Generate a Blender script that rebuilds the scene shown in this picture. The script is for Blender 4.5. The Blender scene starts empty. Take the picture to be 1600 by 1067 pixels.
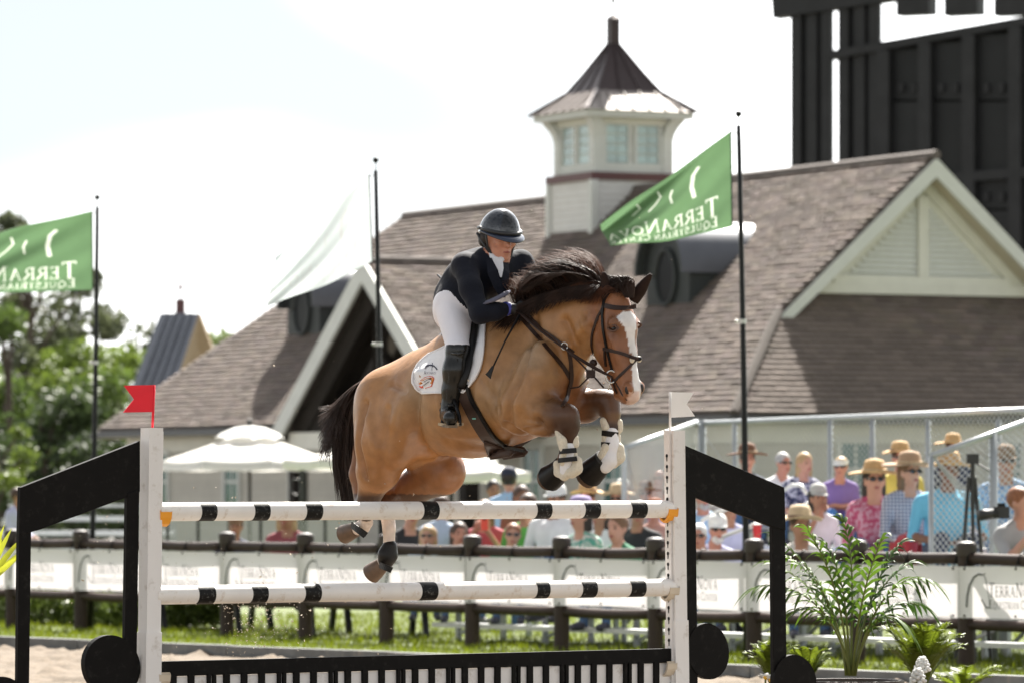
import bpy, math, random, itertools
import numpy as np
from mathutils import Vector, Matrix
from mathutils.bvhtree import BVHTree

random.seed(7); rng = np.random.default_rng(7)
SC = bpy.context.scene
COL = SC.collection

# ------------------------------------------------------------------ camera, sky, sun, exposure
F, HZ, EYE = 7700.0, 759.0, 1.65            # focal length in photo pixels, horizon row, eye height
cam_d = bpy.data.cameras.new('camera'); cam = bpy.data.objects.new('camera', cam_d); COL.objects.link(cam)
cam.location = (0, 0, EYE); cam.rotation_euler = (math.radians(90), 0, 0)
cam_d.sensor_width = 36.0; cam_d.lens = F / 1600 * 36.0
cam_d.shift_y = (HZ - 533.5) / 1600
cam_d.clip_start = 0.5; cam_d.clip_end = 5000
cam_d.dof.use_dof = True; cam_d.dof.focus_distance = 27.6; cam_d.dof.aperture_fstop = 4.0
SC.camera = cam

SUN_DIR = Vector((0.17, 0.80, 0.93)).normalized()      # towards the sun: behind the barn, a little to the right
world = bpy.data.worlds.new('World'); SC.world = world; world.use_nodes = True
wn, wl = world.node_tree.nodes, world.node_tree.links
wn.clear()
w_out = wn.new('ShaderNodeOutputWorld'); w_bg = wn.new('ShaderNodeBackground'); w_bg.inputs['Strength'].default_value = 0.11
w_sky = wn.new('ShaderNodeTexSky'); w_sky.sky_type = 'NISHITA'; w_sky.sun_disc = False
w_sky.sun_elevation = math.asin(SUN_DIR.z); w_sky.sun_rotation = math.atan2(SUN_DIR.x, SUN_DIR.y)
w_tc = wn.new('ShaderNodeTexCoord'); w_mp = wn.new('ShaderNodeMapping'); w_mp.inputs['Scale'].default_value = (3.2, 3.2, 9.0)
w_mp.inputs['Location'].default_value = (0.35, 0.0, -1.15)
w_nz = wn.new('ShaderNodeTexNoise'); w_nz.inputs['Scale'].default_value = 1.7; w_nz.inputs['Detail'].default_value = 2.0
w_nz.inputs['Roughness'].default_value = 0.45
w_rp = wn.new('ShaderNodeValToRGB')                   # thin bright cloud: greys the sky out, follows its brightness
w_rp.color_ramp.elements[0].position = 0.33; w_rp.color_ramp.elements[0].color = (0.242, 0.264, 0.283, 1)
w_rp.color_ramp.elements[1].position = 0.56; w_rp.color_ramp.elements[1].color = (1.03, 1.04, 1.05, 1)
w_rp.color_ramp.interpolation = 'EASE'; w_sky.dust_density = 1.5; w_sky.air_density = 1.0
w_bw = wn.new('ShaderNodeRGBToBW'); w_ml = wn.new('ShaderNodeMix'); w_ml.data_type = 'RGBA'; w_ml.blend_type = 'MULTIPLY'; w_ml.inputs['Factor'].default_value = 1.0
w_mx = wn.new('ShaderNodeMix'); w_mx.data_type = 'RGBA'; w_mx.inputs['Factor'].default_value = 0.93
wl.new(w_tc.outputs['Generated'], w_mp.inputs['Vector']); wl.new(w_mp.outputs['Vector'], w_nz.inputs['Vector'])
wl.new(w_nz.outputs['Fac'], w_rp.inputs['Fac'])
wl.new(w_sky.outputs['Color'], w_bw.inputs['Color']); wl.new(w_bw.outputs['Val'], w_ml.inputs['A']); wl.new(w_rp.outputs['Color'], w_ml.inputs['B'])
wl.new(w_sky.outputs['Color'], w_mx.inputs['A']); wl.new(w_ml.outputs['Result'], w_mx.inputs['B'])
wl.new(w_mx.outputs['Result'], w_bg.inputs['Color']); wl.new(w_bg.outputs['Background'], w_out.inputs['Surface'])

sun_d = bpy.data.lights.new('sun', 'SUN'); sun_d.energy = 5.0; sun_d.angle = math.radians(0.6); sun_d.color = (1.0, 0.95, 0.87)
sun = bpy.data.objects.new('sun', sun_d); COL.objects.link(sun)
sun.rotation_euler = (-SUN_DIR).to_track_quat('-Z', 'Y').to_euler(); sun.location = (20, 60, 60)

vs = SC.view_settings; vs.view_transform = 'Standard'; vs.look = 'None'; vs.gamma = 1.0; vs.exposure = 1.80; vs.use_curve_mapping = False
SC.cycles.use_denoising = True
SC.cycles.max_bounces = 6; SC.cycles.diffuse_bounces = 3; SC.cycles.glossy_bounces = 3; SC.cycles.transparent_max_bounces = 8

# ------------------------------------------------------------------ helpers
def V(*a): return Vector(a)
def W(px, py, Y): return Vector(((px - 800) * Y / F, Y, EYE - (py - HZ) * Y / F))
def px_of(P): return 800 + F * P[0] / P[1]
def on_plane(px, py, P0, n):
    d = Vector(((px - 800) / F, 1.0, -(py - HZ) / F)); C = Vector((0, 0, EYE))
    t = (Vector(P0) - C).dot(n) / d.dot(n)
    return C + d * t

MATS = {}
def mat(name, col, rough=0.6, metal=0.0, var=0.12, scale=6.0, bump=0.0, bscale=60.0, spec=0.5, sheen=0.0, coat=0.0, rnd=0.0, attr=None,
        trans=0.0, alpha=1.0, stain=None, stain_scale=1.5, subsurf=0.0, pattern=None):
    """Principled material: base colour broken up by noise, optional fine bump, per-object variation, vertex-colour input."""
    if name in MATS: return MATS[name]
    m = bpy.data.materials.new(name); m.use_nodes = True; N = m.node_tree.nodes; L = m.node_tree.links
    b = N['Principled BSDF']; out = N['Material Output']
    b.inputs['Roughness'].default_value = rough; b.inputs['Metallic'].default_value = metal
    b.inputs['Specular IOR Level'].default_value = spec
    if sheen: b.inputs['Sheen Weight'].default_value = sheen
    if coat: b.inputs['Coat Weight'].default_value = coat; b.inputs['Coat Roughness'].default_value = 0.08
    if subsurf: b.inputs['Subsurface Weight'].default_value = subsurf; b.inputs['Subsurface Radius'].default_value = (0.02, 0.008, 0.004)
    tc = N.new('ShaderNodeTexCoord')
    src = None
    if pattern: src = pattern(N, L, tc)
    elif attr:
        a = N.new('ShaderNodeAttribute'); a.attribute_name = attr; src = a.outputs['Color']
    else:
        r = N.new('ShaderNodeRGB'); r.outputs[0].default_value = (*col, 1); src = r.outputs[0]
    nz = N.new('ShaderNodeTexNoise'); nz.inputs['Scale'].default_value = scale; nz.inputs['Detail'].default_value = 5
    L.new(tc.outputs['Object'], nz.inputs['Vector'])
    mr = N.new('ShaderNodeMapRange'); mr.inputs['From Min'].default_value = 0.25; mr.inputs['From Max'].default_value = 0.75
    mr.inputs['To Min'].default_value = 1 - var; mr.inputs['To Max'].default_value = 1 + var
    L.new(nz.outputs['Fac'], mr.inputs['Value'])
    mul = N.new('ShaderNodeMix'); mul.data_type = 'RGBA'; mul.blend_type = 'MULTIPLY'; mul.inputs['Factor'].default_value = 1
    L.new(src, mul.inputs['A']); L.new(mr.outputs['Result'], mul.inputs['B'])
    res = mul.outputs['Result']
    if stain:
        n2 = N.new('ShaderNodeTexNoise'); n2.inputs['Scale'].default_value = stain_scale; n2.inputs['Detail'].default_value = 8; n2.inputs['Roughness'].default_value = 0.7
        L.new(tc.outputs['Object'], n2.inputs['Vector'])
        m2 = N.new('ShaderNodeMapRange'); m2.inputs['From Min'].default_value = 0.55; m2.inputs['From Max'].default_value = 0.75; L.new(n2.outputs['Fac'], m2.inputs['Value'])
        x2 = N.new('ShaderNodeMix'); x2.data_type = 'RGBA'; L.new(m2.outputs['Result'], x2.inputs['Factor']); L.new(res, x2.inputs['A']); x2.inputs['B'].default_value = (*stain, 1)
        res = x2.outputs['Result']
    if rnd:
        oi = N.new('ShaderNodeObjectInfo'); m3 = N.new('ShaderNodeMapRange'); m3.inputs['To Min'].default_value = 1 - rnd; m3.inputs['To Max'].default_value = 1 + rnd
        L.new(oi.outputs['Random'], m3.inputs['Value'])
        x3 = N.new('ShaderNodeMix'); x3.data_type = 'RGBA'; x3.blend_type = 'MULTIPLY'; x3.inputs['Factor'].default_value = 1
        L.new(res, x3.inputs['A']); L.new(m3.outputs['Result'], x3.inputs['B']); res = x3.outputs['Result']
    L.new(res, b.inputs['Base Color'])
    if bump:
        n4 = N.new('ShaderNodeTexNoise'); n4.inputs['Scale'].default_value = bscale; n4.inputs['Detail'].default_value = 4
        L.new(tc.outputs['Object'], n4.inputs['Vector'])
        bp = N.new('ShaderNodeBump'); bp.inputs['Strength'].default_value = bump; bp.inputs['Distance'].default_value = 0.01
        L.new(n4.outputs['Fac'], bp.inputs['Height']); L.new(bp.outputs['Normal'], b.inputs['Normal'])
    if trans:                                              # thin cloth or leaf: some light passes through
        tb = N.new('ShaderNodeBsdfTranslucent'); L.new(res, tb.inputs['Color'])
        ms = N.new('ShaderNodeMixShader'); ms.inputs['Fac'].default_value = trans
        L.new(b.outputs['BSDF'], ms.inputs[1]); L.new(tb.outputs['BSDF'], ms.inputs[2]); L.new(ms.outputs['Shader'], out.inputs['Surface'])
    if alpha < 1: b.inputs['Alpha'].default_value = alpha
    MATS[name] = m
    return m

def wpos(o):
    p = Vector((0, 0, 0))
    while o is not None: p += o.location; o = o.parent
    return p
def tag(o, label=None, cat=None, group=None, kind=None):
    if label: o['label'] = label
    if cat: o['category'] = cat
    if group: o['group'] = group
    if kind: o['kind'] = kind
    return o
def empty(name, loc, label, cat, group=None):
    o = bpy.data.objects.new(name, None); o.location = loc; o.empty_display_size = 0.2; COL.objects.link(o)
    return tag(o, label, cat, group)

def make(name, verts, faces, m, parent=None, smooth=False, fm=None, origin=None, cols=None, fcols=None):
    """Link world-space geometry as one mesh object; m is a material or a list (fm = index per face)."""
    vv = np.asarray(verts, dtype=np.float64).reshape(-1, 3)
    if parent is not None: org = np.array(wpos(parent))
    elif origin is not None: org = np.array(origin, dtype=float)
    else: org = np.array([(vv[:, 0].min() + vv[:, 0].max()) / 2, (vv[:, 1].min() + vv[:, 1].max()) / 2, vv[:, 2].min()])
    me = bpy.data.meshes.new(name); me.from_pydata((vv - org).tolist(), [], faces if isinstance(faces, list) else faces.tolist())
    ms = m if isinstance(m, (list, tuple)) else [m]
    for x in ms: me.materials.append(x)
    if fm is not None: me.polygons.foreach_set('material_index', np.asarray(fm, dtype=np.int32))
    if smooth: me.polygons.foreach_set('use_smooth', np.ones(len(me.polygons), dtype=bool))
    if cols is not None:
        ca = me.color_attributes.new('tone', 'FLOAT_COLOR', 'POINT'); c4 = np.ones((len(vv), 4), dtype=np.float32); c4[:, :3] = cols
        ca.data.foreach_set('color', c4.ravel())
    me.update()
    o = bpy.data.objects.new(name, me); COL.objects.link(o)
    if parent is not None: o.parent = parent
    else: o.location = org
    return o

def dup(o, loc, parent=None, rotz=None, label=None):
    c = o.copy(); COL.objects.link(c); c.location = loc; c.parent = parent
    if rotz is not None: c.rotation_euler = (0, 0, rotz)
    if label: c['label'] = label
    for ch in o.children:
        d = ch.copy(); COL.objects.link(d); d.parent = c; d.location = ch.location
        for g in ch.children:
            e = g.copy(); COL.objects.link(e); e.parent = d
    return c

class MB:
    """collects shapes; build() links them as one mesh object"""
    def __init__(s): s.v = []; s.f = []; s.m = []; s.c = []; s.cur = 0; s.col = (1, 1, 1)
    def add(s, vs_, fs_):
        o = len(s.v); s.v.extend([tuple(p) for p in vs_]); s.f.extend([tuple(i + o for i in q) for q in fs_]); s.m.extend([s.cur] * len(fs_)); s.c.extend([s.col] * len(vs_))
        return s
    def box(s, c, size, ax=None):
        c = Vector(c); ax = ax or (V(1, 0, 0), V(0, 1, 0), V(0, 0, 1)); h = [Vector(a) * (d / 2) for a, d in zip(ax, size)]
        ps = [c + h[0] * i + h[1] * j + h[2] * k for k in (-1, 1) for j in (-1, 1) for i in (-1, 1)]
        return s.add(ps, [(0, 2, 3, 1), (4, 5, 7, 6), (0, 1, 5, 4), (2, 6, 7, 3), (0, 4, 6, 2), (1, 3, 7, 5)])
    def beam(s, a, b, w, h, up=V(0, 0, 1)):
        a, b = Vector(a), Vector(b); d = (b - a); L = d.length; d.normalize(); sd = d.cross(Vector(up))
        if sd.length < 1e-5: sd = d.cross(V(1, 0, 0))
        sd.normalize(); u = sd.cross(d)
        return s.box((a + b) / 2, (L, w, h), (d, sd, u))
    def tube(s, pts, r, n=8, cap=True, flat=1.0, up=None):
        pts = [Vector(p) for p in pts]; k = len(pts); rr = r if isinstance(r, (list, tuple)) else [r] * k
        o = []; prev = None
        for i, p in enumerate(pts):
            d = (pts[min(i + 1, k - 1)] - pts[max(i - 1, 0)])
            if d.length < 1e-9: d = V(0, 0, 1)
            d.normalize()
            if up is not None: ref = Vector(up)
            elif prev is None: ref = V(0, 0, 1) if abs(d.z) < 0.9 else V(1, 0, 0)
            else: ref = prev
            a = ref - d * ref.dot(d)
            if a.length < 1e-6: a = d.orthogonal()
            a.normalize(); b = d.cross(a); prev = a
            for j in range(n):
                t = 2 * math.pi * j / n; o.append(p + a * (math.cos(t) * rr[i] * flat) + b * (math.sin(t) * rr[i]))
        fs_ = [(i * n + j, i * n + (j + 1) % n, (i + 1) * n + (j + 1) % n, (i + 1) * n + j) for i in range(k - 1) for j in range(n)]
        if cap: fs_ += [tuple(range(n - 1, -1, -1)), tuple((k - 1) * n + j for j in range(n))]
        return s.add(o, fs_)
    def lathe(s, c, prof, n=24, ax=None, sx=1.0, sy=1.0, close=True):
        c = Vector(c); X, Y, Z = ax or (V(1, 0, 0), V(0, 1, 0), V(0, 0, 1)); k = len(prof)
        o = [c + Vector(X) * (math.cos(2 * math.pi * j / n) * r * sx) + Vector(Y) * (math.sin(2 * math.pi * j / n) * r * sy) + Vector(Z) * z for r, z in prof for j in range(n)]
        fs_ = [(i * n + j, i * n + (j + 1) % n, (i + 1) * n + (j + 1) % n, (i + 1) * n + j) for i in range(k - 1) for j in range(n)]
        if close: fs_ += [tuple(range(n - 1, -1, -1)), tuple((k - 1) * n + j for j in range(n))]
        return s.add(o, fs_)
    def prism(s, poly, thick):
        """poly: planar 3D points; extruded by vector thick"""
        t = Vector(thick); n = len(poly); a = [Vector(p) for p in poly]
        return s.add(a + [p + t for p in a], [tuple(range(n - 1, -1, -1)), tuple(range(n, 2 * n))] + [(i, (i + 1) % n, n + (i + 1) % n, n + i) for i in range(n)])
    def ball(s, c, r, n=10, m=6, ax=None):
        c = Vector(c); rx, ry, rz = r if isinstance(r, (list, tuple)) else (r, r, r)
        X, Y, Z = ax or (V(1, 0, 0), V(0, 1, 0), V(0, 0, 1)); o = []
        for i in range(1, m):
            t = math.pi * i / m
            for j in range(n):
                p = 2 * math.pi * j / n; o.append(c + X * (rx * math.sin(t) * math.cos(p)) + Y * (ry * math.sin(t) * math.sin(p)) + Z * (-rz * math.cos(t)))
        fs_ = [(i * n + j, i * n + (j + 1) % n, (i + 1) * n + (j + 1) % n, (i + 1) * n + j) for i in range(m - 2) for j in range(n)]
        b0, b1 = len(o), len(o) + 1; o += [c - Z * rz, c + Z * rz]
        fs_ += [(b0, (j + 1) % n, j) for j in range(n)] + [(b1, (m - 2) * n + j, (m - 2) * n + (j + 1) % n) for j in range(n)]
        return s.add(o, fs_)
    def build(s, name, m, parent=None, smooth=False, origin=None, colour=False):
        return make(name, s.v, s.f, m, parent, smooth, s.m if isinstance(m, (list, tuple)) else None, origin, np.array(s.c) if colour else None)
def smooth_by_angle(o, deg=40):
    me = o.data; me.polygons.foreach_set('use_smooth', np.ones(len(me.polygons), dtype=bool)); me.set_sharp_from_angle(angle=math.radians(deg)); return o

# ------------------------------------------------------------------ implicit bodies -> one continuous skin
class SDF:
    def __init__(s): s.p = []
    def cone(s, a, b, ra, rb, k=0.03, m=0, sq=None, bias=0.0): s.p.append(('c', np.array(a, float), np.array(b, float), ra, rb, k, m, sq, bias)); return s
    def chain(s, pts, k=0.03, m=0, sq=None, bias=0.0):
        for (a, ra), (b, rb) in zip(pts[:-1], pts[1:]): s.cone(a, b, ra, rb, k, m, sq, bias)
        return s
    def ell(s, c, r, ax=None, k=0.03, m=0, bias=0.0):
        A = np.eye(3) if ax is None else np.array([list(x) for x in ax], float)
        s.p.append(('e', np.array(c, float), A, np.array(r, float), 0, k, m, None, bias)); return s
    @staticmethod
    def dist(q, P):
        if q[0] == 'c':
            _, a, b, ra, rb, k, m, sq, _b = q
            if sq is not None:
                n, e = np.array(sq[0], float), sq[1]; mid = (a + b) / 2
                f = lambda X: X + np.multiply.outer((X - mid) @ n, n) * (1 / e - 1)
                P = f(P); a = f(a); b = f(b)
            ab = b - a; L2 = max(float(ab @ ab), 1e-12)
            t = np.clip(((P - a) @ ab) / L2, 0, 1)
            d = np.linalg.norm(P - a - t[..., None] * ab, axis=-1) - (ra + (rb - ra) * t)
            return d * ((1 + sq[1]) / 2) if sq is not None else d
        _, c, A, r, _z, k, m, sq, _b = q
        l = (P - c) @ A.T; k0 = np.linalg.norm(l / r, axis=-1); k1 = np.linalg.norm(l / (r * r), axis=-1)
        return k0 * (k0 - 1) / np.maximum(k1, 1e-9)
    def bounds(s, q, mg):
        if q[0] == 'c': R = max(q[3], q[4]); lo = np.minimum(q[1], q[2]) - R; hi = np.maximum(q[1], q[2]) + R
        else: R = max(q[3]); lo = q[1] - R; hi = q[1] + R
        return lo - mg, hi + mg
    def mesh(s, h, relax=1):
        B = [s.bounds(q, 0) for q in s.p]
        lo = np.min([b[0] for b in B], axis=0) - 4 * h; hi = np.max([b[1] for b in B], axis=0) + 4 * h
        n = np.ceil((hi - lo) / h).astype(int) + 1; D = np.full(n, 1.0, dtype=np.float32)
        for q in s.p:
            k = q[5]; a, b = s.bounds(q, k + 3 * h)
            i0 = np.maximum(((a - lo) / h).astype(int), 0); i1 = np.minimum(((b - lo) / h).astype(int) + 2, n)
            g = np.stack(np.meshgrid(*[lo[j] + h * np.arange(i0[j], i1[j]) for j in range(3)], indexing='ij'), axis=-1)
            d = s.dist(q, g).astype(np.float32); sl = tuple(slice(i0[j], i1[j]) for j in range(3)); o = D[sl]
            hh = np.maximum(k - np.abs(o - d), 0) / max(k, 1e-6); D[sl] = np.minimum(o, d) - hh * hh * k * 0.25
        neg = D < 0; nx, ny, nz = D.shape
        cnt = np.zeros((nx - 1, ny - 1, nz - 1), dtype=np.int8)
        for c in itertools.product((0, 1), repeat=3): cnt += neg[c[0]:nx - 1 + c[0], c[1]:ny - 1 + c[1], c[2]:nz - 1 + c[2]]
        act = (cnt > 0) & (cnt < 8); cells = np.argwhere(act); idx = np.full(act.shape, -1, dtype=np.int64); idx[act] = np.arange(len(cells))
        acc = np.zeros((len(cells), 3)); num = np.zeros(len(cells))
        for a in itertools.product((0, 1), repeat=3):
            for j in range(3):
                if a[j]: continue
                b = list(a); b[j] = 1; A = np.array(a); Bv = np.array(b)
                da = D[tuple((cells + A).T)]; db = D[tuple((cells + Bv).T)]; cr = (da < 0) != (db < 0)
                t = np.where(cr, da / np.where(cr, da - db, 1), 0); pos = A + t[:, None] * (Bv - A)
                acc[cr] += pos[cr]; num[cr] += 1
        verts = lo + (cells + acc / num[:, None]) * h; faces = []
        for ax in range(3):
            u, w = [(1, 2), (2, 0), (0, 1)][ax]
            s0 = [slice(1, -1)] * 3; s1 = [slice(1, -1)] * 3; s0[ax] = slice(0, -1); s1[ax] = slice(1, None)
            n0 = neg[tuple(s0)]; ch = np.argwhere(n0 != neg[tuple(s1)])
            if len(ch) == 0: continue
            st = n0[tuple(ch.T)]; e = ch + 1; e[:, ax] -= 1
            def cell(du, dw):
                c = e.copy(); c[:, u] -= du; c[:, w] -= dw; return idx[tuple(c.T)]
            q = np.stack([cell(1, 1), cell(0, 1), cell(0, 0), cell(1, 0)], axis=1)
            q[~st] = q[~st][:, ::-1]; faces.append(q)
        faces = np.concatenate(faces)
        for _ in range(relax):
            sm = np.zeros_like(verts); dg = np.zeros(len(verts))
            for j in range(4):
                a, b = faces[:, j], faces[:, (j + 1) % 4]
                np.add.at(sm, a, verts[b]); np.add.at(dg, a, 1); np.add.at(sm, b, verts[a]); np.add.at(dg, b, 1)
            verts = verts * 0.5 + 0.5 * sm / dg[:, None]
        a_, b_, c_ = verts[faces[:, 0]], verts[faces[:, 1]], verts[faces[:, 2]]
        if (np.cross(b_ - a_, c_ - a_) * (a_ - verts.mean(0))).sum() < 0: faces = faces[:, ::-1]
        return verts, faces
    def owner(s, P):
        best = np.full(len(P), 1e9); who = np.zeros(len(P), dtype=np.int32)
        for q in s.p:
            d = s.dist(q, P) + q[8]; b = d < best; best[b] = d[b]; who[b] = q[6]
        return who

# ------------------------------------------------------------------ serif capitals drawn with strokes
def _arc(cx, cy, rx, ry, a0, a1, n=12): return [(cx + rx * math.cos(math.radians(a0 + (a1 - a0) * i / n)), cy + ry * math.sin(math.radians(a0 + (a1 - a0) * i / n))) for i in range(n + 1)]
TK, TN = 0.125, 0.06
GLYPH = {   # letter: (advance, [(polyline, width)...])
    'T': (0.74, [([(0.35, 0), (0.35, 1)], TK), ([(0.02, 0.97), (0.68, 0.97)], TN), ([(0.04, 1), (0.02, 0.82)], TN), ([(0.66, 1), (0.68, 0.82)], TN), ([(0.22, 0.02), (0.48, 0.02)], 0.045)]),
    'E': (0.66, [([(0.14, 0), (0.14, 1)], TK), ([(0.02, 0.97), (0.54, 0.97)], TN), ([(0.14, 0.52), (0.46, 0.52)], TN), ([(0.02, 0.03), (0.57, 0.03)], TN), ([(0.54, 1), (0.54, 0.84)], TN), ([(0.57, 0), (0.58, 0.18)], TN)]),
    'R': (0.76, [([(0.14, 0), (0.14, 1)], TK), ([(0.02, 0.97), (0.32, 0.97)] + _arc(0.32, 0.73, 0.22, 0.24, 90, -90) + [(0.14, 0.49)], 0.08), ([(0.34, 0.49), (0.7, 0.02)], TK), ([(0.02, 0.02), (0.28, 0.02)], 0.045), ([(0.64, 0.02), (0.76, 0.02)], 0.045)]),
    'A': (0.82, [([(0.12, 0), (0.4, 1)], TN), ([(0.4, 1), (0.7, 0)], TK), ([(0.21, 0.35), (0.59, 0.35)], TN), ([(0.02, 0.02), (0.24, 0.02)], 0.045), ([(0.58, 0.02), (0.82, 0.02)], 0.045)]),
    'N': (0.9, [([(0.16, 0), (0.16, 1)], TN), ([(0.14, 1), (0.74, 0)], TK), ([(0.74, 0), (0.74, 1)], TN), ([(0.04, 0.02), (0.28, 0.02)], 0.045), ([(0.02, 0.98), (0.2, 0.98)], 0.045), ([(0.63, 0.98), (0.86, 0.98)], 0.045)]),
    'O': (0.9, [(_arc(0.44, 0.5, 0.37, 0.47, 0, 360, 28), 0.105)]),
    'V': (0.8, [([(0.1, 1), (0.4, 0)], TK), ([(0.4, 0), (0.68, 1)], TN), ([(0.0, 0.98), (0.24, 0.98)], 0.045), ([(0.57, 0.98), (0.8, 0.98)], 0.045)]),
    'Q': (0.92, [(_arc(0.44, 0.5, 0.37, 0.47, 0, 360, 28), 0.105), ([(0.44, 0.1), (0.62, -0.08), (0.95, -0.16)], 0.08)]),
    'U': (0.86, [([(0.16, 1), (0.16, 0.34)] + _arc(0.42, 0.32, 0.26, 0.29, 180, 360) + [(0.68, 1)], 0.095), ([(0.03, 0.98), (0.29, 0.98)], 0.045), ([(0.57, 0.98), (0.8, 0.98)], 0.045)]),
    'S': (0.58, [(_arc(0.28, 0.75, 0.2, 0.22, 20, 270) + _arc(0.28, 0.26, 0.23, 0.25, 90, -160), 0.095)]),
    'I': (0.36, [([(0.17, 0), (0.17, 1)], TK), ([(0.04, 0.02), (0.3, 0.02)], 0.045), ([(0.04, 0.98), (0.3, 0.98)], 0.045)]),
    'C': (0.8, [(_arc(0.45, 0.5, 0.38, 0.47, 42, 318, 24), 0.1), ([(0.74, 0.95), (0.74, 0.76)], TN)]),
    'D': (0.86, [([(0.14, 0), (0.14, 1)], TK), ([(0.02, 0.97), (0.36, 0.97)] + _arc(0.36, 0.5, 0.4, 0.47, 90, -90) + [(0.02, 0.03)], 0.09)]),
}
def stroke(pts, w, out):
    """polyline -> quads (2D)"""
    for i in range(len(pts) - 1):
        (x0, y0), (x1, y1) = pts[i], pts[i + 1]; dx, dy = x1 - x0, y1 - y0; L = math.hypot(dx, dy) or 1; nx, ny = -dy / L * w / 2, dx / L * w / 2
        e = w * 0.18 if len(pts) > 2 else 0; ex, ey = dx / L * e, dy / L * e
        out.append([(x0 + nx - ex, y0 + ny - ey), (x1 + nx + ex, y1 + ny + ey), (x1 - nx + ex, y1 - ny + ey), (x0 - nx - ex, y0 - ny - ey)])
def letters(text, h, big=None, gap=0.08):
    """quads of a line of capitals; letters whose index is in big are drawn 1.3 times as tall; returns quads, width"""
    out = []; x = 0
    for i, ch in enumerate(text):
        if ch == ' ': x += h * 0.35; continue
        k = h * (1.3 if big and i in big else 1.0); adv, st = GLYPH[ch]
        for pl, w in st: stroke([(x + a * k, b * k) for a, b in pl], w * k, out)
        x += (adv + gap) * k
    return out, x
def quads_to(mb, quads, fn, sub=1):
    for q in quads:
        n = 1
        mb.add([fn(x, y) for x, y in q], [(0, 1, 2, 3)])
# line drawing of a horse's head and neck, about 1 x 1
HORSE_LINE = [([(0.0, 0.0), (0.02, 0.3), (0.09, 0.62), (0.22, 0.86), (0.36, 0.95), (0.47, 0.93)], 0.06),
              ([(0.5, 0.92), (0.56, 0.84), (0.6, 0.62), (0.66, 0.35), (0.68, 0.05)], 0.022),
              ([(0.44, 0.22), (0.52, 0.08), (0.6, -0.03), (0.7, 0.0)], 0.04), ([(0.5, 0.93), (0.56, 0.97)], 0.03)]
# ------------------------------------------------------------------ ground
M_grass = mat('lawn', (0.065, 0.09, 0.007), 0.9, var=0.35, scale=1.5, bump=0.5, bscale=30)
M_sand = mat('arena_sand', (0.125, 0.094, 0.064), 0.95, var=0.28, scale=14, bump=0.8, bscale=55, stain=(0.10, 0.07, 0.05), stain_scale=5)
M_kerb = mat('kerb_timber', (0.16, 0.165, 0.16), 0.85, var=0.35, scale=5, bump=0.4, bscale=40, rnd=0.15, stain=(0.33, 0.29, 0.24), stain_scale=6)
g = make('ground', [(-700, -60, 0), (700, -60, 0), (700, 2500, 0), (-700, 2500, 0)], [(0, 1, 2, 3)], M_grass, origin=(0, 0, 0)); tag(g, 'flat green lawn reaching to the horizon', kind='structure')
K0 = W(20, 759, F / 154); K1 = W(1540, 759, F / 193); K0.z = K1.z = 0
kd = (K1 - K0).normalized(); kn = V(kd.y, -kd.x, 0)
if kn.y > 0: kn = -kn                                   # towards the camera
KA = K0 - kd * 45; KB = K1 + kd * 30
s = make('sand_arena', [(-90, -20, 0.004), (60, -20, 0.004), (KB.x, KB.y, 0.004), (KA.x, KA.y, 0.004)], [(0, 1, 2, 3)], M_sand, origin=(0, 0, 0)); tag(s, 'raked beige riding-arena sand', kind='structure')
pv = [FPx for FPx in ((-60, 84), (40, 80), (60, 170), (-60, 190))]
o = make('plaza', [(x, y, .004) for x, y in pv], [(0, 1, 2, 3)], mat('plaza_paving', (.11, .102, .092), .9, var=.2, scale=1.2, bump=.3, bscale=20), origin=(0, 90, 0)); tag(o, 'pale paved yard added in front of the barn', kind='structure')  # paving added so the lawn bounces less green onto the barn
# raked, hoof-churned sand in front of the kerb: real relief
nu, nv = 150, 150
uu = np.linspace(-3, 13, nu); vv = np.linspace(0.02, 7.0, nv)
U, Vv = np.meshgrid(uu, vv, indexing='ij')
P = np.array(K0)[None, None] + U[..., None] * np.array(kd) + Vv[..., None] * np.array(kn)
z = np.zeros_like(U)
for _ in range(1700):
    a, b, r, hgt = rng.uniform(-3, 13), rng.uniform(0, 7), rng.uniform(0.03, 0.13), rng.uniform(-0.02, 0.06)
    z += hgt * np.exp(-((U - a) ** 2 + (Vv - b) ** 2) / (r * r))
z += rng.normal(0, 0.006, z.shape); z = 0.016 + np.clip(z, -0.009, 0.07)
P[..., 2] = z
i, j = np.meshgrid(np.arange(nu - 1), np.arange(nv - 1), indexing='ij'); q0 = (i * nv + j).ravel()
so = make('churned_sand', P.reshape(-1, 3), np.stack([q0, q0 + 1, q0 + nv + 1, q0 + nv], 1), M_sand, smooth=True, origin=(K0.x, K0.y, 0)); tag(so, 'hoof-churned beige sand with small clods', 'sand', kind='stuff')
# kerb of end-to-end timbers
kr = empty('arena_kerb', K0, 'low weathered grey timber kerb between sand and lawn', 'kerb')
L = (K1 - K0).length + 14; nk = int(L / 2.4)
for k in range(nk):
    a = K0 - kd * 6 + kd * (k * 2.4 + 0.008); b = a + kd * 2.384; mb = MB()
    mb.beam(a + V(0, 0, 0.06 + random.uniform(-.006, .006)), b + V(0, 0, 0.06 + random.uniform(-.006, .006)), 0.14, 0.13); mb.build('kerb_timber', M_kerb, kr)

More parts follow.
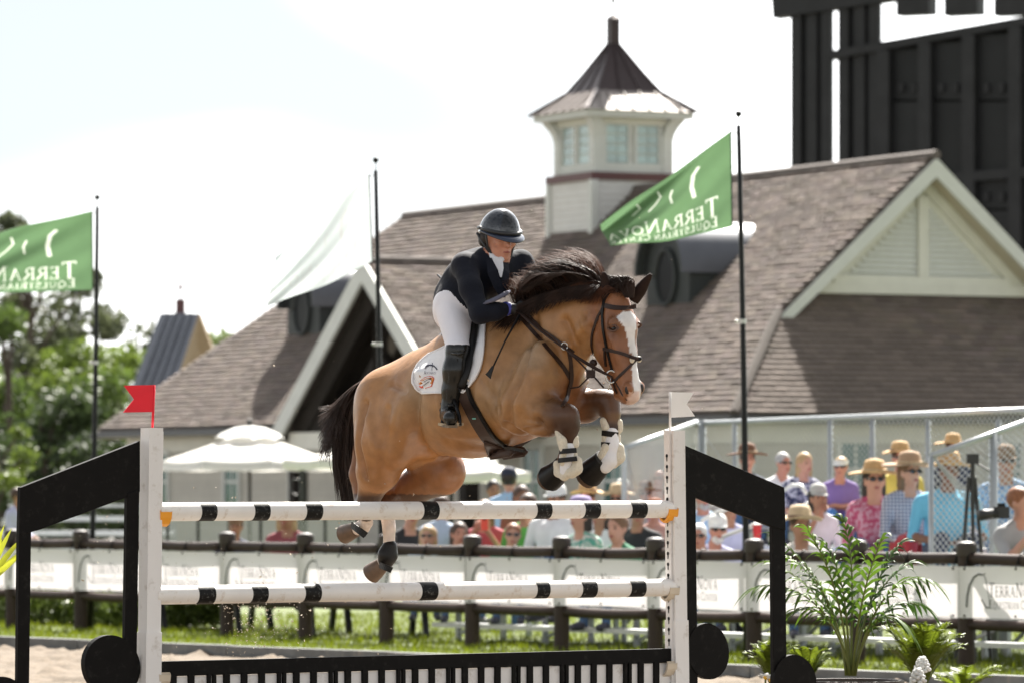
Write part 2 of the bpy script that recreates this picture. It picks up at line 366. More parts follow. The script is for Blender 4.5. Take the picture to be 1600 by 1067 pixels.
# ------------------------------------------------------------------ fence line
FP0 = Vector(((355 - 800) / 143, F / 143, 0)); FP1 = Vector(((1510 - 800) / 173, F / 173, 0))
fd = (FP1 - FP0).normalized(); FST = (FP1 - FP0).length / 8
fnv = V(-fd.y, fd.x, 0)
if fnv.y < 0: fnv = -fnv                                # away from the arena
def fence_at(px, off=0.0):
    """point on the ground at photo column px on the line off metres behind the fence"""
    P0 = FP0 + fnv * off; k = (px - 800) / F
    t = (k * P0.y - P0.x) / (fd.x - k * fd.y); return P0 + fd * t

# lawn blades (both sides of the fence)
def blades(name, n, area, hmin, hmax, m, label):
    r = rng.random((n, 2)); pos = np.array([area(a, b) for a, b in r]); hg = rng.uniform(hmin, hmax, n); an = rng.uniform(0, 6.28, n); w = rng.uniform(.004, .009, n)
    dx = np.cos(an) * w; dy = np.sin(an) * w; lx = rng.normal(0, .03, n); ly = rng.normal(0, .03, n)
    v = np.zeros((n, 3, 3)); v[:, 0] = pos; v[:, 1] = pos; v[:, 2] = pos
    v[:, 0, 0] -= dx; v[:, 0, 1] -= dy; v[:, 1, 0] += dx; v[:, 1, 1] += dy; v[:, 2, 0] += lx; v[:, 2, 1] += ly; v[:, 2, 2] += hg
    o = make(name, v.reshape(-1, 3), np.arange(n * 3).reshape(n, 3), m, origin=(0, 45, 0)); tag(o, label, 'grass', kind='stuff')
M_blade = mat('grass_blade', (0.145, 0.18, 0.008), 0.6, var=0.4, scale=3, trans=0.4)
def lawn(a, b):
    p = FP0 + fd * (-7 + 22 * a) + fnv * (-3.1 + 14 * b * b); return (p.x, p.y, 0)
blades('grass', 60000, lawn, .035, .09, M_blade, 'short bright green lawn blades along the fence')

# ------------------------------------------------------------------ long barn with dutch gable
BA = V(7.86, 92, 0); BU = V(-0.4472, 0.8944, 0); BG = V(0.8944, 0.4472, 0); PIT = 0.9; ZR = EYE + 6.14; QE = 5.42; ZE = ZR - PIT * QE
def BP(s, q, z): return BA + BU * s - BG * q + V(0, 0, z)
def s_at(px, q):
    k = (px - 800) / F; P0 = BA - BG * q; return (k * P0.y - P0.x) / (BU.x - k * BU.y)
def z_at(py, P): return EYE + (HZ - py) * P.y / F
M_shin = mat('shingle', (0.168, 0.134, 0.115), 0.9, var=0.2, scale=25, bump=0.3, bscale=80, rnd=0.16)
M_shinm = mat('shingle_field', (1, 1, 1), 0.9, var=0.22, scale=.7, bump=0.3, bscale=80, attr='tone')
M_deck = mat('roof_deck', (0.09, 0.075, 0.065), 0.95, var=0.15)
M_cream = mat('cream_paint', (0.66, 0.65, 0.58), 0.6, var=0.06, scale=3, rnd=0.04)
M_white = mat('white_trim', (0.60, 0.61, 0.57), 0.55, var=0.05, scale=3)
M_siding = mat('beige_siding', (0.47, 0.445, 0.385), 0.7, var=0.07, scale=4, rnd=0.05)
M_gutter = mat('dark_gutter', (0.06, 0.062, 0.065), 0.5, var=0.1)
M_soff = mat('soffit', (0.52, 0.47, 0.36), 0.7, var=0.06)
M_glass = mat('window_glass', (0.06, 0.14, 0.13), 0.08, var=0.2, scale=2, spec=0.8)
M_tim = mat('dark_timber', (0.018, 0.014, 0.011), 0.8, var=0.25, scale=8, spec=.2)
M_tan = mat('tan_boards', (0.17, 0.145, 0.115), 0.8, var=0.15, scale=6)
M_dorm = mat('dormer_grey', (0.042, 0.047, 0.046), 0.6, spec=.3, var=0.08)
M_dark = mat('dark_opening', (0.012, 0.013, 0.014), 0.5, var=0.1, spec=.15)
M_metal = mat('pale_roof_metal', (0.13, 0.135, 0.15), 0.38, metal=0.5, var=0.08, scale=3)
barn = empty('horse_barn', BP(10, 0, 0), 'long beige barn with brown shingle roof, cupola and cream gable', 'building')

def tone(): 
    t = random.uniform(0.74, 1.18); return (0.168 * t, 0.134 * t * random.uniform(.97, 1.03), 0.115 * t * random.uniform(.95, 1.05))
def shingle_slope(name_mesh, org, ux, dn, x0fn, x1fn, L, parts=0, step=0.15, tab=0.31):
    """courses of tabs on a slope; org: a point on the top edge, ux along the course, dn down the slope (unit), x-range per distance down"""
    nrm = ux.cross(dn); 
    if nrm.z < 0: nrm = -nrm
    mb = MB(); n = int(L / step); cand = []
    for c in range(n):
        d0 = c * step; off = (c % 2) * tab / 2
        a, b = x0fn(d0 + step * .6), x1fn(d0 + step * .6); x = math.floor(a / tab) * tab - off
        while x < b:
            xa, xb = max(x + 0.006, a), min(x + tab - 0.006, b)
            if xb - xa > 0.05: cand.append((c, d0, xa, xb))
            x += tab
    pset = set()
    if parts:
        full = [i for i, q in enumerate(cand) if q[3] - q[2] > tab * 0.9]
        full.sort(key=lambda i: (org + ux * cand[i][2] + dn * cand[i][1]).y); pset = set(full[:parts])
    proto = None
    for i, (c, d0, xa, xb) in enumerate(cand):
        th = 0.048 + random.uniform(0, .018)
        a = org + ux * xa + dn * (d0 - 0.02) + nrm * 0.006; 
        def tabv(w, t): return [V(0, 0, 0), ux * w, ux * w + dn * (step + .02) , dn * (step + .02), nrm * .004, ux * w + nrm * .004, ux * w + dn * (step + .02) + nrm * t, dn * (step + .02) + nrm * t]
        fs_ = [(4, 5, 6, 7), (3, 7, 6, 2), (0, 4, 7, 3), (1, 2, 6, 5)]
        if i in pset:
            if proto is None:
                me = make('shingle', tabv(tab - .012, .056), fs_, M_shin, origin=(0, 0, 0)); proto = me; me.parent = barn; me.location = a - wpos(barn)
            else:
                o = proto.copy(); COL.objects.link(o); o.location = a + nrm * random.uniform(0, .006) - wpos(barn)
        else:
            mb.col = tone(); mb.add([a + p for p in tabv(xb - xa, th)], fs_)
    o = mb.build(name_mesh, M_shinm, barn, colour=True); tag(o, kind='stuff')
CL = math.sqrt(1 + PIT * PIT)
dnF = (-BG - V(0, 0, PIT)).normalized()
# decks under the shingles
mb = MB(); up = 0.0
S1 = 23.1; S2 = 28.5; SC0 = -2.107; QT = 3.31
for sg in (1, -1):
    poly = [BP(-.1, 0, ZR), BP(S1, 0, ZR), BP(S2, sg * QE, ZE), BP(SC0, sg * QE, ZE), BP(0, sg * QT, ZR - PIT * QT), BP(-.1, sg * QT, ZR - PIT * QT)]
    mb.prism(poly, (0, 0, -0.12))
mb.prism([BP(S1, 0, ZR), BP(S2, QE, ZE), BP(S2, -QE, ZE)], (0, 0, -0.12))
zs = lambda s: ZE + PIT * (s - SC0)
mb.prism([BP(SC0, QE, ZE), BP(0.6, QE - 2.707, zs(.6)), BP(0.6, -QE + 2.707, zs(.6)), BP(SC0, -QE, ZE)], (0, 0, -0.12))
mb.build('roof', M_deck, barn)
# long front slope, courses run along BU
shingle_slope('long_slope_shingles', BP(0, 0, ZR), BU, dnF, lambda d: (-0.05 if d / CL < QT else -(d / CL - QT)), lambda d: S1 + d / CL * (S2 - S1) / QE, QE * CL)
# near hip skirt under the gable, courses run along BG
dnE = (-BU - V(0, 0, PIT)).normalized(); SK = 2.6
shingle_slope('hip_skirt_shingles', BP(SC0 + SK, 0, zs(SC0 + SK)), BG, dnE, lambda d: -(QE - SK + d / CL), lambda d: QE - SK + d / CL, SK * CL, parts=300)
# ridge and hip caps
mb = MB(); mb.tube([BP(-.15, 0, ZR + .03), BP(S1, 0, ZR + .03)], .09, 6); mb.build('ridge_cap', mat('ridge_cap', (.13, .11, .10), .9, var=.2), barn)
mb = MB(); mb.tube([BP(0, QT, ZR - PIT * QT + .03), BP(SC0, QE, ZE + .03)], .1, 6); mb.build('hip_cap', M_deck, barn)
# gutters and fascia
mb = MB(); mb.beam(BP(SC0 - .06, QE + .06, ZE - .07), BP(S2, QE + .06, ZE - .07), .12, .13); mb.build('gutter', M_gutter, barn)
mb = MB(); mb.beam(BP(SC0 - .06, QE - .01, ZE - .07), BP(SC0 - .06, -QE, ZE - .07), .12, .13); mb.build('gutter', M_gutter, barn)
mb = MB(); mb.prism([BP(SC0, QE, ZE - .135), BP(S2, QE, ZE - .135), BP(S2, QE - .7, ZE - .135), BP(SC0, QE - .7, ZE - .135)], (0, 0, -.02)); mb.prism([BP(SC0, QE - .7, ZE - .135), BP(SC0 + .7, QE - .7, ZE - .135), BP(SC0 + .7, -QE, ZE - .135), BP(SC0, -QE, ZE - .135)], (0, 0, -.02)); mb.build('soffit', M_soff, barn)
# walls: boards with a small lap
QW = QE - .6; SW = SC0 + .6; ZW = ZE - .155
mb = MB(); mb.box(BP((SW + S2 - .6) / 2, 0, ZW / 2), (S2 - .6 - SW - .06, 2 * QW - .06, ZW), (BU, BG, V(0, 0, 1))); mb.build('wall', M_siding, barn)
nb = 15; bh = (ZW - .35) / nb
for k in range(nb):
    zz = bh * (k + .5)
    for a, b, nn in ((BP(SW, QW, zz), BP(S2 - .6, QW, zz), -BG), (BP(SW, QW, zz), BP(SW, -QW, zz), -BU)):
        mb = MB(); d = (b - a).normalized(); h0, h1 = V(0, 0, -bh / 2), V(0, 0, bh / 2)
        a2 = a + d * .09
        mb.add([a2 + h0 + nn * .028, b + h0 + nn * .028, b + h1 + nn * .006, a2 + h1 + nn * .006, a2 + h0, b + h0], [(0, 1, 2, 3), (4, 5, 1, 0)]); mb.build('siding_board', M_siding, barn)
mb = MB(); mb.box(BP(SW, QW, ZW / 2 - .18), (.2, .2, ZW - .36), (BU, BG, V(0, 0, 1))); mb.build('corner_board', M_white, barn)
mb = MB(); mb.beam(BP(SW - .02, QW + .02, ZW - .17), BP(S2 - .6, QW + .02, ZW - .17), .06, .32); mb.beam(BP(SW - .02, QW - .02, ZW - .17), BP(SW - .02, -QW, ZW - .17), .06, .32); mb.build('frieze_board', M_cream, barn)
def barn_window(P, ax, nn, w, h):
    f = MB(); t = .11
    for sx in (-1, 1): f.box(P + ax * (sx * (w / 2 + t / 2)) + nn * .04, (t, .08, h + 2 * t), (ax, nn, V(0, 0, 1)))
    for sz in (-1, 1): f.box(P + V(0, 0, sz * (h / 2 + t / 2)) + nn * .041, (w, .08, t), (ax, nn, V(0, 0, 1)))
    wo = f.build('window', M_white, barn)
    for iz in (-1, 1):
        for ix in (-1, 1): MB().box(P + ax * (ix * w / 4) + V(0, 0, iz * h / 4) + nn * .034, (w / 2 - .05, .02, h / 2 - .05), (ax, nn, V(0, 0, 1))).build('pane', M_glass, wo)
    m_ = MB(); m_.box(P + nn * .04, (.045, .03, h), (ax, nn, V(0, 0, 1))); m_.box(P + nn * .041, (w, .03, .06), (ax, nn, V(0, 0, 1))); m_.build('mullion', M_white, wo)
for px in (255, 365, 468, 835, 962):
    s0 = s_at(px, QW); barn_window(BP(s0, QW, 1.75), BU, -BG, .72, 1.25)
for px in (1335, 1570):
    k = (px - 800) / F; P0 = BP(SW, 0, 0); q = -(k * P0.y - P0.x) / (BG.x - k * BG.y); barn_window(BP(SW, q, 1.95), BG, -BU, .62, 1.0)
# gable face
SGW = .42; ZB = zs(SGW) + .03
def rake(q0, z0, q1, z1, s0, s1, w): return [BP(s0, q0, z0), BP(s0, q1, z1), BP(s0, q1, z1 - w), BP(s0, q0, z0 - w)]
for sg in (1, -1):
    mb = MB(); tw = .30
    q_lo = QT + .06
    mb.add([BP(-.14, 0, ZR - .03), BP(-.14, sg * q_lo, ZR - .03 - PIT * q_lo), BP(-.14, sg * (q_lo - .28), ZR - .03 - PIT * q_lo - .0), BP(-.14, 0, ZR - .03 - tw - .06)] +
           [BP(-.07, 0, ZR - .03), BP(-.07, sg * q_lo, ZR - .03 - PIT * q_lo), BP(-.07, sg * (q_lo - .28), ZR - .03 - PIT * q_lo), BP(-.07, 0, ZR - .09 - tw)],
           [(0, 1, 2, 3), (4, 7, 6, 5), (0, 4, 5, 1), (3, 2, 6, 7), (1, 5, 6, 2), (0, 3, 7, 4)])
    mb.build('rake_board', M_white, barn)
    mb = MB(); mb.add([BP(-.07, 0, ZR - .32), BP(-.07, sg * QT, ZR - .32 - PIT * QT), BP(SGW, sg * QT, ZR - .32 - PIT * QT), BP(SGW, 0, ZR - .32)], [(0, 1, 2, 3)]); mb.build('rake_soffit', M_soff, barn)
    mb = MB(); tr = ZR - .33; QB = (tr - ZB) / PIT; w = .20 * CL
    mb.prism([BP(SGW - .06, 0, tr), BP(SGW - .06, sg * QB, ZB), BP(SGW - .06, sg * (QB - (w + .1) / PIT), ZB + .1), BP(SGW - .06, 0, tr - w)], BU * .05); mb.build('gable_trim', M_cream, barn)
mb = MB(); mb.prism([BP(SGW, 0, ZR - .4), BP(SGW, QT, ZR - .4 - PIT * QT), BP(SGW, -QT, ZR - .4 - PIT * QT)], BU * .1); mb.build('gable_wall', M_cream, barn)
tr = ZR - .33; QB = (tr - ZB) / PIT
mb = MB(); mb.beam(BP(SGW - .09, QB - .05, ZB + .1), BP(SGW - .09, -QB + .05, ZB + .1), .08, .2); mb.build('gable_sill', M_cream, barn)
mb = MB(); mb.beam(BP(SGW - .065, QB - .55, ZB + .27), BP(SGW - .065, -QB + .55, ZB + .27), .05, .15); mb.build('gable_rail', M_cream, barn)
mb = MB(); mb.box(BP(SGW - .068, 0, (ZB + .3 + tr - .4) / 2), (.055, .22, tr - .4 - ZB - .3), (BU, BG, V(0, 0, 1))); mb.build('king_post', M_cream, barn)
zz = ZB + .38
while zz < tr - .55:
    qm = (tr - .28 - zz) / PIT - .12
    for sg in (1, -1):
        if qm < .2: continue
        mb = MB(); a, b = BP(SGW - .03, sg * .11, zz), BP(SGW - .03, sg * qm, zz)
        mb.add([a + BU * .03, b + BU * .03, b - BU * .03 - V(0, 0, .078), a - BU * .03 - V(0, 0, .078), a + V(0, 0, -.10), b + V(0, 0, -.10)], [(0, 1, 2, 3), (3, 2, 5, 4)]); mb.build('louvre_slat', mat('louvre_paint', (.72, .73, .69), .6, var=.05), barn)
    zz += .105
# porch with a steep open gable on the long side
QF = 6.6; SP = s_at(573, QF); ZP = z_at(408, BP(SP, QF, 0)); HP_ = 4.55; SLP = .76
pr = barn
def PP(ds, q, z): return BP(SP + ds, q, z)
dnP = (-BU - V(0, 0, SLP)).normalized(); CP = math.sqrt(1 + SLP * SLP)
mb = MB()
for sg in (1, -1): mb.prism([PP(0, QF, ZP), PP(sg * HP_, QF, ZP - SLP * HP_), PP(sg * HP_, 4.6 - .5, ZP - SLP * HP_), PP(0, .9, ZP)], (0, 0, -.1))
mb.build('porch_roof', M_deck, barn)
shingle_slope('porch_shingles', PP(0, 0, ZP), -BG, dnP, lambda d: max(1.0 + (d / CP) * SLP / PIT, 1), lambda d: QF, HP_ * CP)
mb = MB(); mb.tube([PP(0, 1.4, ZP + .03), PP(0, QF, ZP + .03)], .09, 6); mb.build('ridge_cap', mat('ridge_cap', (.13, .11, .10), .9, var=.2), barn)
for sg in (1, -1):
    mb = MB(); w = .48
    a0, a1 = PP(0, QF + .05, ZP + .05), PP(sg * (HP_ + .1), QF + .05, ZP + .05 - SLP * (HP_ + .1))
    mb.add([a0, a1, a1 - V(0, 0, w), a0 - V(0, 0, w)] + [p - BG * .07 for p in (a0, a1, a1 - V(0, 0, w), a0 - V(0, 0, w))], [(0, 1, 2, 3), (7, 6, 5, 4), (0, 4, 5, 1), (3, 2, 6, 7), (1, 5, 6, 2)]); mb.build('porch_rake_board', M_white, barn)
    # timbers of the truss
    for off, q, m_, wd in ((.62, QF - .25, M_tim, .42), (1.25, QF - .9, M_tan, .42), (1.95, QF - .35, M_tim, .35)):
        mb = MB(); zt = ZP - off; xe = (zt - 2.95) / SLP
        mb.beam(PP(0, q, zt), PP(sg * xe, q, zt - SLP * xe), .2, wd); mb.build('truss_timber', m_, barn)
mb = MB(); mb.beam(PP(-HP_ + .5, QF - .3, 3.0), PP(HP_ - .5, QF - .3, 3.0), .22, .5); mb.build('tie_beam', M_tim, barn)
mb = MB(); mb.beam(PP(0, QF - .31, 3.25), PP(0, QF - .31, ZP - .5), .25, .3); mb.build('king_post', M_tim, barn)
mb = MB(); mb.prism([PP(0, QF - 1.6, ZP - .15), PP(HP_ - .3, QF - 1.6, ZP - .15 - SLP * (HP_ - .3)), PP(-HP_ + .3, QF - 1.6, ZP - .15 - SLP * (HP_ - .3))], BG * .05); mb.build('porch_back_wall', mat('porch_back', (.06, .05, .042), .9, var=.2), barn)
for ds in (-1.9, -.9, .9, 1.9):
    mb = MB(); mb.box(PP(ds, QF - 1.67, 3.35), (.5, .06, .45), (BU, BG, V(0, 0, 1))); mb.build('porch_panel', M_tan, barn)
for ds in (-HP_ + .5, HP_ - .5):
    mb = MB(); mb.box(PP(ds, QF - .3, 1.35), (.3, .3, 2.8), (BU, BG, V(0, 0, 1))); mb.build('porch_post', M_tim, barn)
mb = MB(); mb.prism([PP(-HP_ + .5, QF - .1, 2.76), PP(HP_ - .5, QF - .1, 2.76), PP(HP_ - .5, QF - .1, 2.4), PP(-HP_ + .5, QF - .1, 2.4)], BG * .3); mb.build('porch_beam', M_cream, barn)
# two round-topped dormers on the long slope
def dormer(px, py_base, wd):
    # foot of the front face lies on the slope at (px, py_base)
    best = min(((abs(px_of(BP(s_at(px, q), q, 0)) - px) + abs(HZ - (ZR - PIT * q - EYE) * F / BP(s_at(px, q), q, 0).y - py_base), q) for q in np.arange(.5, 5.2, .02)))
    q = best[1]; s0 = s_at(px, q); zb = ZR - PIT * q
    d = MB(); hw = wd / 2; wh = .62; n = 14
    def sec(q_, hw_, dz=0, z0=0): return [BP(s0 - hw_, q_, zb + z0)] + [BP(s0 - hw_ * math.cos(math.pi * i / n), q_, zb + wh + dz + hw_ * 1.05 * math.sin(math.pi * i / n)) for i in range(n + 1)] + [BP(s0 + hw_, q_, zb + z0)]
    top = wh + hw * 1.05; qb = q - (top + .15) / PIT
    fr = sec(q, hw, 0, -.05); bk = sec(qb, hw, 0, .2); m = len(fr)
    d.add(fr + bk, [tuple(range(m))] + [(i, i + 1, m + i + 1, m + i) for i in range(m - 1)]); body = d.build('dormer', M_dorm, barn)
    ro = MB(); f2 = sec(q + .22, hw + .10, .03, wh - .12)[1:-1]; f1 = sec(q + .22, hw + .02, .03, wh - .12)[1:-1]; b2 = sec(qb, hw + .10, .03, wh)[1:-1]; b1 = sec(qb, hw + .02, .03)[1:-1]; m = len(f2)
    ro.add(f2 + b2, [(i, i + 1, m + i + 1, m + i) for i in range(m - 1)]); o = ro.build('dormer_roof', M_metal, body, smooth=True)
    rm = MB(); rm.add(f2 + f1, [(i, m + i, m + i + 1, i + 1) for i in range(m - 1)]); rm.add(f1 + [p + BG * .2 for p in f1], [(i, m + i, m + i + 1, i + 1) for i in range(m - 1)]); rm.build('dormer_rim', M_dorm, body)
    c = BP(s0, q + .02, zb + wh * .95); oval = [c + BU * (.30 * wd / 1.5 * math.cos(a)) + V(0, 0, .48 * math.sin(a)) for a in np.linspace(0, 2 * math.pi, 25)[:-1]]
    MB().prism(oval, -BG * .02).build('dormer_window', M_dark, body)
    rr = MB(); rr.tube([c - BG * .03 + BU * (.34 * wd / 1.5 * math.cos(a)) + V(0, 0, .53 * math.sin(a)) for a in np.linspace(0, 2 * math.pi, 25)], .045, 6); rr.build('window_ring', M_dorm, body, smooth=True)
dormer(1043, 482, 1.75); dormer(474, 527, 1.75)
# cupola on the ridge
sT = s_at(958, 0); c0 = BP(sT, 0, 0); AX = (BU, BG, V(0, 0, 1))
def TB(w, z0, z1): return MB().box(c0 + V(0, 0, (z0 + z1) / 2), (w, w, z1 - z0), AX)
zt = lambda py: z_at(py, c0)
M_cup = mat('siding_lit', (.66, .65, .62), .7, var=.05, scale=4)  # same siding, painted paler because no eave shades it up here
TB(1.96, ZR - 2.0, zt(287)).build('cupola_base', M_cup, barn)
for k in range(11):
    z0 = zt(287) - .02 - .135 * (k + 1)
    for nn, ax in ((-BG, BU), (-BU, BG)):
        a = c0 + nn * .98; mb = MB(); mb.add([a + ax * -.9 + nn * .025 + V(0, 0, z0), a + ax * .9 + nn * .025 + V(0, 0, z0), a + ax * .9 + nn * .004 + V(0, 0, z0 + .13), a + ax * -.9 + nn * .004 + V(0, 0, z0 + .13), a + ax * -.9 + V(0, 0, z0), a + ax * .9 + V(0, 0, z0)], [(0, 1, 2, 3), (4, 5, 1, 0)]); mb.build('siding_board', M_cup, barn)
for sx, sy in ((-1, -1), (1, -1), (-1, 1)):
    mb = MB(); mb.box(c0 + BU * (sx * .98) + BG * (sy * .98) + V(0, 0, (ZR - 2 + zt(287)) / 2), (.16, .16, zt(287) - ZR + 2), AX); mb.build('corner_board', M_white, barn)
M_mar = mat('maroon_trim', (.10, .035, .035), .5, var=.1)
TB(2.12, zt(287), zt(275)).build('cupola_band', M_mar, barn)
zl0, zl1 = zt(275), zt(185); lw = 1.82
TB(lw - .16, zl0, zl1).build('cupola_core', M_cream, barn)
# curved corner posts, sill and head
for sx, sy in ((-1, -1), (1, -1), (-1, 1), (1, 1)):
    mb = MB(); pts = []
    for i in range(9):
        t = i / 8; o = (lw / 2 - .1) + .22 * max(0, (t - .55) / .45) ** 2; pts.append(c0 + BU * (sx * o) + BG * (sy * o) + V(0, 0, zl0 + (zl1 - zl0) * t))
    for a, b in zip(pts[:-1], pts[1:]): mb.beam(a, b + V(0, 0, .01), .24, .24, up=BU)
    mb.build('lantern_post', M_white, barn)
TB(lw, zl0, zl0 + .2).build('lantern_sill', M_white, barn); TB(lw, zl1 - .2, zl1).build('lantern_head', M_cream, barn)
M_lg = mat('lantern_glass', (.30, .42, .40), .06, var=.3, scale=1.5, spec=.9)
for nn, ax in ((-BG, BU), (-BU, BG), (BG, BU), (BU, BG)):
    a = c0 + nn * (lw / 2 - .06); zc = (zl0 + .2 + zl1 - .2) / 2; hh = zl1 - zl0 - .4
    for sx in (-1, 1):
        wd = MB(); w_ = .5
        for e in (-1, 1): wd.box(a + ax * (sx * .36 + e * (w_ / 2 + .04)) + V(0, 0, zc), (.08, .07, hh), (ax, nn, V(0, 0, 1)))
        wo = wd.build('window', M_white, barn)
        for r_ in range(4):
            for c_ in (-1, 1): MB().box(a + ax * (sx * .36 + c_ * .125) - nn * .005 + V(0, 0, zc + (r_ - 1.5) * hh / 4), (.225, .02, hh / 4 - .03), (ax, nn, V(0, 0, 1))).build('pane', M_lg, wo)
# flared roof: standing-seam skirt, sky reflection put into its pale colour; steep brown pyramid
M_seam = mat('skirt_metal', (.21, .18, .165), .55, metal=.2, var=.08, scale=4)
M_brown = mat('brown_roof_metal', (.045, .03, .03), .42, metal=.4, var=.12, scale=4)
def ring(w, z): return [c0 + BU * (a * w / 2) + BG * (b * w / 2) + V(0, 0, z) for a, b in ((-1, -1), (1, -1), (1, 1), (-1, 1))]
z1, z2, z3, z4 = zt(180), zt(147), zt(70), zt(30)
TB(2.5, zt(190), z1 - .002).build('cupola_soffit', M_white, barn)
def frus(w0, za, w1, zb_): return MB().add(ring(w0, za) + ring(w1, zb_), [(i, (i + 1) % 4, 4 + (i + 1) % 4, 4 + i) for i in range(4)] + [(3, 2, 1, 0), (4, 5, 6, 7)])
frus(2.66, z1, 1.5, z2).build('skirt_roof', M_seam, barn); 
frus(1.5, z2, .95, z2 + (z3 - z2) * .4).build('steep_roof', M_brown, barn); frus(.95, z2 + (z3 - z2) * .4, .2, z3).build('steep_roof', M_brown, barn)
for side in range(4):
    ra, rb = ring(2.66, z1 + .01), ring(1.5, z2 + .01); a0, a1, b0, b1 = ra[side], ra[(side + 1) % 4], rb[side], rb[(side + 1) % 4]
    for i in range(1, 7):
        t = i / 7; p = a0.lerp(a1, t); ip = b0.lerp(b1, max(0, min(1, (t - .22) / .56))); mb = MB(); mb.beam(p, ip, .025, .04); mb.build('standing_seam', M_seam, barn)
    mb = MB(); mb.beam(ra[side], rb[side], .09, .05); mb.build('hip_trim', M_brown, barn)
    rc, rd, re = ring(1.5, z2 + .01), ring(.95, z2 + (z3 - z2) * .4 + .01), ring(.2, z3 + .01)
    for t in (.0, .33, .66):
        mb = MB(); mb.beam(rc[side].lerp(rc[(side + 1) % 4], t), rd[side].lerp(rd[(side + 1) % 4], t), .025, .035); mb.beam(rd[side].lerp(rd[(side + 1) % 4], t), re[side].lerp(re[(side + 1) % 4], t), .025, .035); mb.build('standing_seam', M_brown, barn)
mb = MB(); mb.box(c0 + V(0, 0, (z3 - .1 + z4) / 2), (.22, .22, z4 - z3 + .1), AX); mb.add(ring(.26, z4) + [c0 + V(0, 0, z4 + .12)], [(0, 1, 4), (1, 2, 4), (2, 3, 4), (3, 0, 4), (3, 2, 1, 0)]); mb.build('finial_post', M_brown, barn)
mb = MB(); mb.tube([c0 + V(0, 0, z4), c0 + V(0, 0, zt(-30))], .018, 6); mb.ball(c0 + V(0, 0, zt(2)), .06); mb.build('finial_spike', M_brown, barn, smooth=True)

# ------------------------------------------------------------------ small steep-roofed tower far behind on the left
tw = empty('metal_roofed_turret', W(270, 759, 135) - V(0, 0, EYE), 'distant steep grey metal turret roof with tan gable beside trees', 'building')
T = lambda px, py, dy=0: W(px, py, 135 + dy)
mA, mB_, mC = T(250, 490), T(311, 490, -1.0), T(270, 605, -1.6)
mg = mat('grey_seam_roof', (.19, .20, .23), .45, metal=.3, var=.12)
lowL, lowR = T(203, 612, -.6), T(270, 612, -1.8)
mb = MB(); mb.prism([mA, mB_, lowR, lowL], (0, .15, 0)); rf = mb.build('roof', mg, tw)
for t in (.2, .4, .6, .8):
    a, b = mA.lerp(mB_, t), lowL.lerp(lowR, t); mb = MB(); mb.beam(a - V(0, .03, 0), b - V(0, .03, 0), .06, .08); mb.build('standing_seam', mg, rf)
mt = mat('tan_gable', (.30, .22, .12), .7, var=.1)
mb = MB(); mb.prism([mB_, T(333, 548, .5), T(322, 610, .5), T(305, 560, 0), T(285, 612, -.5), lowR], (.02, .6, 0)); mb.build('gable', mt, tw)
mb = MB(); mb.prism([T(304, 545), T(316, 612), T(284, 612)], (0, .3, 0)); mb.build('gable_opening', M_dark, tw)
mb = MB(); mb.prism([mB_ + V(.02, .2, 0), T(333, 548, 2), T(333, 552, 6), mA + V(0, 4, 0)], (0, .05, -.1)); mb.build('roof', mg, tw)
mb = MB(); mb.prism([lowL, lowR, T(322, 612, 1), T(322, 790, 1), lowR - V(0, 0, 4.0), lowL - V(0, 0, 4.0)], (0, .3, 0)); mb.build('wall', M_siding, tw)
mb = MB(); mb.box(T(282, 482, -.2), (.26, .26, .5)); mb.tube([T(282, 473), T(282, 440)], .03, 6); mb.ball(T(282, 449), .08); mb.build('finial', M_mar, tw)

# ------------------------------------------------------------------ big black video screen seen from behind
M_blk = mat('black_steel', (.021, .021, .022), .55, var=.25, scale=2, spec=.3)
M_blk2 = mat('black_panel', (.011, .0115, .012), .5, spec=.3, var=.25, scale=1.2, rnd=.2)
sb = empty('video_screen', W(1420, 759, 128) - V(0, 0, EYE), 'tall black steel video screen frame rising behind the barn roof', 'screen')
def SBP(px, py): return on_plane(px, py, (11, 128, 0), V(.48, .877, 0).normalized())
sdir = (SBP(1600, 300) - SBP(1300, 300)); sdir.z = 0; sdir.normalize(); snrm = V(sdir.y, -sdir.x, 0)
def column(pxa, pxb, top):
    P = SBP((pxa + pxb) / 2, 300); w = (pxb - pxa) * P.y / F / max(abs(sdir.x), .3)
    for t, dp in ((-.38, .25), (0, .1), (.38, .25)):
        mb = MB(); c = P + sdir * (w * t); c.z = z_at(top, c) / 2; mb.box(c + snrm * dp * .3, (w * .25, .12, c.z * 2), (sdir, snrm, V(0, 0, 1))); mb.build('column', M_blk, sb)
    mb = MB(); c = P.copy(); c.z = z_at(top, c) / 2; mb.box(c - snrm * .06, (w * .96, .05, c.z * 2), (sdir, snrm, V(0, 0, 1))); mb.build('column_web', M_blk2, sb)
column(1240, 1301, -40); column(1314, 1376, -40)
for (xa, ya), (xb, yb), h in (((1212, 12), (1460, -25), .62), ((1300, 88), (1640, 28), .22), ((1315, 292), (1640, 268), .25)):
    mb = MB(); mb.beam(SBP(xa, ya), SBP(xb, yb), .5, h); mb.build('cross_beam', M_blk, sb)
mb = MB(); mb.beam(SBP(1400, -30), SBP(1640, -52), .6, .6); mb.build('cross_beam', M_blk, sb)
for x in (1432, 1507, 1585):
    mb = MB(); c = SBP(x, -8); mb.box(c, (.95, .5, 1.1), (sdir, snrm, V(0, 0, 1))); mb.build('light_box', M_blk, sb)
xs = [1376, 1395, 1445, 1455, 1512, 1525, 1585, 1597, 1660]
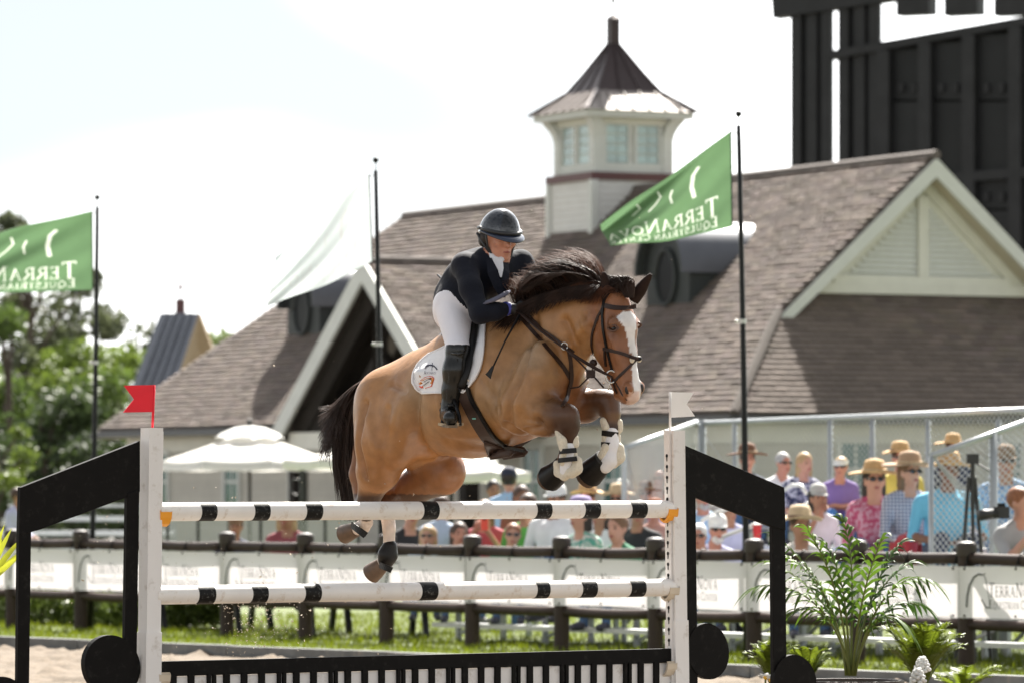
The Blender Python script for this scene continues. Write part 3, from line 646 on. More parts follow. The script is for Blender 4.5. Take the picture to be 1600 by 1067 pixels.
for k in range(0, len(xs) - 1):
    a, b = xs[k], xs[k + 1]
    tops = lambda x: 88 - (x - 1300) * 60 / 340 + 6
    if b - a > 30:
        for r_ in range(4):
            y0, y1 = 170 * (r_ - 0) - 90 + 80, 170 * (r_ + 1) - 90 + 76
            y0 = max(y0, tops(a))
            if y1 - y0 < 20: continue
            mb = MB(); mb.prism([SBP(a, y0), SBP(b, y0), SBP(b, y1), SBP(a, y1)], snrm * -.08); pa = mb.build('screen_panel', M_blk2, sb)
            for e in (.3, .7):
                mb = MB(); p = SBP(a + (b - a) * e, y1 - 18); mb.box(p + snrm * .05, (.14, .1, .22), (sdir, snrm, V(0, 0, 1))); mb.build('latch', M_blk, pa)
    else:
        mb = MB(); p0, p1 = SBP((a + b) / 2, tops(a)), SBP((a + b) / 2, 640); mb.beam(p0 + snrm * .12, p1 + snrm * .12, .28, .35, up=sdir); mb.build('rib', M_blk, sb)
mb = MB(); mb.prism([SBP(1330, 84), SBP(1660, 30), SBP(1660, 640), SBP(1330, 640)], snrm * -.1); o = mb.build('backing', M_blk2, sb); o.location = snrm * -.25
# ------------------------------------------------------------------ trees on the left
M_bark = mat('bark', (.09, .07, .055), .95, var=.3, scale=6, bump=.6, bscale=20)
def leafmat(n, c, tr=.35): return mat(n, c, .6, var=.4, scale=.6, trans=tr)
M_l1 = leafmat('leaf_bright', (.135, .19, .03)); M_l2 = leafmat('leaf_mid', (.095, .145, .03)); M_l3 = leafmat('leaf_dull', (.085, .10, .05)); M_l4 = leafmat('leaf_shaded', (.05, .075, .025), .25)  # darkest leaf: shade beneath the crowns put into the leaf colour
def tree(name, label, px, Y, ztop, zcrown, rad, n, leaf, m, sparse=1.0, clumps=26, trunk=.22, lean=0, flat=.7):
    base = W(px, 759, Y); base.z = 0
    r = empty(name, base, label, 'tree', 'trees beyond the arena')
    mb = MB(); top = base + V(lean, 0, ztop * .93)
    pts = [base.lerp(top, t) + V(math.sin(t * 5 + px) * .12, 0, 0) for t in np.linspace(0, 1, 8)]
    mb.tube(pts, [trunk * (1 - .8 * t) for t in np.linspace(0, 1, 8)], 8)
    cs = []
    for k in range(clumps):
        u = random.random(); zz = zcrown + (ztop - zcrown) * u; env = rad * math.sqrt(max(.05, 1 - (2 * u - .85) ** 2 * .8)); an = random.uniform(0, 6.28); rr = env * math.sqrt(random.random())
        c = V(base.x + lean * u + math.cos(an) * rr, base.y + math.sin(an) * rr, zz); cs.append((c, random.uniform(.45, 1.0) * rad * .38))
        if k % 2 == 0:
            t0 = pts[min(7, int(7 * max(.25, (zz - 1.0) / ztop)))]; mid = t0.lerp(c, .5) + V(0, 0, .15); mb.tube([t0, mid, c], [trunk * .35, trunk * .2, .03], 5)
    mb.build('trunk', M_bark, r, smooth=True)
    per = n // len(cs); vs_, fs_ = [], []
    for c, cr in cs:
        p = rng.normal(0, 1, (per, 3)); p /= np.linalg.norm(p, axis=1)[:, None] + 1e-6; p *= (rng.random(per) ** .5)[:, None] * cr; p[:, 2] *= flat; p += np.array(c)
        a = rng.normal(0, 1, (per, 3)); a /= np.linalg.norm(a, axis=1)[:, None]; b = np.cross(a, rng.normal(0, 1, (per, 3))); b /= np.linalg.norm(b, axis=1)[:, None] + 1e-6
        sz = rng.uniform(.6, 1.2, per)[:, None] * leaf
        q = np.stack([p - a * sz, p + b * sz * .5, p + a * sz, p - b * sz * .5], 1); vs_.append(q.reshape(-1, 3))
    v = np.concatenate(vs_); make('crown', v, np.arange(len(v)).reshape(-1, 4), m, r)
tree('pine_tree', 'tall thin sparse pine rising above the green flag', 42, 150, 9.8, 4.5, 2.3, 2200, .17, M_l3, clumps=16, trunk=.2)
tree('pine_tree', 'dull brownish pine with drooping branches just beside left flagpole', 118, 155, 8.2, 3.6, 3.0, 3600, .17, M_l3, clumps=22, trunk=.2)
tree('oak_tree', 'bright leafy tree just left of the distant turret', 190, 165, 6.4, 1.8, 2.2, 5000, .16, M_l1, clumps=26)
tree('oak_tree', 'broad mid-green tree filling the left edge under the flag', 20, 140, 6.4, 1.2, 3.2, 6500, .16, M_l2, clumps=26)
tree('oak_tree', 'rounded yellow-green tree between flagpole and left pine', 95, 148, 5.6, 1.6, 2.7, 5500, .15, M_l1, clumps=24)
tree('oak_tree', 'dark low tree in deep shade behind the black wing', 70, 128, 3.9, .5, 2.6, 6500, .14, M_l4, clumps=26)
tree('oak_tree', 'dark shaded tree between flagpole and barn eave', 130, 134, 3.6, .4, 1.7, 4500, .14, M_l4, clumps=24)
tree('oak_tree', 'near drooping lime-green branches at the left picture edge', -12, 100, 2.9, 1.7, 1.0, 900, .09, M_l1, clumps=8, trunk=.1)
tree('oak_tree', 'pale green treetop peeping between turret and barn roof', 345, 210, 7.9, 4.5, 2.2, 2200, .2, M_l1, clumps=12)
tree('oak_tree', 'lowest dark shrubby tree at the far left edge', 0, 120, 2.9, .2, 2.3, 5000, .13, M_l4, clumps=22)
# far wood closing the view below the crowns
n = 30000; p = np.stack([rng.uniform(-95, 110, n), rng.uniform(215, 225, n), rng.random(n) ** .8 * 5.5], 1); p[:, 2] *= .75 + .3 * np.sin(p[:, 0] * .9) * np.sin(p[:, 0] * .37); a = rng.normal(0, .22, (n, 3)); b = rng.normal(0, .22, (n, 3))
q = np.stack([p - a, p + b, p + a, p - b], 1).reshape(-1, 3); o = make('distant_wood', q, np.arange(4 * n).reshape(n, 4), M_l4, origin=(-22, 220, 0)); tag(o, 'dark band of distant trees along the horizon', 'woods', kind='stuff')

# ------------------------------------------------------------------ arena fence with banners
M_post = mat('fence_brown', (.040, .026, .021), .55, spec=.22, var=.15, scale=8, rnd=.1)
M_cap = mat('post_cap', (.045, .034, .030), .45, var=.1, spec=.35)
M_ban = mat('banner_vinyl', (.86, .815, .83), .5, var=.04, scale=2, trans=.28, bump=.1, bscale=8)
M_ink = mat('banner_ink', (.085, .085, .08), .6, var=.15, scale=20)
fence = empty('arena_fence', FP0, 'dark brown round-rail arena fence carrying white banners', 'fence')
pm = None
I0, I1 = -5, 11
for k in range(I0, I1):
    P = FP0 + fd * (FST * k)
    if pm is None:
        mb = MB(); mb.lathe(P, [(.078, 0), (.078, 1.05)], 16); pm = mb.build('post', M_post, fence)
        smooth_by_angle(pm); mb = MB(); mb.lathe(P, [(.092, 1.02), (.096, 1.05), (.096, 1.12), (.082, 1.14), (.03, 1.155)], 16); pc = smooth_by_angle(mb.build('post_cap', M_cap, fence), 30); P_first = P
    else:
        for src in (pm, pc):
            o = src.copy(); COL.objects.link(o); o.location = src.location + (P - P_first)
    if k < I1 - 1:
        Q = FP0 + fd * (FST * (k + 1))
        for zr in (1.0, .405):
            sag = random.uniform(.004, .018); mb = MB(); mb.tube([P.lerp(Q, t) + V(0, 0, zr - sag * math.sin(math.pi * t)) for t in np.linspace(0, 1, 7)], .052, 12); mb.build('rail', M_post, fence, smooth=True)
bz0, bz1 = .462, .925; boff = -.085
for k in range(I0, I1 - 1):
    A = FP0 + fd * (FST * (k + .001)) + fnv * boff; wv = FST * .998; ph = random.uniform(0, 6)
    def bp(u, z, A=A, ph=ph): return A + fd * u + fnv * (-.002 + .006 * math.sin(u * 4 + ph) * (z - .4)) + V(0, 0, z + .008 * math.sin(u / wv * math.pi))
    root = empty('fence_banner', A + V(0, 0, bz0), f'x', 'banner', 'white banners tied along the fence')
    nx, nz = 18, 5; vs_ = [bp(wv * i / nx, bz0 + (bz1 - bz0) * j / nz) for i in range(nx + 1) for j in range(nz + 1)]
    fs_ = [(i * (nz + 1) + j, (i + 1) * (nz + 1) + j, (i + 1) * (nz + 1) + j + 1, i * (nz + 1) + j + 1) for i in range(nx) for j in range(nz)]
    make('sheet', vs_, fs_, M_ban, root, smooth=True)
    tx = MB(); H = bz1 - bz0; fn = lambda x, y: bp(x, y) - fnv * .006
    q1, w1 = letters('TERRANOVA', .098, big={0, 5}); q2, w2 = letters('EQUESTRIAN CENTER', .062, big={0, 11}, gap=.1)
    x0 = .30 * FST - .05
    quads_to(tx, [[(x0 + a * .66 / w1, bz0 + .19 + b) for a, b in q] for q in q1], fn); quads_to(tx, [[(x0 + .01 + a * .645 / w2, bz0 + .085 + b) for a, b in q] for q in q2], fn)
    tx.build('lettering', M_ink, root)
    for pl, w in HORSE_LINE:
        out = []; stroke(pl, w * .9, out); lg = MB(); quads_to(lg, [[(.10 + a * .44, bz0 + .10 + b * .31) for a, b in q] for q in out], fn); lg.build('logo_stroke', M_ink, root)

    for u in (.05, .5, .95):
        for z, zr in ((bz1 - .02, .97), (bz0 + .02, .43)):
            gm = MB(); p = fn(u * wv, z); gm.ball(p, (.012, .006, .012), 6, 4); gm.build('grommet', M_post, root)
        tm = MB(); c = FP0 + fd * (FST * (k + .001) + u * wv) + V(0, 0, .99); tm.tube([c + fnv * (.062 * math.cos(a)) + V(0, 0, .062 * math.sin(a)) for a in np.linspace(0, 6.28, 10)], .006, 5); tm.tube([c - fnv * .064, fn(u * wv, bz1 - .02)], .006, 5); tm.build('cable_tie', M_dark, root)
    pxc = int(px_of(A + fd * (wv / 2)))
    where = {-2: 'seen left of the red-flag standard, first from it', -1: 'crossed by the left standard of the jump', 0: 'first right of the left standard', 1: 'second right of the left standard', 2: 'where the hind hoof hangs', 3: 'just right of the hanging hoof', 4: 'in the middle under the horse chest', 5: 'just left of the white-flag standard', 6: 'behind the right black wing', 7: 'behind the potted palm', 8: 'beside the palm with clearest lettering', 9: 'at the right picture edge', -3: 'second left of the red-flag standard', -4: 'at the left picture edge', -5: 'just past the left picture edge'}
    root['label'] = 'white fence banner with grey lettering ' + where.get(k, 'far along the fence')

# ------------------------------------------------------------------ flagpoles and flags
M_pole = mat('black_pole', (.006, .0065, .007), .4, var=.1, spec=.25)
M_gflag = mat('green_flag', (.062, .13, .05), .7, var=.12, scale=3, trans=.42)
M_wflag = mat('white_flag_cloth', (.60, .60, .61), .7, var=.03, scale=3, trans=.4)
M_flet = mat('flag_lettering', (.75, .78, .72), .7, var=.05, trans=.45)
M_flet2 = mat('flag_lettering_grey', (.46, .47, .47), .7, var=.05, trans=.45)
def flag(px_base, px_top, py_top, corners, cloth, ink, lab_p, lab_f, fold, seed, curl, ripple=1.0):
    B = fence_at(px_base, .12); B.z = 0
    T = W(px_top, py_top, B.y)
    r = empty('flagpole', B, lab_p, 'flagpole', 'black flagpoles along the fence')
    pts = [B.lerp(T - V(0, 0, .1), t) + V(.012 * math.sin(t * 3.1), 0, 0) for t in np.linspace(0, 1, 8)]
    mb = MB(); mb.tube(pts, [.036 - .014 * t for t in np.linspace(0, 1, 8)], 12); mb.build('pole', M_pole, r, smooth=True)
    mb = MB(); mb.tube([T - V(0, 0, .12), T], .006, 6); mb.ball(T + V(0, 0, .01), .032, 12, 8); mb.build('finial', M_pole, r, smooth=True)
    for t in (.33, .62):
        mb = MB(); p = B.lerp(T, t); mb.tube([p - V(0, 0, .02), p + V(0, 0, .02)], .045, 10); mb.ball(p + V(-.05, -.02, 0), .018, 6, 4); mb.build('clamp', mat('clip_metal', (.5, .5, .48), .4, metal=.6), r)
    f = empty('banner_flag', W(corners[1][0], corners[1][1], B.y), lab_f, 'flag', 'flags on black poles')
    (TRx, TRy), (BRx, BRy), (BLx, BLy), (TLx, TLy) = corners
    rs = random.Random(seed); p1, p2 = rs.uniform(0, 6), rs.uniform(0, 6)
    def fs(u, v):     # u: 0 at the pole .. 1 at the fly end; v: 0 bottom .. 1 top
        x = (BRx + (BLx - BRx) * u) * (1 - v) + (TRx + (TLx - TRx) * u) * v
        y = (BRy + (BLy - BRy) * u) * (1 - v) + (TRy + (TLy - TRy) * u) * v
        sagt = curl * math.sin(math.pi * u); x += 2 * math.sin(6 * v + p1) * u; y += sagt * (1 - v * .6) + ripple * 3.0 * math.sin(9 * u + p2 + v) * u
        dy = ripple * (.16 * math.sin(4.5 * u + 2.2 * v + p1) * u + .05 * math.sin(13 * (u * .55 + v * .6) + p2) * (.2 + u) + .02 * math.sin(31 * (u * .5 + v * .62) + p1) * (.15 + u))
        vf = max(0, v - (1 - fold * u)) / max(fold * u, 1e-3) if fold else 0
        if vf > 0: dy -= .16 * vf; y += 13 * vf * u                   # top edge folded over towards the viewer
        return W(x, y, B.y + dy + .25 * u)
    # print: lettering and horse strokes are dyed into the cloth, so they glow when the sun is behind
    q1, w1 = letters('TERRANOVA', 1.0, big={0, 5}); q2, w2 = letters('EQUESTRIAN CENTER', 1.0, big={0, 11}, gap=.12); a0, a1 = .11, 1.0; Q = []
    Q += [[(a0 + x / w1 * (a1 - a0), .165 + y * .165) for x, y in q] for q in q1] + [[(a0 + .01 + x / w2 * (a1 - a0 - .01), .045 + y * .085) for x, y in q] for q in q2]
    for pl, w in [([(.25, .82), (.29, .76), (.305, .62), (.29, .48)], .03), ([(.56, .80), (.54, .70), (.58, .62), (.64, .54)], .014), ([(.45, .72), (.47, .64), (.46, .54)], .014), ([(.72, .74), (.70, .64), (.76, .56)], .014)]: stroke(pl, w, Q)
    nu_, nv_ = 260, 130; gu, gv_ = np.meshgrid(np.linspace(0, 1, nu_ + 1), np.linspace(0, 1, nv_ + 1), indexing='ij'); mk = np.zeros(gu.shape, bool)
    for q in Q:
        sgn = []
        for (x0, y0), (x1, y1) in zip(q, q[1:] + q[:1]): sgn.append((x1 - x0) * (gv_ - y0) - (y1 - y0) * (gu - x0))
        sgn = np.array(sgn); mk |= (sgn > 0).all(0) | (sgn < 0).all(0)
    cl = np.where(mk.reshape(-1, 1), np.array(ink), np.array(cloth)); vv_ = [fs(i / nu_, j / nv_) for i in range(nu_ + 1) for j in range(nv_ + 1)]
    ii, jj = np.meshgrid(np.arange(nu_), np.arange(nv_), indexing='ij'); q0 = (ii * (nv_ + 1) + jj).ravel()
    make('cloth', vv_, np.stack([q0, q0 + nv_ + 1, q0 + nv_ + 2, q0 + 1], 1), M_flagc, f, smooth=True, cols=cl)
    mb = MB(); mb.tube([fs(0, v) for v in np.linspace(0, 1, 8)], .007, 6); mb.build('hem', M_pole, f)
    for v in (0.02, .98):
        mb = MB(); a = fs(0, v); tt = (a.z - B.z) / max(T.z - B.z, .1); mb.tube([a, B.lerp(T, min(tt, .97))], .007, 5); mb.build('tie', M_flet2, f)
M_flagc = mat('flag_cloth', (1, 1, 1), .75, var=.06, scale=3, trans=.45, attr='tone'); GRN, WHI, LTR, LGR = (.095, .17, .085), (.46, .50, .51), (.62, .66, .58), (.44, .445, .45)
flag(1167, 1154, 180, [(1142, 205), (1144, 355), (952, 386), (934, 338)], GRN, LTR, 'black flagpole behind the right black wing', 'green flag with reversed white lettering flying over barn roof', .24, 3, 4)
flag(597, 587, 252, [(577, 272), (582, 408), (418, 478), (430, 400)], WHI, LGR, 'black flagpole rising behind the rider back', 'thin white flag streaming against the sky left of rider', .0, 5, 6, .8)
flag(141, 152, 310, [(144, 330), (145, 453), (-90, 470), (-80, 372)], GRN, LTR, 'leftmost black flagpole beside the red jump flag', 'green flag with reversed white lettering at left edge', .12, 8, -4)

# ------------------------------------------------------------------ parasols
M_can = mat('parasol_canvas', (.86, .86, .84), .8, var=.03, trans=.35)
M_under = mat('parasol_lining', (.55, .42, .20), .8, var=.08, trans=.3)
M_pblk = mat('parasol_frame', (.02, .02, .02), .5, var=.1)
def parasol(px, Y, py_top, py_edge, half_px, label, rot=.3):
    c = W(px, py_edge, Y); zt_, ze = z_at(py_top, c), c.z; R = half_px * Y / F; base = V(c.x, c.y, 0)
    r = empty('parasol', base, label, 'parasol', 'white parasols in front of the barn')
    n = 8; mid = .25
    def pt(a, rr, z): return V(c.x + rr * math.cos(a), c.y + rr * math.sin(a), z)
    A = [rot + 2 * math.pi * k / n for k in range(n)]
    for k in range(n):
        a, b = A[k], A[(k + 1) % n]; vs_ = []; N_ = 6
        for i in range(N_ + 1):
            t = .24 + .76 * i / N_; rr = R * t; z = ze + (zt_ - .22 - ze) * (1 - t) ** 1.08 / .76 * .98
            for j in range(5):
                u = j / 4; p = pt(a, rr, z).lerp(pt(b, rr, z), u); p.z -= .03 * math.sin(math.pi * u) * t; vs_.append(p)
        fs_ = [(i * 5 + j, (i + 1) * 5 + j, (i + 1) * 5 + j + 1, i * 5 + j + 1) for i in range(N_) for j in range(4)]
        o = len(vs_); val = [vs_[N_ * 5 + j] - V(0, 0, .13) for j in range(5)]; vs_ += val; fs_ += [(N_ * 5 + j, o + j, o + j + 1, N_ * 5 + j + 1) for j in range(4)]
        make('canopy_panel', vs_, fs_, M_can, r, smooth=True)
        make('lining_panel', [p - V(0, 0, .025) for p in vs_[:(N_ + 1) * 5]], fs_[:N_ * 4], M_under, r, smooth=True)
        mb = MB(); mb.tube([pt(a, .05, zt_ - .3), pt(a, R * .97, ze - .03)], .012, 5); mb.build('rib', M_pblk, r)
    # scalloped vent cap
    vs_ = [V(c.x, c.y, zt_)]; fs_ = []; m = 32
    for ring_, (rr, dz) in enumerate(((.16, -.04), (.30, -.14), (.36, -.24))):
        for k in range(m):
            a = 2 * math.pi * k / m; vs_.append(pt(a, R * rr, zt_ + dz + (.035 * abs(math.sin(a * 4)) if ring_ == 2 else 0)))
    fs_ = [(0, 1 + k, 1 + (k + 1) % m) for k in range(m)] + [(1 + q * m + k, 1 + (q + 1) * m + k, 1 + (q + 1) * m + (k + 1) % m, 1 + q * m + (k + 1) % m) for q in range(2) for k in range(m)]
    make('vent_cap', vs_, fs_, M_can, r, smooth=True)
    mb = MB(); mb.tube([base, V(c.x, c.y, zt_ + .03)], .03, 10); mb.build('pole', M_pblk, r, smooth=True)
    mb = MB(); mb.ball(V(c.x, c.y, zt_ + .06), (.05, .05, .06)); mb.build('finial', M_pblk, r, smooth=True)
    mb = MB(); mb.lathe(base, [(.3, 0), (.3, .06), (.06, .1), (.05, .3)], 20); mb.build('base', M_pblk, r)
parasol(390, 87, 664, 722, 148, 'large white parasol left of the horse tail')
parasol(610, 76, 672, 718, 168, 'white parasol with yellow lining half hidden by horse hindquarters', .1)
parasol(705, 70, 690, 737, 128, 'lower white parasol under the horse belly', .55)
# black post with a small loop fitting, beside the first parasol
b = W(472, 759, 80); b.z = 0
lp = empty('lamp_post', b, 'slim black post with loop bracket right of the white parasol', 'post'); mb = MB(); mb.tube([b, b + V(0, 0, 2.05)], .045, 10); mb.build('post', M_pblk, lp); mb = MB(); c = W(463, 760, 80); mb.tube([c + V(.11 * math.cos(a), 0, .13 * math.sin(a)) for a in np.linspace(0, 6.28, 14)], .012, 6); mb.build('loop_bracket', M_pblk, lp)

# ------------------------------------------------------------------ mesh fence, stacked stand at the back left
M_galv = mat('galvanised', (.40, .42, .43), .4, metal=.5, var=.12, scale=5)
M_alu = mat('aluminium', (.50, .51, .52), .42, metal=.45, var=.1, scale=5)
M_wire = mat('wire', (.52, .53, .52), .5, metal=.4, var=.05)
def chain(name, parent, A, ax, L, z0, z1, pitch=.065, r=.0035, zfn=None):
    """diamond wire netting between two heights (top may slope through zfn(u))"""
    mb = MB(); H = z1 - z0; nW = int((L + H) / pitch)
    for sg in (1, -1):
        for k in range(nW):
            u0 = -H + k * pitch if sg > 0 else k * pitch; pts = []
            for t in np.linspace(0, 1, 2):
                pass
            ua, ub = u0, u0 + sg * H; za, zb = z0, z1
            if ua < 0: za += -ua; ua = 0
            if ua > L: za += (ua - L); ua = L
            if ub > L: zb -= (ub - L); ub = L
            if ub < 0: zb -= -ub; ub = 0
            if zb - za < .02: continue
            if zfn:
                za = min(za, zfn(ua)); zb = min(zb, zfn(ub))
                if zb - za < .01: continue
            mb.tube([A + ax * ua + V(0, 0, za), A + ax * ub + V(0, 0, zb)], r, 3, cap=False)
    o = mb.build(name, M_wire, parent); tag(o, kind='stuff'); return o
mf0 = W(215, 759, 74); mf0.z = 0; mf1 = W(560, 759, 70); mf1.z = 0; md = (mf1 - mf0).normalized(); ml = (mf1 - mf0).length
mf = empty('mesh_fence', mf0, 'low grey mesh fence with white top rail behind the picnic tables', 'fence')
for k in range(8):
    mb = MB(); p = mf0 + md * (ml * k / 7); mb.tube([p, p + V(0, 0, 1.25)], .025, 8); mb.build('post', M_pblk, mf)
mb = MB(); mb.beam(mf0 + V(0, 0, 1.27), mf1 + V(0, 0, 1.27), .07, .1); mb.build('top_rail', M_alu, mf)
mb = MB(); mb.beam(mf0 + V(0, 0, .1), mf1 + V(0, 0, .1), .05, .05); mb.build('bottom_rail', M_galv, mf)
chain('netting', mf, mf0, md, ml, .1, 1.22, .075, .006)
sd0 = W(60, 759, 82); sd0.z = 0
st = empty('empty_bleacher', sd0, 'empty grey aluminium bleacher behind the left wing', 'bleacher')
for k in range(5):
    z = .35 + .24 * k; y = sd0.y + 1.0 * k
    mb = MB(); mb.box((sd0.x + .6, y, z), (3.0, .28, .05)); mb.build('seat_plank', M_alu, st); mb = MB(); mb.box((sd0.x + .6, y - .5, z - .2), (3.0, .28, .04)); mb.build('foot_plank', M_galv, st)
    for x in (-.8, 2.0):
        mb = MB(); mb.box((sd0.x + x, y, z / 2), (.05, .05, z - .05)); mb.build('leg', M_galv, st)
# hedge left behind the fence
n = 16000; hc = rng.random((n, 3)); pos = np.array([np.array(FP0 + fd * (-8.2 + 5.6 * a) + fnv * (1.0 + .9 * b)) + np.array([0, 0, .05 + .40 * c * (0.85 + .3 * math.sin(a * 40))]) for a, b, c in hc])
a = rng.normal(0, .03, (n, 3)); b = rng.normal(0, .022, (n, 3)); q = np.stack([pos - a, pos + b, pos + a, pos - b], 1).reshape(-1, 3)
o = make('hedge', q, np.arange(4 * n).reshape(n, 4), mat('hedge_leaf', (.10, .14, .025), .5, var=.5, scale=4, trans=.3)); tag(o, 'clipped green hedge under the banners at far left', 'hedge')
# black picnic tables
M_pic = mat('picnic_black', (.012, .012, .013), .55, var=.15)
M_pict = mat('picnic_top', (.10, .10, .105), .35, var=.15)
def picnic(px, Y, rot, label):
    b = W(px, 759, Y); b.z = 0; r = empty('picnic_table', b, label, 'table', 'black picnic tables behind the fence'); ux = V(math.cos(rot), math.sin(rot), 0); uy = V(-ux.y, ux.x, 0); ax = (ux, uy, V(0, 0, 1))
    for k in range(5): MB().box(b + uy * ((k - 2) * .15) + V(0, 0, .74), (1.8, .14, .04), ax).build('table_plank', M_pict, r)
    for sg in (-1, 1):
        for k in range(2): MB().box(b + uy * (sg * (.62 + .14 * k)) + V(0, 0, .44), (1.8, .13, .04), ax).build('bench_plank', M_pict, r)
        e = b + ux * (sg * .62); MB().beam(e - uy * .78 + V(0, 0, .39), e + uy * .78 + V(0, 0, .39), .06, .1).build('cross_bar', M_pic, r)
        for s2 in (-1, 1): MB().beam(e + uy * (s2 * .62) + ux * .05, e + uy * (s2 * .2) + ux * .05 + V(0, 0, .7), .06, .1).build('leg', M_pic, r)
picnic(318, 57, .25, 'black picnic table nearest the left standard'); picnic(440, 55.5, .2, 'black picnic table in front of the plaid-shirted person'); picnic(560, 54, .15, 'black picnic table behind the hanging hind hoof')

# ------------------------------------------------------------------ aluminium bleacher on the right
blc = empty('bleacher', fence_at(1250, 2.0), 'aluminium spectator bleacher with chain-link sides behind the banners', 'bleacher')
R0, RD, RH = 1.15, .58, .20
def row_line(k): return R0 + RD * k
def seat_z(k): return .44 + RH * k
rowx = {0: (690, 1700), 1: (760, 1700), 2: (800, 1700), 3: (1080, 1720), 4: (1085, 1720), 5: (1090, 1720)}
for k, (a, b) in rowx.items():
    A, B = fence_at(a, row_line(k)), fence_at(b, row_line(k)); A.z = B.z = seat_z(k) - .025
    mb = MB(); mb.beam(A, B, .26, .05); mb.build('seat_plank', M_alu, blc)
    A2, B2 = fence_at(a, row_line(k) - .33), fence_at(b, row_line(k) - .33); A2.z = B2.z = seat_z(k) - .25
    mb = MB(); mb.beam(A2, B2, .26, .05); mb.build('foot_plank', M_alu, blc)
    L = (B - A).length; dd = (B - A).normalized()
    for t in np.arange(.3, L, 1.5):
        p = A + dd * t; p.z = 0; mb = MB(); mb.box(p + V(0, 0, (seat_z(k) - .05) / 2), (.05, .05, seat_z(k) - .06), (dd, fnv, V(0, 0, 1))); mb.build('leg', M_galv, blc)
        if k in (0, 2, 4): mb = MB(); mb.beam(p + V(0, 0, .08), p + dd * .9 + V(0, 0, seat_z(k) - .1), .03, .03); mb.build('brace', M_galv, blc)
# netting and pipes at the back and at the two stepped ends
off_b = row_line(5) + .45
A, B = fence_at(1090, off_b), fence_at(1700, off_b); dd = (B - A).normalized(); LL = (B - A).length
zt0, zt1 = z_at(660, A), z_at(640, fence_at(1600, off_b))
ztop = max(zt0, 2.3)
mb = MB(); mb.tube([A + V(0, 0, z_at(661, A)), B + V(0, 0, z_at(636, B))], .03, 8); mb.build('top_pipe', M_galv, blc, smooth=True)
for px in (1097, 1148, 1297, 1363, 1450, 1560):
    p = fence_at(px, off_b); mb = MB(); mb.tube([p, p + V(0, 0, z_at(655, p))], .028 if px > 1100 else .045, 8); mb.build('pipe_post', M_galv, blc, smooth=True)
zpa, zpb = z_at(661, A), z_at(636, B)
chain('netting', blc, A, dd, LL, .7, max(zpa, zpb), .07, .0042, zfn=lambda u: zpa + (zpb - zpa) * u / LL)
# left sloping end
E0, E1 = fence_at(975, 2.1), fence_at(1088, off_b); z0, z1 = z_at(700, E0), z_at(659, E1); ed = (E1 - E0).normalized(); eL = (E1 - E0).length
mb = MB(); mb.tube([E0 + V(0, 0, z0), E1 + V(0, 0, z1)], .03, 8); mb.build('sloping_pipe', M_galv, blc, smooth=True)
mb = MB(); mb.tube([E0, E0 + V(0, 0, z0)], .03, 8); mb.build('pipe_post', M_galv, blc)
chain('netting', blc, E0, ed, eL, .6, z1, .07, .0048, zfn=lambda u: z0 + (z1 - z0) * u / eL)
# right sloping hand rail with posts, nearest the camera
G0, G1 = fence_at(1455, .75), fence_at(1640, 2.2); zz0, zz1 = z_at(712, G0), z_at(645, G1)
mb = MB(); mb.tube([G0 + V(0, 0, zz0), G1 + V(0, 0, zz1)], .03, 8); mb.build('sloping_pipe', M_galv, blc, smooth=True)
for t, rr in ((0.0, .026), (.52, .042)):
    p = G0.lerp(G1, t); mb = MB(); mb.tube([p, p + V(0, 0, zz0 + (zz1 - zz0) * t)], rr, 8); mb.build('pipe_post', M_galv, blc, smooth=True)
gd = (G1 - G0).normalized(); gL = (G1 - G0).length
chain('netting', blc, G0, gd, gL, .6, zz1, .07, .0048, zfn=lambda u: zz0 + (zz1 - zz0) * u / gL)
# aisle hand rails (pale tube loops)
M_rail = mat('pale_rail', (.68, .68, .66), .35, metal=.2, var=.05)
for pts, off in (([(1090, 840), (1098, 812), (1120, 800), (1140, 793)], 1.5), ([(1130, 838), (1190, 815)], 1.3), ([(1225, 765), (1238, 757), (1252, 758), (1260, 770)], 2.6), ([(1235, 800), (1262, 786)], 2.4)):
    p3 = []
    for x, y in pts: p = fence_at(x, off); p.z = z_at(y, p); p3.append(p)
    mb = MB(); mb.tube(p3, .02, 8); mb.build('hand_rail', M_rail, blc, smooth=True)
# ------------------------------------------------------------------ spectators
def two_tone(c1, c2, kind, scale):
    def fn(N, L, tc):
        mx = N.new('ShaderNodeMix'); mx.data_type = 'RGBA'; mx.inputs['A'].default_value = (*c1, 1); mx.inputs['B'].default_value = (*c2, 1)
        if kind == 'plaid':
            outs = []
            for d in ('X', 'Z'):
                w = N.new('ShaderNodeTexWave'); w.bands_direction = d; w.inputs['Scale'].default_value = scale; w.inputs['Distortion'].default_value = .6; L.new(tc.outputs['Object'], w.inputs['Vector']); outs.append(w.outputs['Fac'])
            m = N.new('ShaderNodeMath'); m.operation = 'MULTIPLY_ADD'; m.inputs[2].default_value = 0; a = N.new('ShaderNodeMath'); a.operation = 'ADD'; L.new(outs[0], a.inputs[0]); L.new(outs[1], a.inputs[1])
            L.new(a.outputs[0], m.inputs[0]); m.inputs[1].default_value = .5; L.new(m.outputs[0], mx.inputs['Factor'])
        else:
            v = N.new('ShaderNodeTexNoise'); v.inputs['Scale'].default_value = scale; v.inputs['Detail'].default_value = 2; L.new(tc.outputs['Object'], v.inputs['Vector'])
            r = N.new('ShaderNodeMapRange'); r.inputs['From Min'].default_value = .46; r.inputs['From Max'].default_value = .54; L.new(v.outputs['Fac'], r.inputs['Value']); L.new(r.outputs['Result'], mx.inputs['Factor'])
        return mx.outputs['Result']
    return fn
SKIN = {'fair': (.50, .27, .19), 'pink': (.48, .22, .155), 'tan': (.36, .18, .11), 'brown': (.20, .095, .06)}
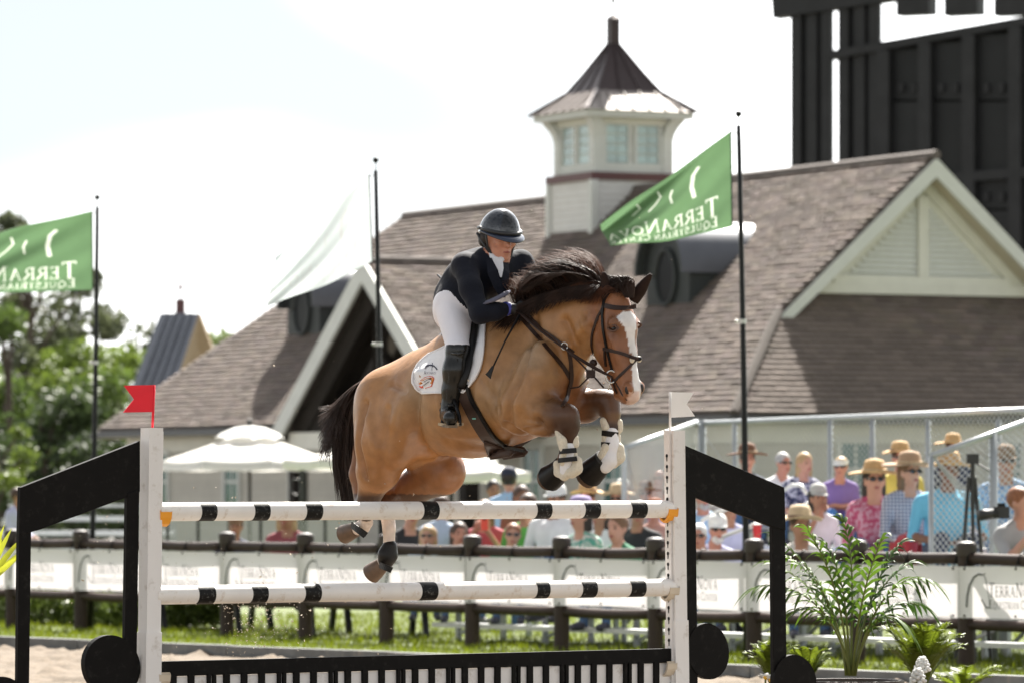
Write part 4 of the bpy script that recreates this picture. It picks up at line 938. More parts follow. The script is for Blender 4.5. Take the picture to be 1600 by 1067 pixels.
for k, c in SKIN.items(): mat('skin_' + k, c, .5, var=.08, scale=12, subsurf=.05)
def cloth(name, c, pat=None): return mat('cloth_' + name, c, .85, var=.1, scale=9, bump=.25, bscale=14, sheen=.1, pattern=pat)
for n, c in dict(white=(.72, .72, .74), offwhite=(.62, .60, .56), navy=(.025, .035, .075), black=(.018, .018, .02), skyblue=(.32, .48, .66), green=(.10, .36, .06), dkgreen=(.02, .17, .08), teal=(.10, .36, .30), purple=(.20, .13, .36), lavender=(.50, .50, .68), grey=(.36, .36, .36), ltblue=(.42, .50, .62), pinkred=(.42, .07, .09), pinkskin=(.50, .26, .20), yellow=(.62, .50, .10), denim=(.06, .12, .24), khaki=(.36, .30, .22), brownp=(.16, .08, .05), red=(.40, .03, .04), bluejean=(.05, .16, .42)).items(): cloth(n, c)
cloth('aqua_check', (1, 1, 1), two_tone((.10, .36, .56), (.17, .50, .70), 'plaid', 14)); cloth('navy_plaid', (1, 1, 1), two_tone((.04, .045, .12), (.62, .60, .66), 'plaid', 9)); cloth('red_plaid', (1, 1, 1), two_tone((.05, .03, .03), (.45, .08, .10), 'plaid', 9))
cloth('pink_batik', (1, 1, 1), two_tone((.42, .06, .14), (.52, .28, .36), 'b', 26)); cloth('navy_floral', (1, 1, 1), two_tone((.03, .035, .09), (.45, .46, .55), 'b', 24)); cloth('blue_print', (1, 1, 1), two_tone((.14, .24, .40), (.32, .44, .58), 'b', 22)); cloth('teal_print', (1, 1, 1), two_tone((.10, .34, .26), (.60, .62, .56), 'b', 24))
HAIR = {'brown': (.06, .03, .018), 'dark': (.02, .013, .01), 'blonde': (.42, .28, .14), 'grey': (.40, .39, .38), 'white': (.66, .65, .63), 'red': (.24, .09, .035), 'ltbrown': (.16, .085, .04)}
for k, c in HAIR.items(): mat('hair_' + k, c, .55, var=.25, scale=30, bump=.5, bscale=60)
M_straw = mat('straw', (.52, .33, .15), .8, var=.18, scale=30, bump=.5, bscale=90); M_straw2 = mat('pale_straw', (.55, .42, .26), .8, var=.15, scale=30, bump=.5, bscale=90); M_bhat = mat('brown_felt', (.16, .075, .04), .85, var=.15); M_thatt = mat('tan_felt', (.36, .24, .15), .85, var=.12); M_rust = mat('rust_hat', (.30, .10, .045), .8, var=.15)
M_sgl = mat('sunglass', (.012, .01, .012), .12, spec=.7); M_lip = mat('lips', (.30, .08, .07), .5); M_shoe = mat('shoe', (.05, .05, .07), .6); M_eye = mat('eye_dark', (.02, .015, .012), .2); M_ewhite = mat('eye_white', (.7, .68, .65), .3)

def fingers(mb, wrist, dirv, side, curl=.5, sc=1.0, spread=None):
    """five unequal bent fingers from a palm"""
    d = Vector(dirv).normalized(); sd = Vector(side).normalized(); nn = d.cross(sd).normalized()
    palm = Vector(wrist) + d * .075 * sc
    for i, (o, L) in enumerate(((-.030, .060), (-.010, .072), (.011, .068), (.030, .054))):
        a = palm + sd * (o * sc) ; b = a + d * (L * .5 * sc) - nn * (curl * .02 * sc); c = b + (d * (1 - curl) - nn * curl).normalized() * (L * .5 * sc); mb.tube([a - d * .03 * sc, a, b, c], [.009 * sc, .0092 * sc, .0085 * sc, .006 * sc], 6)
    a = Vector(wrist) + d * .03 * sc - sd * (.032 * sc); b = a - sd * (.028 * sc) + d * (.022 * sc); c = b + d * (.03 * sc) - nn * (.012 * sc); mb.tube([a + sd * .01 * sc, a, b, c], [.011 * sc, .011 * sc, .0095 * sc, .007 * sc], 6)

def person(label, px, py, row=None, off=None, stand=False, yaw=0, shirt='white', pants='denim', skin='fair', hair='brown', style='short', hat=None, glasses=False, arms='lap', sleeve='short', face_yaw=None, group='spectators behind the fence', lean=.06, hsc=1.0, legs=True, Y=None, wide=1.0):
    o_ = off if off is not None else (row_line(row) if row is not None else 1.0)
    if Y is None: P = fence_at(px, o_)
    else: P = W(px, 759, Y); P.z = 0
    zh = z_at(py, P); sz = 0.0 if stand else (seat_z(row) if row is not None else .46)
    base_h = 1.60 if stand else .70
    k = max(.80, min(1.16, (zh - sz) / base_h)); z0 = zh - base_h * k
    th = math.radians(yaw) + math.atan2(-.97, -.22)          # facing direction, 0 = towards the course and the camera
    fw = V(math.cos(th), math.sin(th), 0); rt = V(fw.y, -fw.x, 0)
    h0 = fw * (.08 * k)
    root_p = V(P.x, P.y, z0) - h0
    def T(x, y, z): return root_p + rt * (x * k) + fw * (y * k) + V(0, 0, z * k)
    B = (rt, fw, V(0, 0, 1)); S = SDF(); zo = .90 if stand else .0       # pelvis height
    SK, SH, PA, SO, HA = 0, 1, 2, 3, 4
    w = wide
    S.cone(T(-.07, 0, zo + .06), T(.07, 0, zo + .06), .115 * k, .115 * k, .04, PA)
    S.cone(T(0, .0, zo + .10), T(0, lean, zo + .34), .135 * k * w, .145 * k * w, .06, SH, (tuple(fw), .78))
    S.cone(T(-.125 * w, lean, zo + .425), T(.125 * w, lean, zo + .425), .075 * k, .075 * k, .07, SH)
    S.cone(T(0, lean, zo + .47), T(0, lean + .03, zo + .60), .058 * k, .053 * k, .03, SK)
    for sx in (-1, 1): S.cone(T(sx * .03, lean - .01, zo + .535), T(sx * .17 * w, lean, zo + .465), .045 * k, .058 * k, .04, SH)
    S.cone(T(0, lean + .02, zo + .36), T(0, lean + .035, zo + .22), .13 * k * w, .13 * k * w, .06, SH, (tuple(fw), .8))
    rq = random.Random(int(px * 7 + py)); hc = T(rq.uniform(-.025, .025), .08 + rq.uniform(-.01, .03), base_h); face_yaw = (face_yaw or 0) + rq.uniform(-18, 18); fy = math.radians(face_yaw if face_yaw is not None else 0); hf = Vector((fw.x * math.cos(fy) - fw.y * math.sin(fy), fw.x * math.sin(fy) + fw.y * math.cos(fy), 0)); hr = V(hf.y, -hf.x, 0); HB = (hr, hf, V(0, 0, 1))
    hk = k * hsc
    def Hd(x, y, z): return hc + hr * (x * hk) + hf * (y * hk) + V(0, 0, z * hk)
    S.ell(Hd(0, -.005, .03), (.077 * hk, .096 * hk, .092 * hk), HB, .03, SK); S.ell(Hd(0, .03, -.045), (.058 * hk, .066 * hk, .072 * hk), HB, .04, SK)
    S.cone(Hd(0, .085, .015), Hd(0, .108, -.022), .010 * hk, .016 * hk, .015, SK)
    for sx in (-1, 1): S.ell(Hd(sx * .078, 0, -.01), (.012 * hk, .02 * hk, .03 * hk), HB, .01, SK)
    if style != 'bald':
        S.ell(Hd(0, -.02, .045), (.086 * hk, .10 * hk, .093 * hk), HB, .012, HA, -.004)
        if style in ('long', 'bob'):
            zl = -.20 if style == 'long' else -.11
            for sx in (-1, 1): S.cone(Hd(sx * .062, -.03, .04), Hd(sx * .075, -.03, zl), .042 * hk, .035 * hk, .03, HA)
            S.cone(Hd(0, -.065, .02), Hd(0, -.07, zl), .06 * hk, .055 * hk, .03, HA)
        if style == 'beard': S.ell(Hd(0, .045, -.075), (.055 * hk, .055 * hk, .045 * hk), HB, .01, HA)
    # arms
    poses = {'lap': ((.235, .04, .17), (.10, .26, .12)), 'down': ((.22, -.02, .18), (.21, .06, -.06)), 'face': ((.20, .18, .28), (.05, .20, .55)), 'hold': ((.21, .14, .26), (.07, .30, .50)), 'cross': ((.22, .08, .20), (-.06, .19, .24))}
    fmb = MB()
    for sx in (-1, 1):
        pose = arms if not isinstance(arms, tuple) else arms[0 if sx < 0 else 1]; e, hd = poses[pose]
        a = T(sx * .185 * w, lean, zo + .42); b = T(sx * e[0] * w, e[1] + lean, zo + e[2]); c = T(sx * hd[0], hd[1] + lean, zo + hd[2])
        m1 = SK if sleeve == 'none' else SH
        S.cone(a, b, .058 * k, .045 * k, .03, m1)
        S.cone(b, b.lerp(c, .9), .040 * k, .027 * k, .015, SH if sleeve == 'long' else SK); S.cone(b.lerp(c, .9), c + (c - b).normalized() * .04 * k, .03 * k, .034 * k, .01, SK)
        fingers(fmb, c, (c - b), rt * (1 if sx > 0 else -1), .6, k)
    if legs:
        for sx in (-1, 1):
            if stand: hip, kn, an, toe = T(sx * .09, 0, zo), T(sx * .10, .02, .47), T(sx * .10, -.02, .07), T(sx * .12, .14, .035)
            else: hip, kn, an, toe = T(sx * .09, .02, .05), T(sx * .13, .42, .15), T(sx * .13, .44, -.17), T(sx * .15, .58, -.20)
            S.chain([(hip, .095 * k), (kn, .06 * k), (an, .042 * k)], .03, PA); S.cone(an - V(0, 0, .02 * k), toe, .042 * k, .036 * k, .02, SO)
    v, f = S.mesh(.0175)
    cen = v[f].mean(axis=1); fm = S.owner(cen)
    # hair only above the brow line and behind
    nv = len(v); v = np.concatenate([v, np.array([list(p) for p in fmb.v])]); f = f.tolist() + [tuple(i + nv for i in q) for q in fmb.f]; fm = np.concatenate([fm, np.zeros(len(fmb.f), dtype=int)])
    r = empty('person', (P.x, P.y, max(0, z0)), label, 'person', group)
    make('body', v, f, [MATS['skin_' + skin], MATS['cloth_' + shirt], MATS['cloth_' + pants], M_shoe, MATS['hair_' + hair]], r, True, fm)
    for sx in (-1, 1): MB().ball(Hd(sx * .03, .080, .008), (.016 * hk, .010 * hk, .009 * hk), 8, 5, HB).build('eye', M_eye, r, True); MB().ball(Hd(sx * .032, .084, .030), (.019 * hk, .008 * hk, .005 * hk), 8, 5, HB).build('eyebrow', MATS['hair_' + hair], r, True)
    MB().ball(Hd(0, .094, -.062), (.026 * hk, .009 * hk, .010 * hk), 8, 5, HB).build('mouth', M_lip, r, True)
    if glasses:
        g_ = MB()
        for sx in (-1, 1): g_.ball(Hd(sx * .034, .094, .012), (.030 * hk, .012 * hk, .020 * hk), 10, 6, HB); g_.beam(Hd(sx * .06, .085, .016), Hd(sx * .08, -.01, .012), .006, .014)
        g_.beam(Hd(-.02, .1, .018), Hd(.02, .1, .018), .006, .008); g_.build('sunglasses', M_sgl, r)
    if hat:
        kind, hm = hat; hb = MB(); n = 28
        if kind in ('brim', 'wide', 'fedora'):
            R = {'brim': .185, 'wide': .225, 'fedora': .165}[kind]; ch = .115 if kind != 'fedora' else .12
            prof = [(R, -.012), (R + .004, .0), (.11, .012), (.098, .03), (.09, .085), (.072, ch), (.02, ch + .012)]
            o = []
            for (rr, zz) in prof:
                for j in range(n):
                    a = 2 * math.pi * j / n; dz = (.022 * math.cos(2 * a) - .014) * (-1) if rr > .15 else 0
                    o.append(Hd(rr * math.cos(a), rr * 1.12 * math.sin(a) - .005, .062 + zz + dz * (1 if kind != 'wide' else .7)))
            m_ = len(prof); hb.add(o, [(i * n + j, i * n + (j + 1) % n, (i + 1) * n + (j + 1) % n, (i + 1) * n + j) for i in range(m_ - 1) for j in range(n)] + [tuple((m_ - 1) * n + j for j in range(n)), tuple(range(n - 1, -1, -1))])
            ho = hb.build('hat', hm, r, True); bd = MB(); bd.tube([Hd(.104 * math.cos(a), .117 * math.sin(a) - .005, .088) for a in np.linspace(0, 2 * math.pi, 20)], .009 * hk, 6); bd.build('hat_band', MATS['cloth_brownp'] if kind != 'wide' else M_straw2, ho)
        else:                                                  # cap or visor
            prof = [(.098, 0), (.099, .03), (.09, .07), (.065, .10), (.02, .115)] if kind == 'cap' else [(.1, 0), (.102, .045)]
            o = [Hd(rr * math.cos(2 * math.pi * j / n) * .9, rr * math.sin(2 * math.pi * j / n) * 1.06 - .01, .045 + zz) for rr, zz in prof for j in range(n)]; m_ = len(prof)
            hb.add(o, [(i * n + j, i * n + (j + 1) % n, (i + 1) * n + (j + 1) % n, (i + 1) * n + j) for i in range(m_ - 1) for j in range(n)] + ([tuple((m_ - 1) * n + j for j in range(n))] if kind == 'cap' else [])); ho = hb.build('cap', hm, r, True)
            vz = MB(); A = np.linspace(math.radians(15), math.radians(165), 13); inn = [Hd(.09 * math.cos(a), .10 * math.sin(a) - .01, .05) for a in A]; ot = [Hd(.088 * math.cos(a), .10 * math.sin(a) + .075 * math.sin(a) - .01, .030 + .012 * math.cos(a) ** 2) for a in A]
            dn_ = V(0, 0, -.006); vz.add(inn + ot + [p + dn_ for p in inn + ot], [(i, i + 1, 13 + i + 1, 13 + i) for i in range(12)] + [(26 + i, 39 + i, 39 + i + 1, 26 + i + 1) for i in range(12)] + [(13 + i, 13 + i + 1, 39 + i + 1, 39 + i) for i in range(12)]); vz.build('visor', hm, ho, True)
    return r, T, Hd, k
M_wcap = mat('white_cap', (.74, .74, .72), .8, var=.06); M_gcap = mat('grey_cap', (.40, .40, .38), .8, var=.1); M_ncap = mat('navy_cap', (.02, .025, .05), .8, var=.1); M_pvis = mat('purple_visor', (.32, .26, .45), .8, var=.1); M_brcap = mat('brown_cap', (.20, .12, .06), .8, var=.1)

G_l = 'people behind the left of the fence'
person('walker in lavender shirt behind the left black wing', 27, 776, Y=66, stand=True, yaw=75, shirt='lavender', pants='khaki', skin='tan', hair='brown', sleeve='long', group=G_l)
person('seated person in dark shirt and brown cap below the parasol', 366, 822, Y=58, yaw=5, shirt='navy', hat=('cap', M_brcap), skin='tan', group=G_l)
person('seated person in red plaid shirt at the picnic table', 450, 806, Y=57, yaw=10, shirt='red_plaid', pants='brownp', skin='tan', hair='blonde', style='bob', sleeve='long', group=G_l)
person('person in black jacket and white collar just right of hind hoof', 640, 802, off=2.2, yaw=30, shirt='black', hair='grey', sleeve='long')
person('blonde in dark sunglasses, low behind the rail', 668, 838, row=0, yaw=10, shirt='ltblue', hair='blonde', style='bob', glasses=True)
person('person in pale denim shirt, head hidden by the top pole', 690, 792, off=3.0, stand=False, yaw=150, shirt='ltblue', hair='brown', wide=1.25, hsc=.9)
person('brunette with long hair beside the red phone', 716, 834, row=0, yaw=12, shirt='black', hair='brown', style='long', skin='pink')
rp = person('person in pink-red top raising a red phone', 758, 800, row=1, yaw=5, shirt='pinkred', hair='ltbrown', style='bob', arms='hold', skin='pink')
person('redhead in sunglasses and green top at the rail', 799, 836, row=0, yaw=8, shirt='dkgreen', hair='red', style='short', glasses=True, skin='fair')
person('person in bright green shirt, head behind the top pole', 822, 792, row=1, yaw=-20, shirt='green', hair='brown', skin='tan', wide=1.15)
person('standing person in pale blue shirt and navy cap, back turned', 797, 751, Y=57, stand=True, yaw=170, shirt='skyblue', hat=('cap', M_ncap), hair='dark', wide=1.15, sleeve='long')
person('person in black beside the pale blue shirt', 771, 766, Y=59, stand=True, yaw=40, shirt='black', hair='dark', skin='tan')
person('dark-haired person just above the top pole, left of white cap', 816, 776, row=2, yaw=25, shirt='brownp', hair='brown', style='bob', skin='brown')
person('person in white polo and white cap leaning sideways', 866, 780, row=1, yaw=-15, shirt='white', hat=('cap', M_wcap), skin='tan', wide=1.2)
person('person with wide purple visor and teal print top', 908, 806, row=0, yaw=-35, shirt='teal_print', hair='dark', style='bob', hat=('brim', M_pvis), glasses=True)
person('person in straw hat above the top pole under the raised hoof', 918, 778, row=2, yaw=0, shirt='white', hat=('brim', M_straw), glasses=True, skin='pink')
person('dark-haired person in white top with lanyard', 938, 806, row=1, yaw=-25, shirt='white', hair='dark', style='long', skin='tan')
person('person in pale straw hat right of the raised hoof', 962, 780, row=2, yaw=10, shirt='grey', hat=('brim', M_straw2), glasses=True)
person('child with brown hair and green shirt', 966, 826, row=0, yaw=-25, shirt='dkgreen', hair='ltbrown', skin='fair', hsc=1.08)
person('person in white cap behind the straw hats', 975, 765, row=3, yaw=10, shirt='white', hat=('cap', M_wcap))
person('person in black polo beside the child', 996, 802, row=1, yaw=-10, shirt='black', hair='dark', skin='tan', wide=1.15)
person('person in brown brimmed hat left of the white-flag standard', 1006, 772, row=3, yaw=8, shirt='pinkred', hat=('wide', M_bhat), glasses=True, skin='pink')
person('bald person in dark sunglasses beside the white standard', 1028, 748, row=4, yaw=5, shirt='pinkskin', style='bald', glasses=True, skin='pink')
person('grey-haired person in sunglasses half behind the white standard', 1044, 772, row=3, yaw=10, shirt='lavender', hair='grey', glasses=True, skin='pink')
person('person in rust hat low behind the white standard', 1022, 800, row=2, yaw=10, shirt='pinkskin', hat=('fedora', M_rust), skin='pink')
person('bearded person in blue shirt inside the right wing opening', 1098, 778, row=2, yaw=15, shirt='skyblue', hair='grey', style='beard', wide=1.2, skin='pink')
person('white-haired person in sunglasses low inside the wing opening', 1095, 838, row=0, yaw=20, shirt='grey', hair='white', glasses=True, skin='pink')
person('bearded person in white cap and sunglasses inside the wing opening', 1117, 828, row=0, off=1.5, yaw=20, shirt='lavender', hair='white', style='beard', hat=('cap', M_wcap), glasses=True, skin='pink')
person('person in pale shirt behind the wing, face hidden', 1140, 800, row=2, yaw=20, shirt='lavender', skin='tan')
person('person in brown hat and navy shirt behind the flagpole', 1165, 718, row=4, yaw=20, shirt='navy', hat=('wide', M_bhat), skin='pink')
person('grey-haired person in white shirt and sunglasses', 1221, 724, row=4, yaw=35, shirt='white', hair='grey', glasses=True, skin='pink')
person('blonde in navy floral top gazing left', 1254, 724, row=4, yaw=30, shirt='navy_floral', hair='blonde', style='bob', skin='fair')
person('person in purple shirt and white visor', 1312, 730, row=4, yaw=15, shirt='purple', pants='bluejean', hair='blonde', hat=('visor', M_wcap), glasses=True, skin='pink', arms='cross')
person('person in white tee and grey cap touching their face', 1277, 778, row=2, yaw=30, shirt='white', hair='dark', style='bob', hat=('cap', M_gcap), arms=('lap', 'face'), skin='tan')
person('person in pale straw hat low behind the palm tips', 1252, 822, row=0, yaw=20, shirt='offwhite', hat=('brim', M_straw2), skin='tan')
person('person in pink batik blouse and wide straw hat', 1366, 750, row=2, yaw=10, shirt='pink_batik', hair='dark', style='bob', hat=('wide', M_straw), glasses=True, sleeve='long')
person('person in straw hat and yellow shirt behind plaid shirt', 1408, 716, row=4, yaw=15, shirt='yellow', hat=('brim', M_straw), glasses=True, skin='pink')
person('person in navy plaid shirt and brown felt hat', 1420, 738, row=2, yaw=32, shirt='navy_plaid', hair='ltbrown', style='bob', hat=('wide', M_thatt), glasses=True, sleeve='long', skin='fair', pants='red')
person('big person in aqua checked shirt and straw hat', 1480, 738, row=2, off=row_line(2) - .3, yaw=22, shirt='aqua_check', pants='navy', hat=('brim', M_straw), skin='brown', wide=1.32, lean=.08)
person('person in tan hat highest on the right of the bleacher', 1486, 700, row=5, yaw=10, shirt='navy', hat=('wide', M_straw), skin='tan')
person('person in blue print shirt and dark cap near right edge', 1572, 722, row=3, yaw=10, shirt='blue_print', hat=('cap', M_brcap), glasses=True, skin='tan', wide=1.1)
ph, Tp, Hp, kp = person('photographer in grey tee holding a black camera at right edge', 1594, 786, off=.7, row=0, yaw=45, shirt='grey', hair='red', arms='hold', skin='fair')
# phone, camera, tripod, red cup
def small(name, label, cat, P, build): r = empty(name, P, label, cat); build(r, Vector(P)); return r
Pph = fence_at(757, row_line(1) - .42); Pph.z = z_at(817, Pph)
small('phone', 'red phone held up in two hands behind the fence', 'phone', Pph, lambda r, P: (MB().box(P, (.075, .012, .15)).build('case', mat('red_phone', (.75, .06, .03), .35), r), MB().box(P + V(.0, -.008, .05), (.03, .006, .03)).build('lens', M_dark, r)))
Pc = fence_at(1556, .45); Pc.z = z_at(800, Pc)
def cam_b(r, P):
    MB().box(P + V(.05, 0, .0), (.14, .10, .11)).build('camera_body', M_pblk, r); mb = MB(); mb.tube([P - V(.0, .02, .01), P - V(.10, .06, .02), P - V(.16, .09, .025)], [.045, .05, .052], 14); mb.build('lens', M_pblk, r, True); MB().box(P + V(.05, 0, .07), (.07, .06, .03)).build('viewfinder', M_dark, r)
small('camera', 'black camera with long lens at the right edge', 'camera', Pc, cam_b)
Pt = fence_at(1518, .95); Pt.z = 0
def tri_b(r, P):
    ht = z_at(745, P)
    for a in (-.10, .02, .12): mb = MB(); mb.tube([P + V(a * 1.6, a * .8, .0), P + V(a * .25, 0, ht)], .018, 8); mb.build('leg', M_pblk, r)
    mb = MB(); mb.tube([P + V(.01, 0, ht - .3), P + V(.01, 0, z_at(722, P))], .022, 8); mb.build('column', M_pblk, r)
    mb = MB(); mb.box(P + V(.01, 0, z_at(716, P)), (.11, .09, .09)); mb.tube([P + V(.04, 0, z_at(722, P)), P + V(.16, -.1, z_at(735, P))], .01, 6); mb.build('head', M_pblk, r)
small('tripod', 'folded black tripod in front of the aqua shirt', 'tripod', Pt, tri_b)
Pk = fence_at(1183, 1.25); Pk.z = z_at(840, Pk)
small('cup', 'red drink cup beside the flagpole', 'cup', Pk, lambda r, P: (MB().lathe(P, [(.035, 0), (.046, .13)], 16).build('cup_body', mat('red_cup', (.6, .02, .03), .4), r), MB().lathe(P, [(.048, .13), (.048, .14), (.02, .145)], 16).build('lid', M_wcap, r)))
# ------------------------------------------------------------------ the jumping horse
HH = V(.7413, -.6712, 0); HR = V(-.6712, -.7413, 0); HO = V(-.25, 27.85, 0)      # heading, right-hand (near) side, a point under the saddle
def HP(px, py, r=0.0): return on_plane(px, py, HO + HR * r, HR)
def loc(P): d = Vector(P) - HO; return np.array([d.dot(HH), d.dot(HR), d.z])
def glob(v): return np.array(HO)[None] + v[:, :1] * np.array(HH) + v[:, 1:2] * np.array(HR) + v[:, 2:3] * np.array([0, 0, 1.0])
def L(px, py, r=0.0): return loc(HP(px, py, r))
SQ = lambda e: ((0, 1, 0), e)
# head turned a little more to the camera
h2 = V(math.cos(math.radians(50)), -math.sin(math.radians(50)), 0); h2r = V(h2.y, -h2.x, 0); HD0 = HP(960, 480, 0)
def HD(px, py, r=0.0): return on_plane(px, py, HD0 + h2r * r, h2r)
def LD(px, py, r=0.0): return loc(HD(px, py, r))
h2l = np.array([h2r.dot(HH), h2r.dot(HR), 0]); SQH = lambda e: (tuple(h2l), e)
H = SDF(); BODY, HEAD, DARK, SOCK, INN = 0, 1, 2, 3, 4
# trunk
H.cone(L(800, 603), L(735, 618), .325, .335, .08, BODY, SQ(.86)); H.cone(L(735, 618), L(680, 628), .335, .285, .08, BODY, SQ(.90))
H.cone(L(680, 628), L(632, 652), .265, .285, .10, BODY, SQ(.98))
H.cone(L(800, 520), L(720, 548), .10, .11, .12, BODY); H.cone(L(720, 560), L(640, 585), .11, .075, .12, BODY)
H.cone(L(836, 600), L(800, 600), .235, .30, .08, BODY, SQ(.88)); H.ell(L(862, 618), (.15, .20, .17), None, .08, BODY)
for sg in (1, -1):
    H.cone(L(845, 560, .16) if sg > 0 else L(862, 560, -.16), L(826, 628, .20) if sg > 0 else L(880, 628, -.19), .10, .135, .07, BODY)      # shoulder blade to point of shoulder
# hindquarters
H.cone(L(606, 625, .10), L(600, 690, .16), .185, .155, .07, BODY); H.cone(L(600, 690, .16), L(592, 733, .17), .155, .128, .06, BODY); H.cone(L(640, 640, .15), L(615, 700, .19), .14, .11, .08, BODY)
H.cone(L(650, 630, -.12), L(665, 690, -.15), .17, .16, .07, BODY); H.cone(L(665, 690, -.15), L(694, 735, -.17), .16, .122, .06, INN)
H.ell(L(607, 597), (.07, .05, .06), None, .06, BODY)
# near hind leg, trailing and folded
H.chain([(L(588, 738, .16), .11), (L(574, 786, .12), .058), (L(572, 800, .06), .05)], .04, DARK)
H.chain([(L(566, 690, .03), .05), (L(560, 740, .05), .048), (L(568, 792, .08), .05)], .04, INN)
H.chain([(L(572, 795, .07), .042), (L(573, 816, -.01), .034), (L(567, 822, -.03), .041), (L(556, 827, -.04), .036)], .02, SOCK)
# far hind leg
H.chain([(L(690, 742, -.17), .115), (L(645, 762, -.16), .09), (L(610, 780, -.15), .06), (L(603, 790, -.15), .058)], .05, INN); H.cone(L(612, 775, -.17), L(598, 782, -.17), .03, .03, .03, INN)
H.chain([(L(604, 792, -.15), .05), (L(608, 825, -.15), .036), (L(608, 855, -.15), .034), (L(606, 868, -.15), .044), (L(596, 883, -.15), .038)], .02, SOCK)
# near fore: forearm forward, cannon hanging
H.cone(L(820, 640, .19), L(850, 652, .19), .15, .11, .06, BODY); H.chain([(L(850, 652, .19), .108), (L(872, 650, .19), .075), (L(886, 650, .19), .062)], .05, DARK)
H.chain([(L(887, 650, .19), .062), (L(889, 664, .18), .056), (L(887, 690, .16), .042), (L(884, 715, .13), .038), (L(880, 730, .12), .044), (L(868, 740, .10), .040)], .03, DARK)
# far fore
H.cone(L(884, 632, -.12), L(915, 634, -.15), .12, .088, .06, INN); H.chain([(L(915, 634, -.15), .086), (L(938, 628, -.15), .066), (L(950, 627, -.15), .06)], .04, DARK)
H.chain([(L(951, 628, -.15), .06), (L(954, 645, -.15), .052), (L(955, 670, -.14), .038), (L(953, 700, -.13), .037), (L(948, 714, -.12), .044), (L(934, 728, -.11), .040)], .03, DARK)
# neck
H.cone(L(822, 560), L(868, 520), .235, .19, .08, BODY, SQ(.56)); H.cone(L(868, 520), L(908, 498), .19, .155, .08, BODY, SQ(.52)); H.cone(L(908, 498), L(945, 487), .155, .12, .06, BODY, SQ(.56))
H.cone(L(880, 585), L(905, 540), .10, .085, .06, BODY)
# head
H.chain([(LD(961, 480), .098), (LD(966, 512), .114), (LD(972, 552), .088), (LD(978, 588), .070), (LD(981, 610), .068)], .03, HEAD, SQH(.80))
H.cone(LD(946, 528), LD(950, 545), .108, .095, .04, HEAD, SQH(.66)); H.cone(LD(950, 548), LD(969, 606), .075, .044, .03, HEAD, SQH(.8))
H.ell(LD(983, 619), (.058, .062, .042), None, .03, HEAD); H.ell(LD(970, 618), (.04, .042, .03), None, .02, HEAD)
for r, p in ((.088, (960, 505)), (-.088, (990, 505))): H.ell(LD(p[0], p[1], r), (.036, .036, .034), None, .03, HEAD)       # brow ridges
for r, p in ((.052, (982, 606)), (-.052, (1000, 605))): H.ell(LD(p[0], p[1], r), (.030, .026, .036), None, .02, HEAD)     # nostril flares
H.cone(LD(957, 530, .085), LD(971, 572, .05), .018, .012, .03, HEAD)                                                       # cheek crest
hv, hf_ = H.mesh(.0115, relax=2)
own = H.owner(hv)
# muscle relief: grooves and swellings along lines on both flanks
def vnormals(v, f):
    n = np.zeros_like(v); fn = np.cross(v[f[:, 2]] - v[f[:, 0]], v[f[:, 3]] - v[f[:, 1]])
    for j in range(4): np.add.at(n, f[:, j], fn)
    return n / (np.linalg.norm(n, axis=1)[:, None] + 1e-12)
vn = vnormals(hv, hf_)
RELIEF = [([(806, 500), (820, 545), (820, 600), (806, 660)], -.016, .028), ([(834, 585), (824, 630)], .016, .05), ([(798, 664), (826, 690), (850, 692)], -.014, .02), ([(660, 596), (652, 640), (643, 682), (634, 712)], -.022, .034), ([(672, 588)], .022, .045), ([(932, 540), (902, 578), (884, 606)], -.014, .022), ([(852, 500), (868, 540), (866, 590), (858, 625)], -.013, .026), ([(578, 630), (570, 690), (576, 745)], -.013, .02), ([(616, 640), (606, 700), (600, 748)], -.007, .025), ([(846, 642)], .012, .04), ([(640, 620), (625, 660)], .010, .05), ([(690, 690), (740, 702), (790, 690)], -.008, .03), ([(905, 505), (880, 540)], .010, .035), ([(872, 655), (850, 668), (828, 672)], -.010, .016)]
RELIEF += [([(898 + 7 * k, 492 - k), (905 + 7 * k, 520), (900 + 6 * k, 545)], (-.005 if k % 2 else .004), .010) for k in range(4)]
RELIEF += [([(612, 600), (640, 612)], -.008, .02), ([(585, 655), (600, 700)], .006, .03), ([(742, 560), (760, 600), (790, 640)], -.005, .03), ([(835, 655), (862, 664)], -.006, .012)]
RELIEF += [([(700 + 18 * k, 585 + 0 * k), (694 + 18 * k, 625), (700 + 18 * k, 665)], .0035, .016) for k in range(6)]
for pl, amp, wd in RELIEF:
    pts = [L(x, y, .26 if x < 870 else .14) for x, y in pl]; d = np.full(len(hv), 9.0)
    for a, b in zip(pts[:-1] or pts, pts[1:] or pts):
        a2, b2 = a[[0, 2]], b[[0, 2]]; ab = b2 - a2; q2 = hv[:, [0, 2]]; t = np.clip(((q2 - a2) @ ab) / max(ab @ ab, 1e-9), 0, 1); d = np.minimum(d, np.linalg.norm(q2 - a2 - t[:, None] * ab, axis=1))
    wgt_ = 2.3 * np.exp(-(d / wd) ** 2) * np.clip(np.abs(hv[:, 1]) / .08, 0, 1) * np.isin(own, (BODY,)); hv = hv + vn * (amp * wgt_)[:, None]
hw = glob(hv)
pxv = 800 + F * hw[:, 0] / hw[:, 1]; pyv = HZ + (EYE - hw[:, 2]) * F / hw[:, 1]
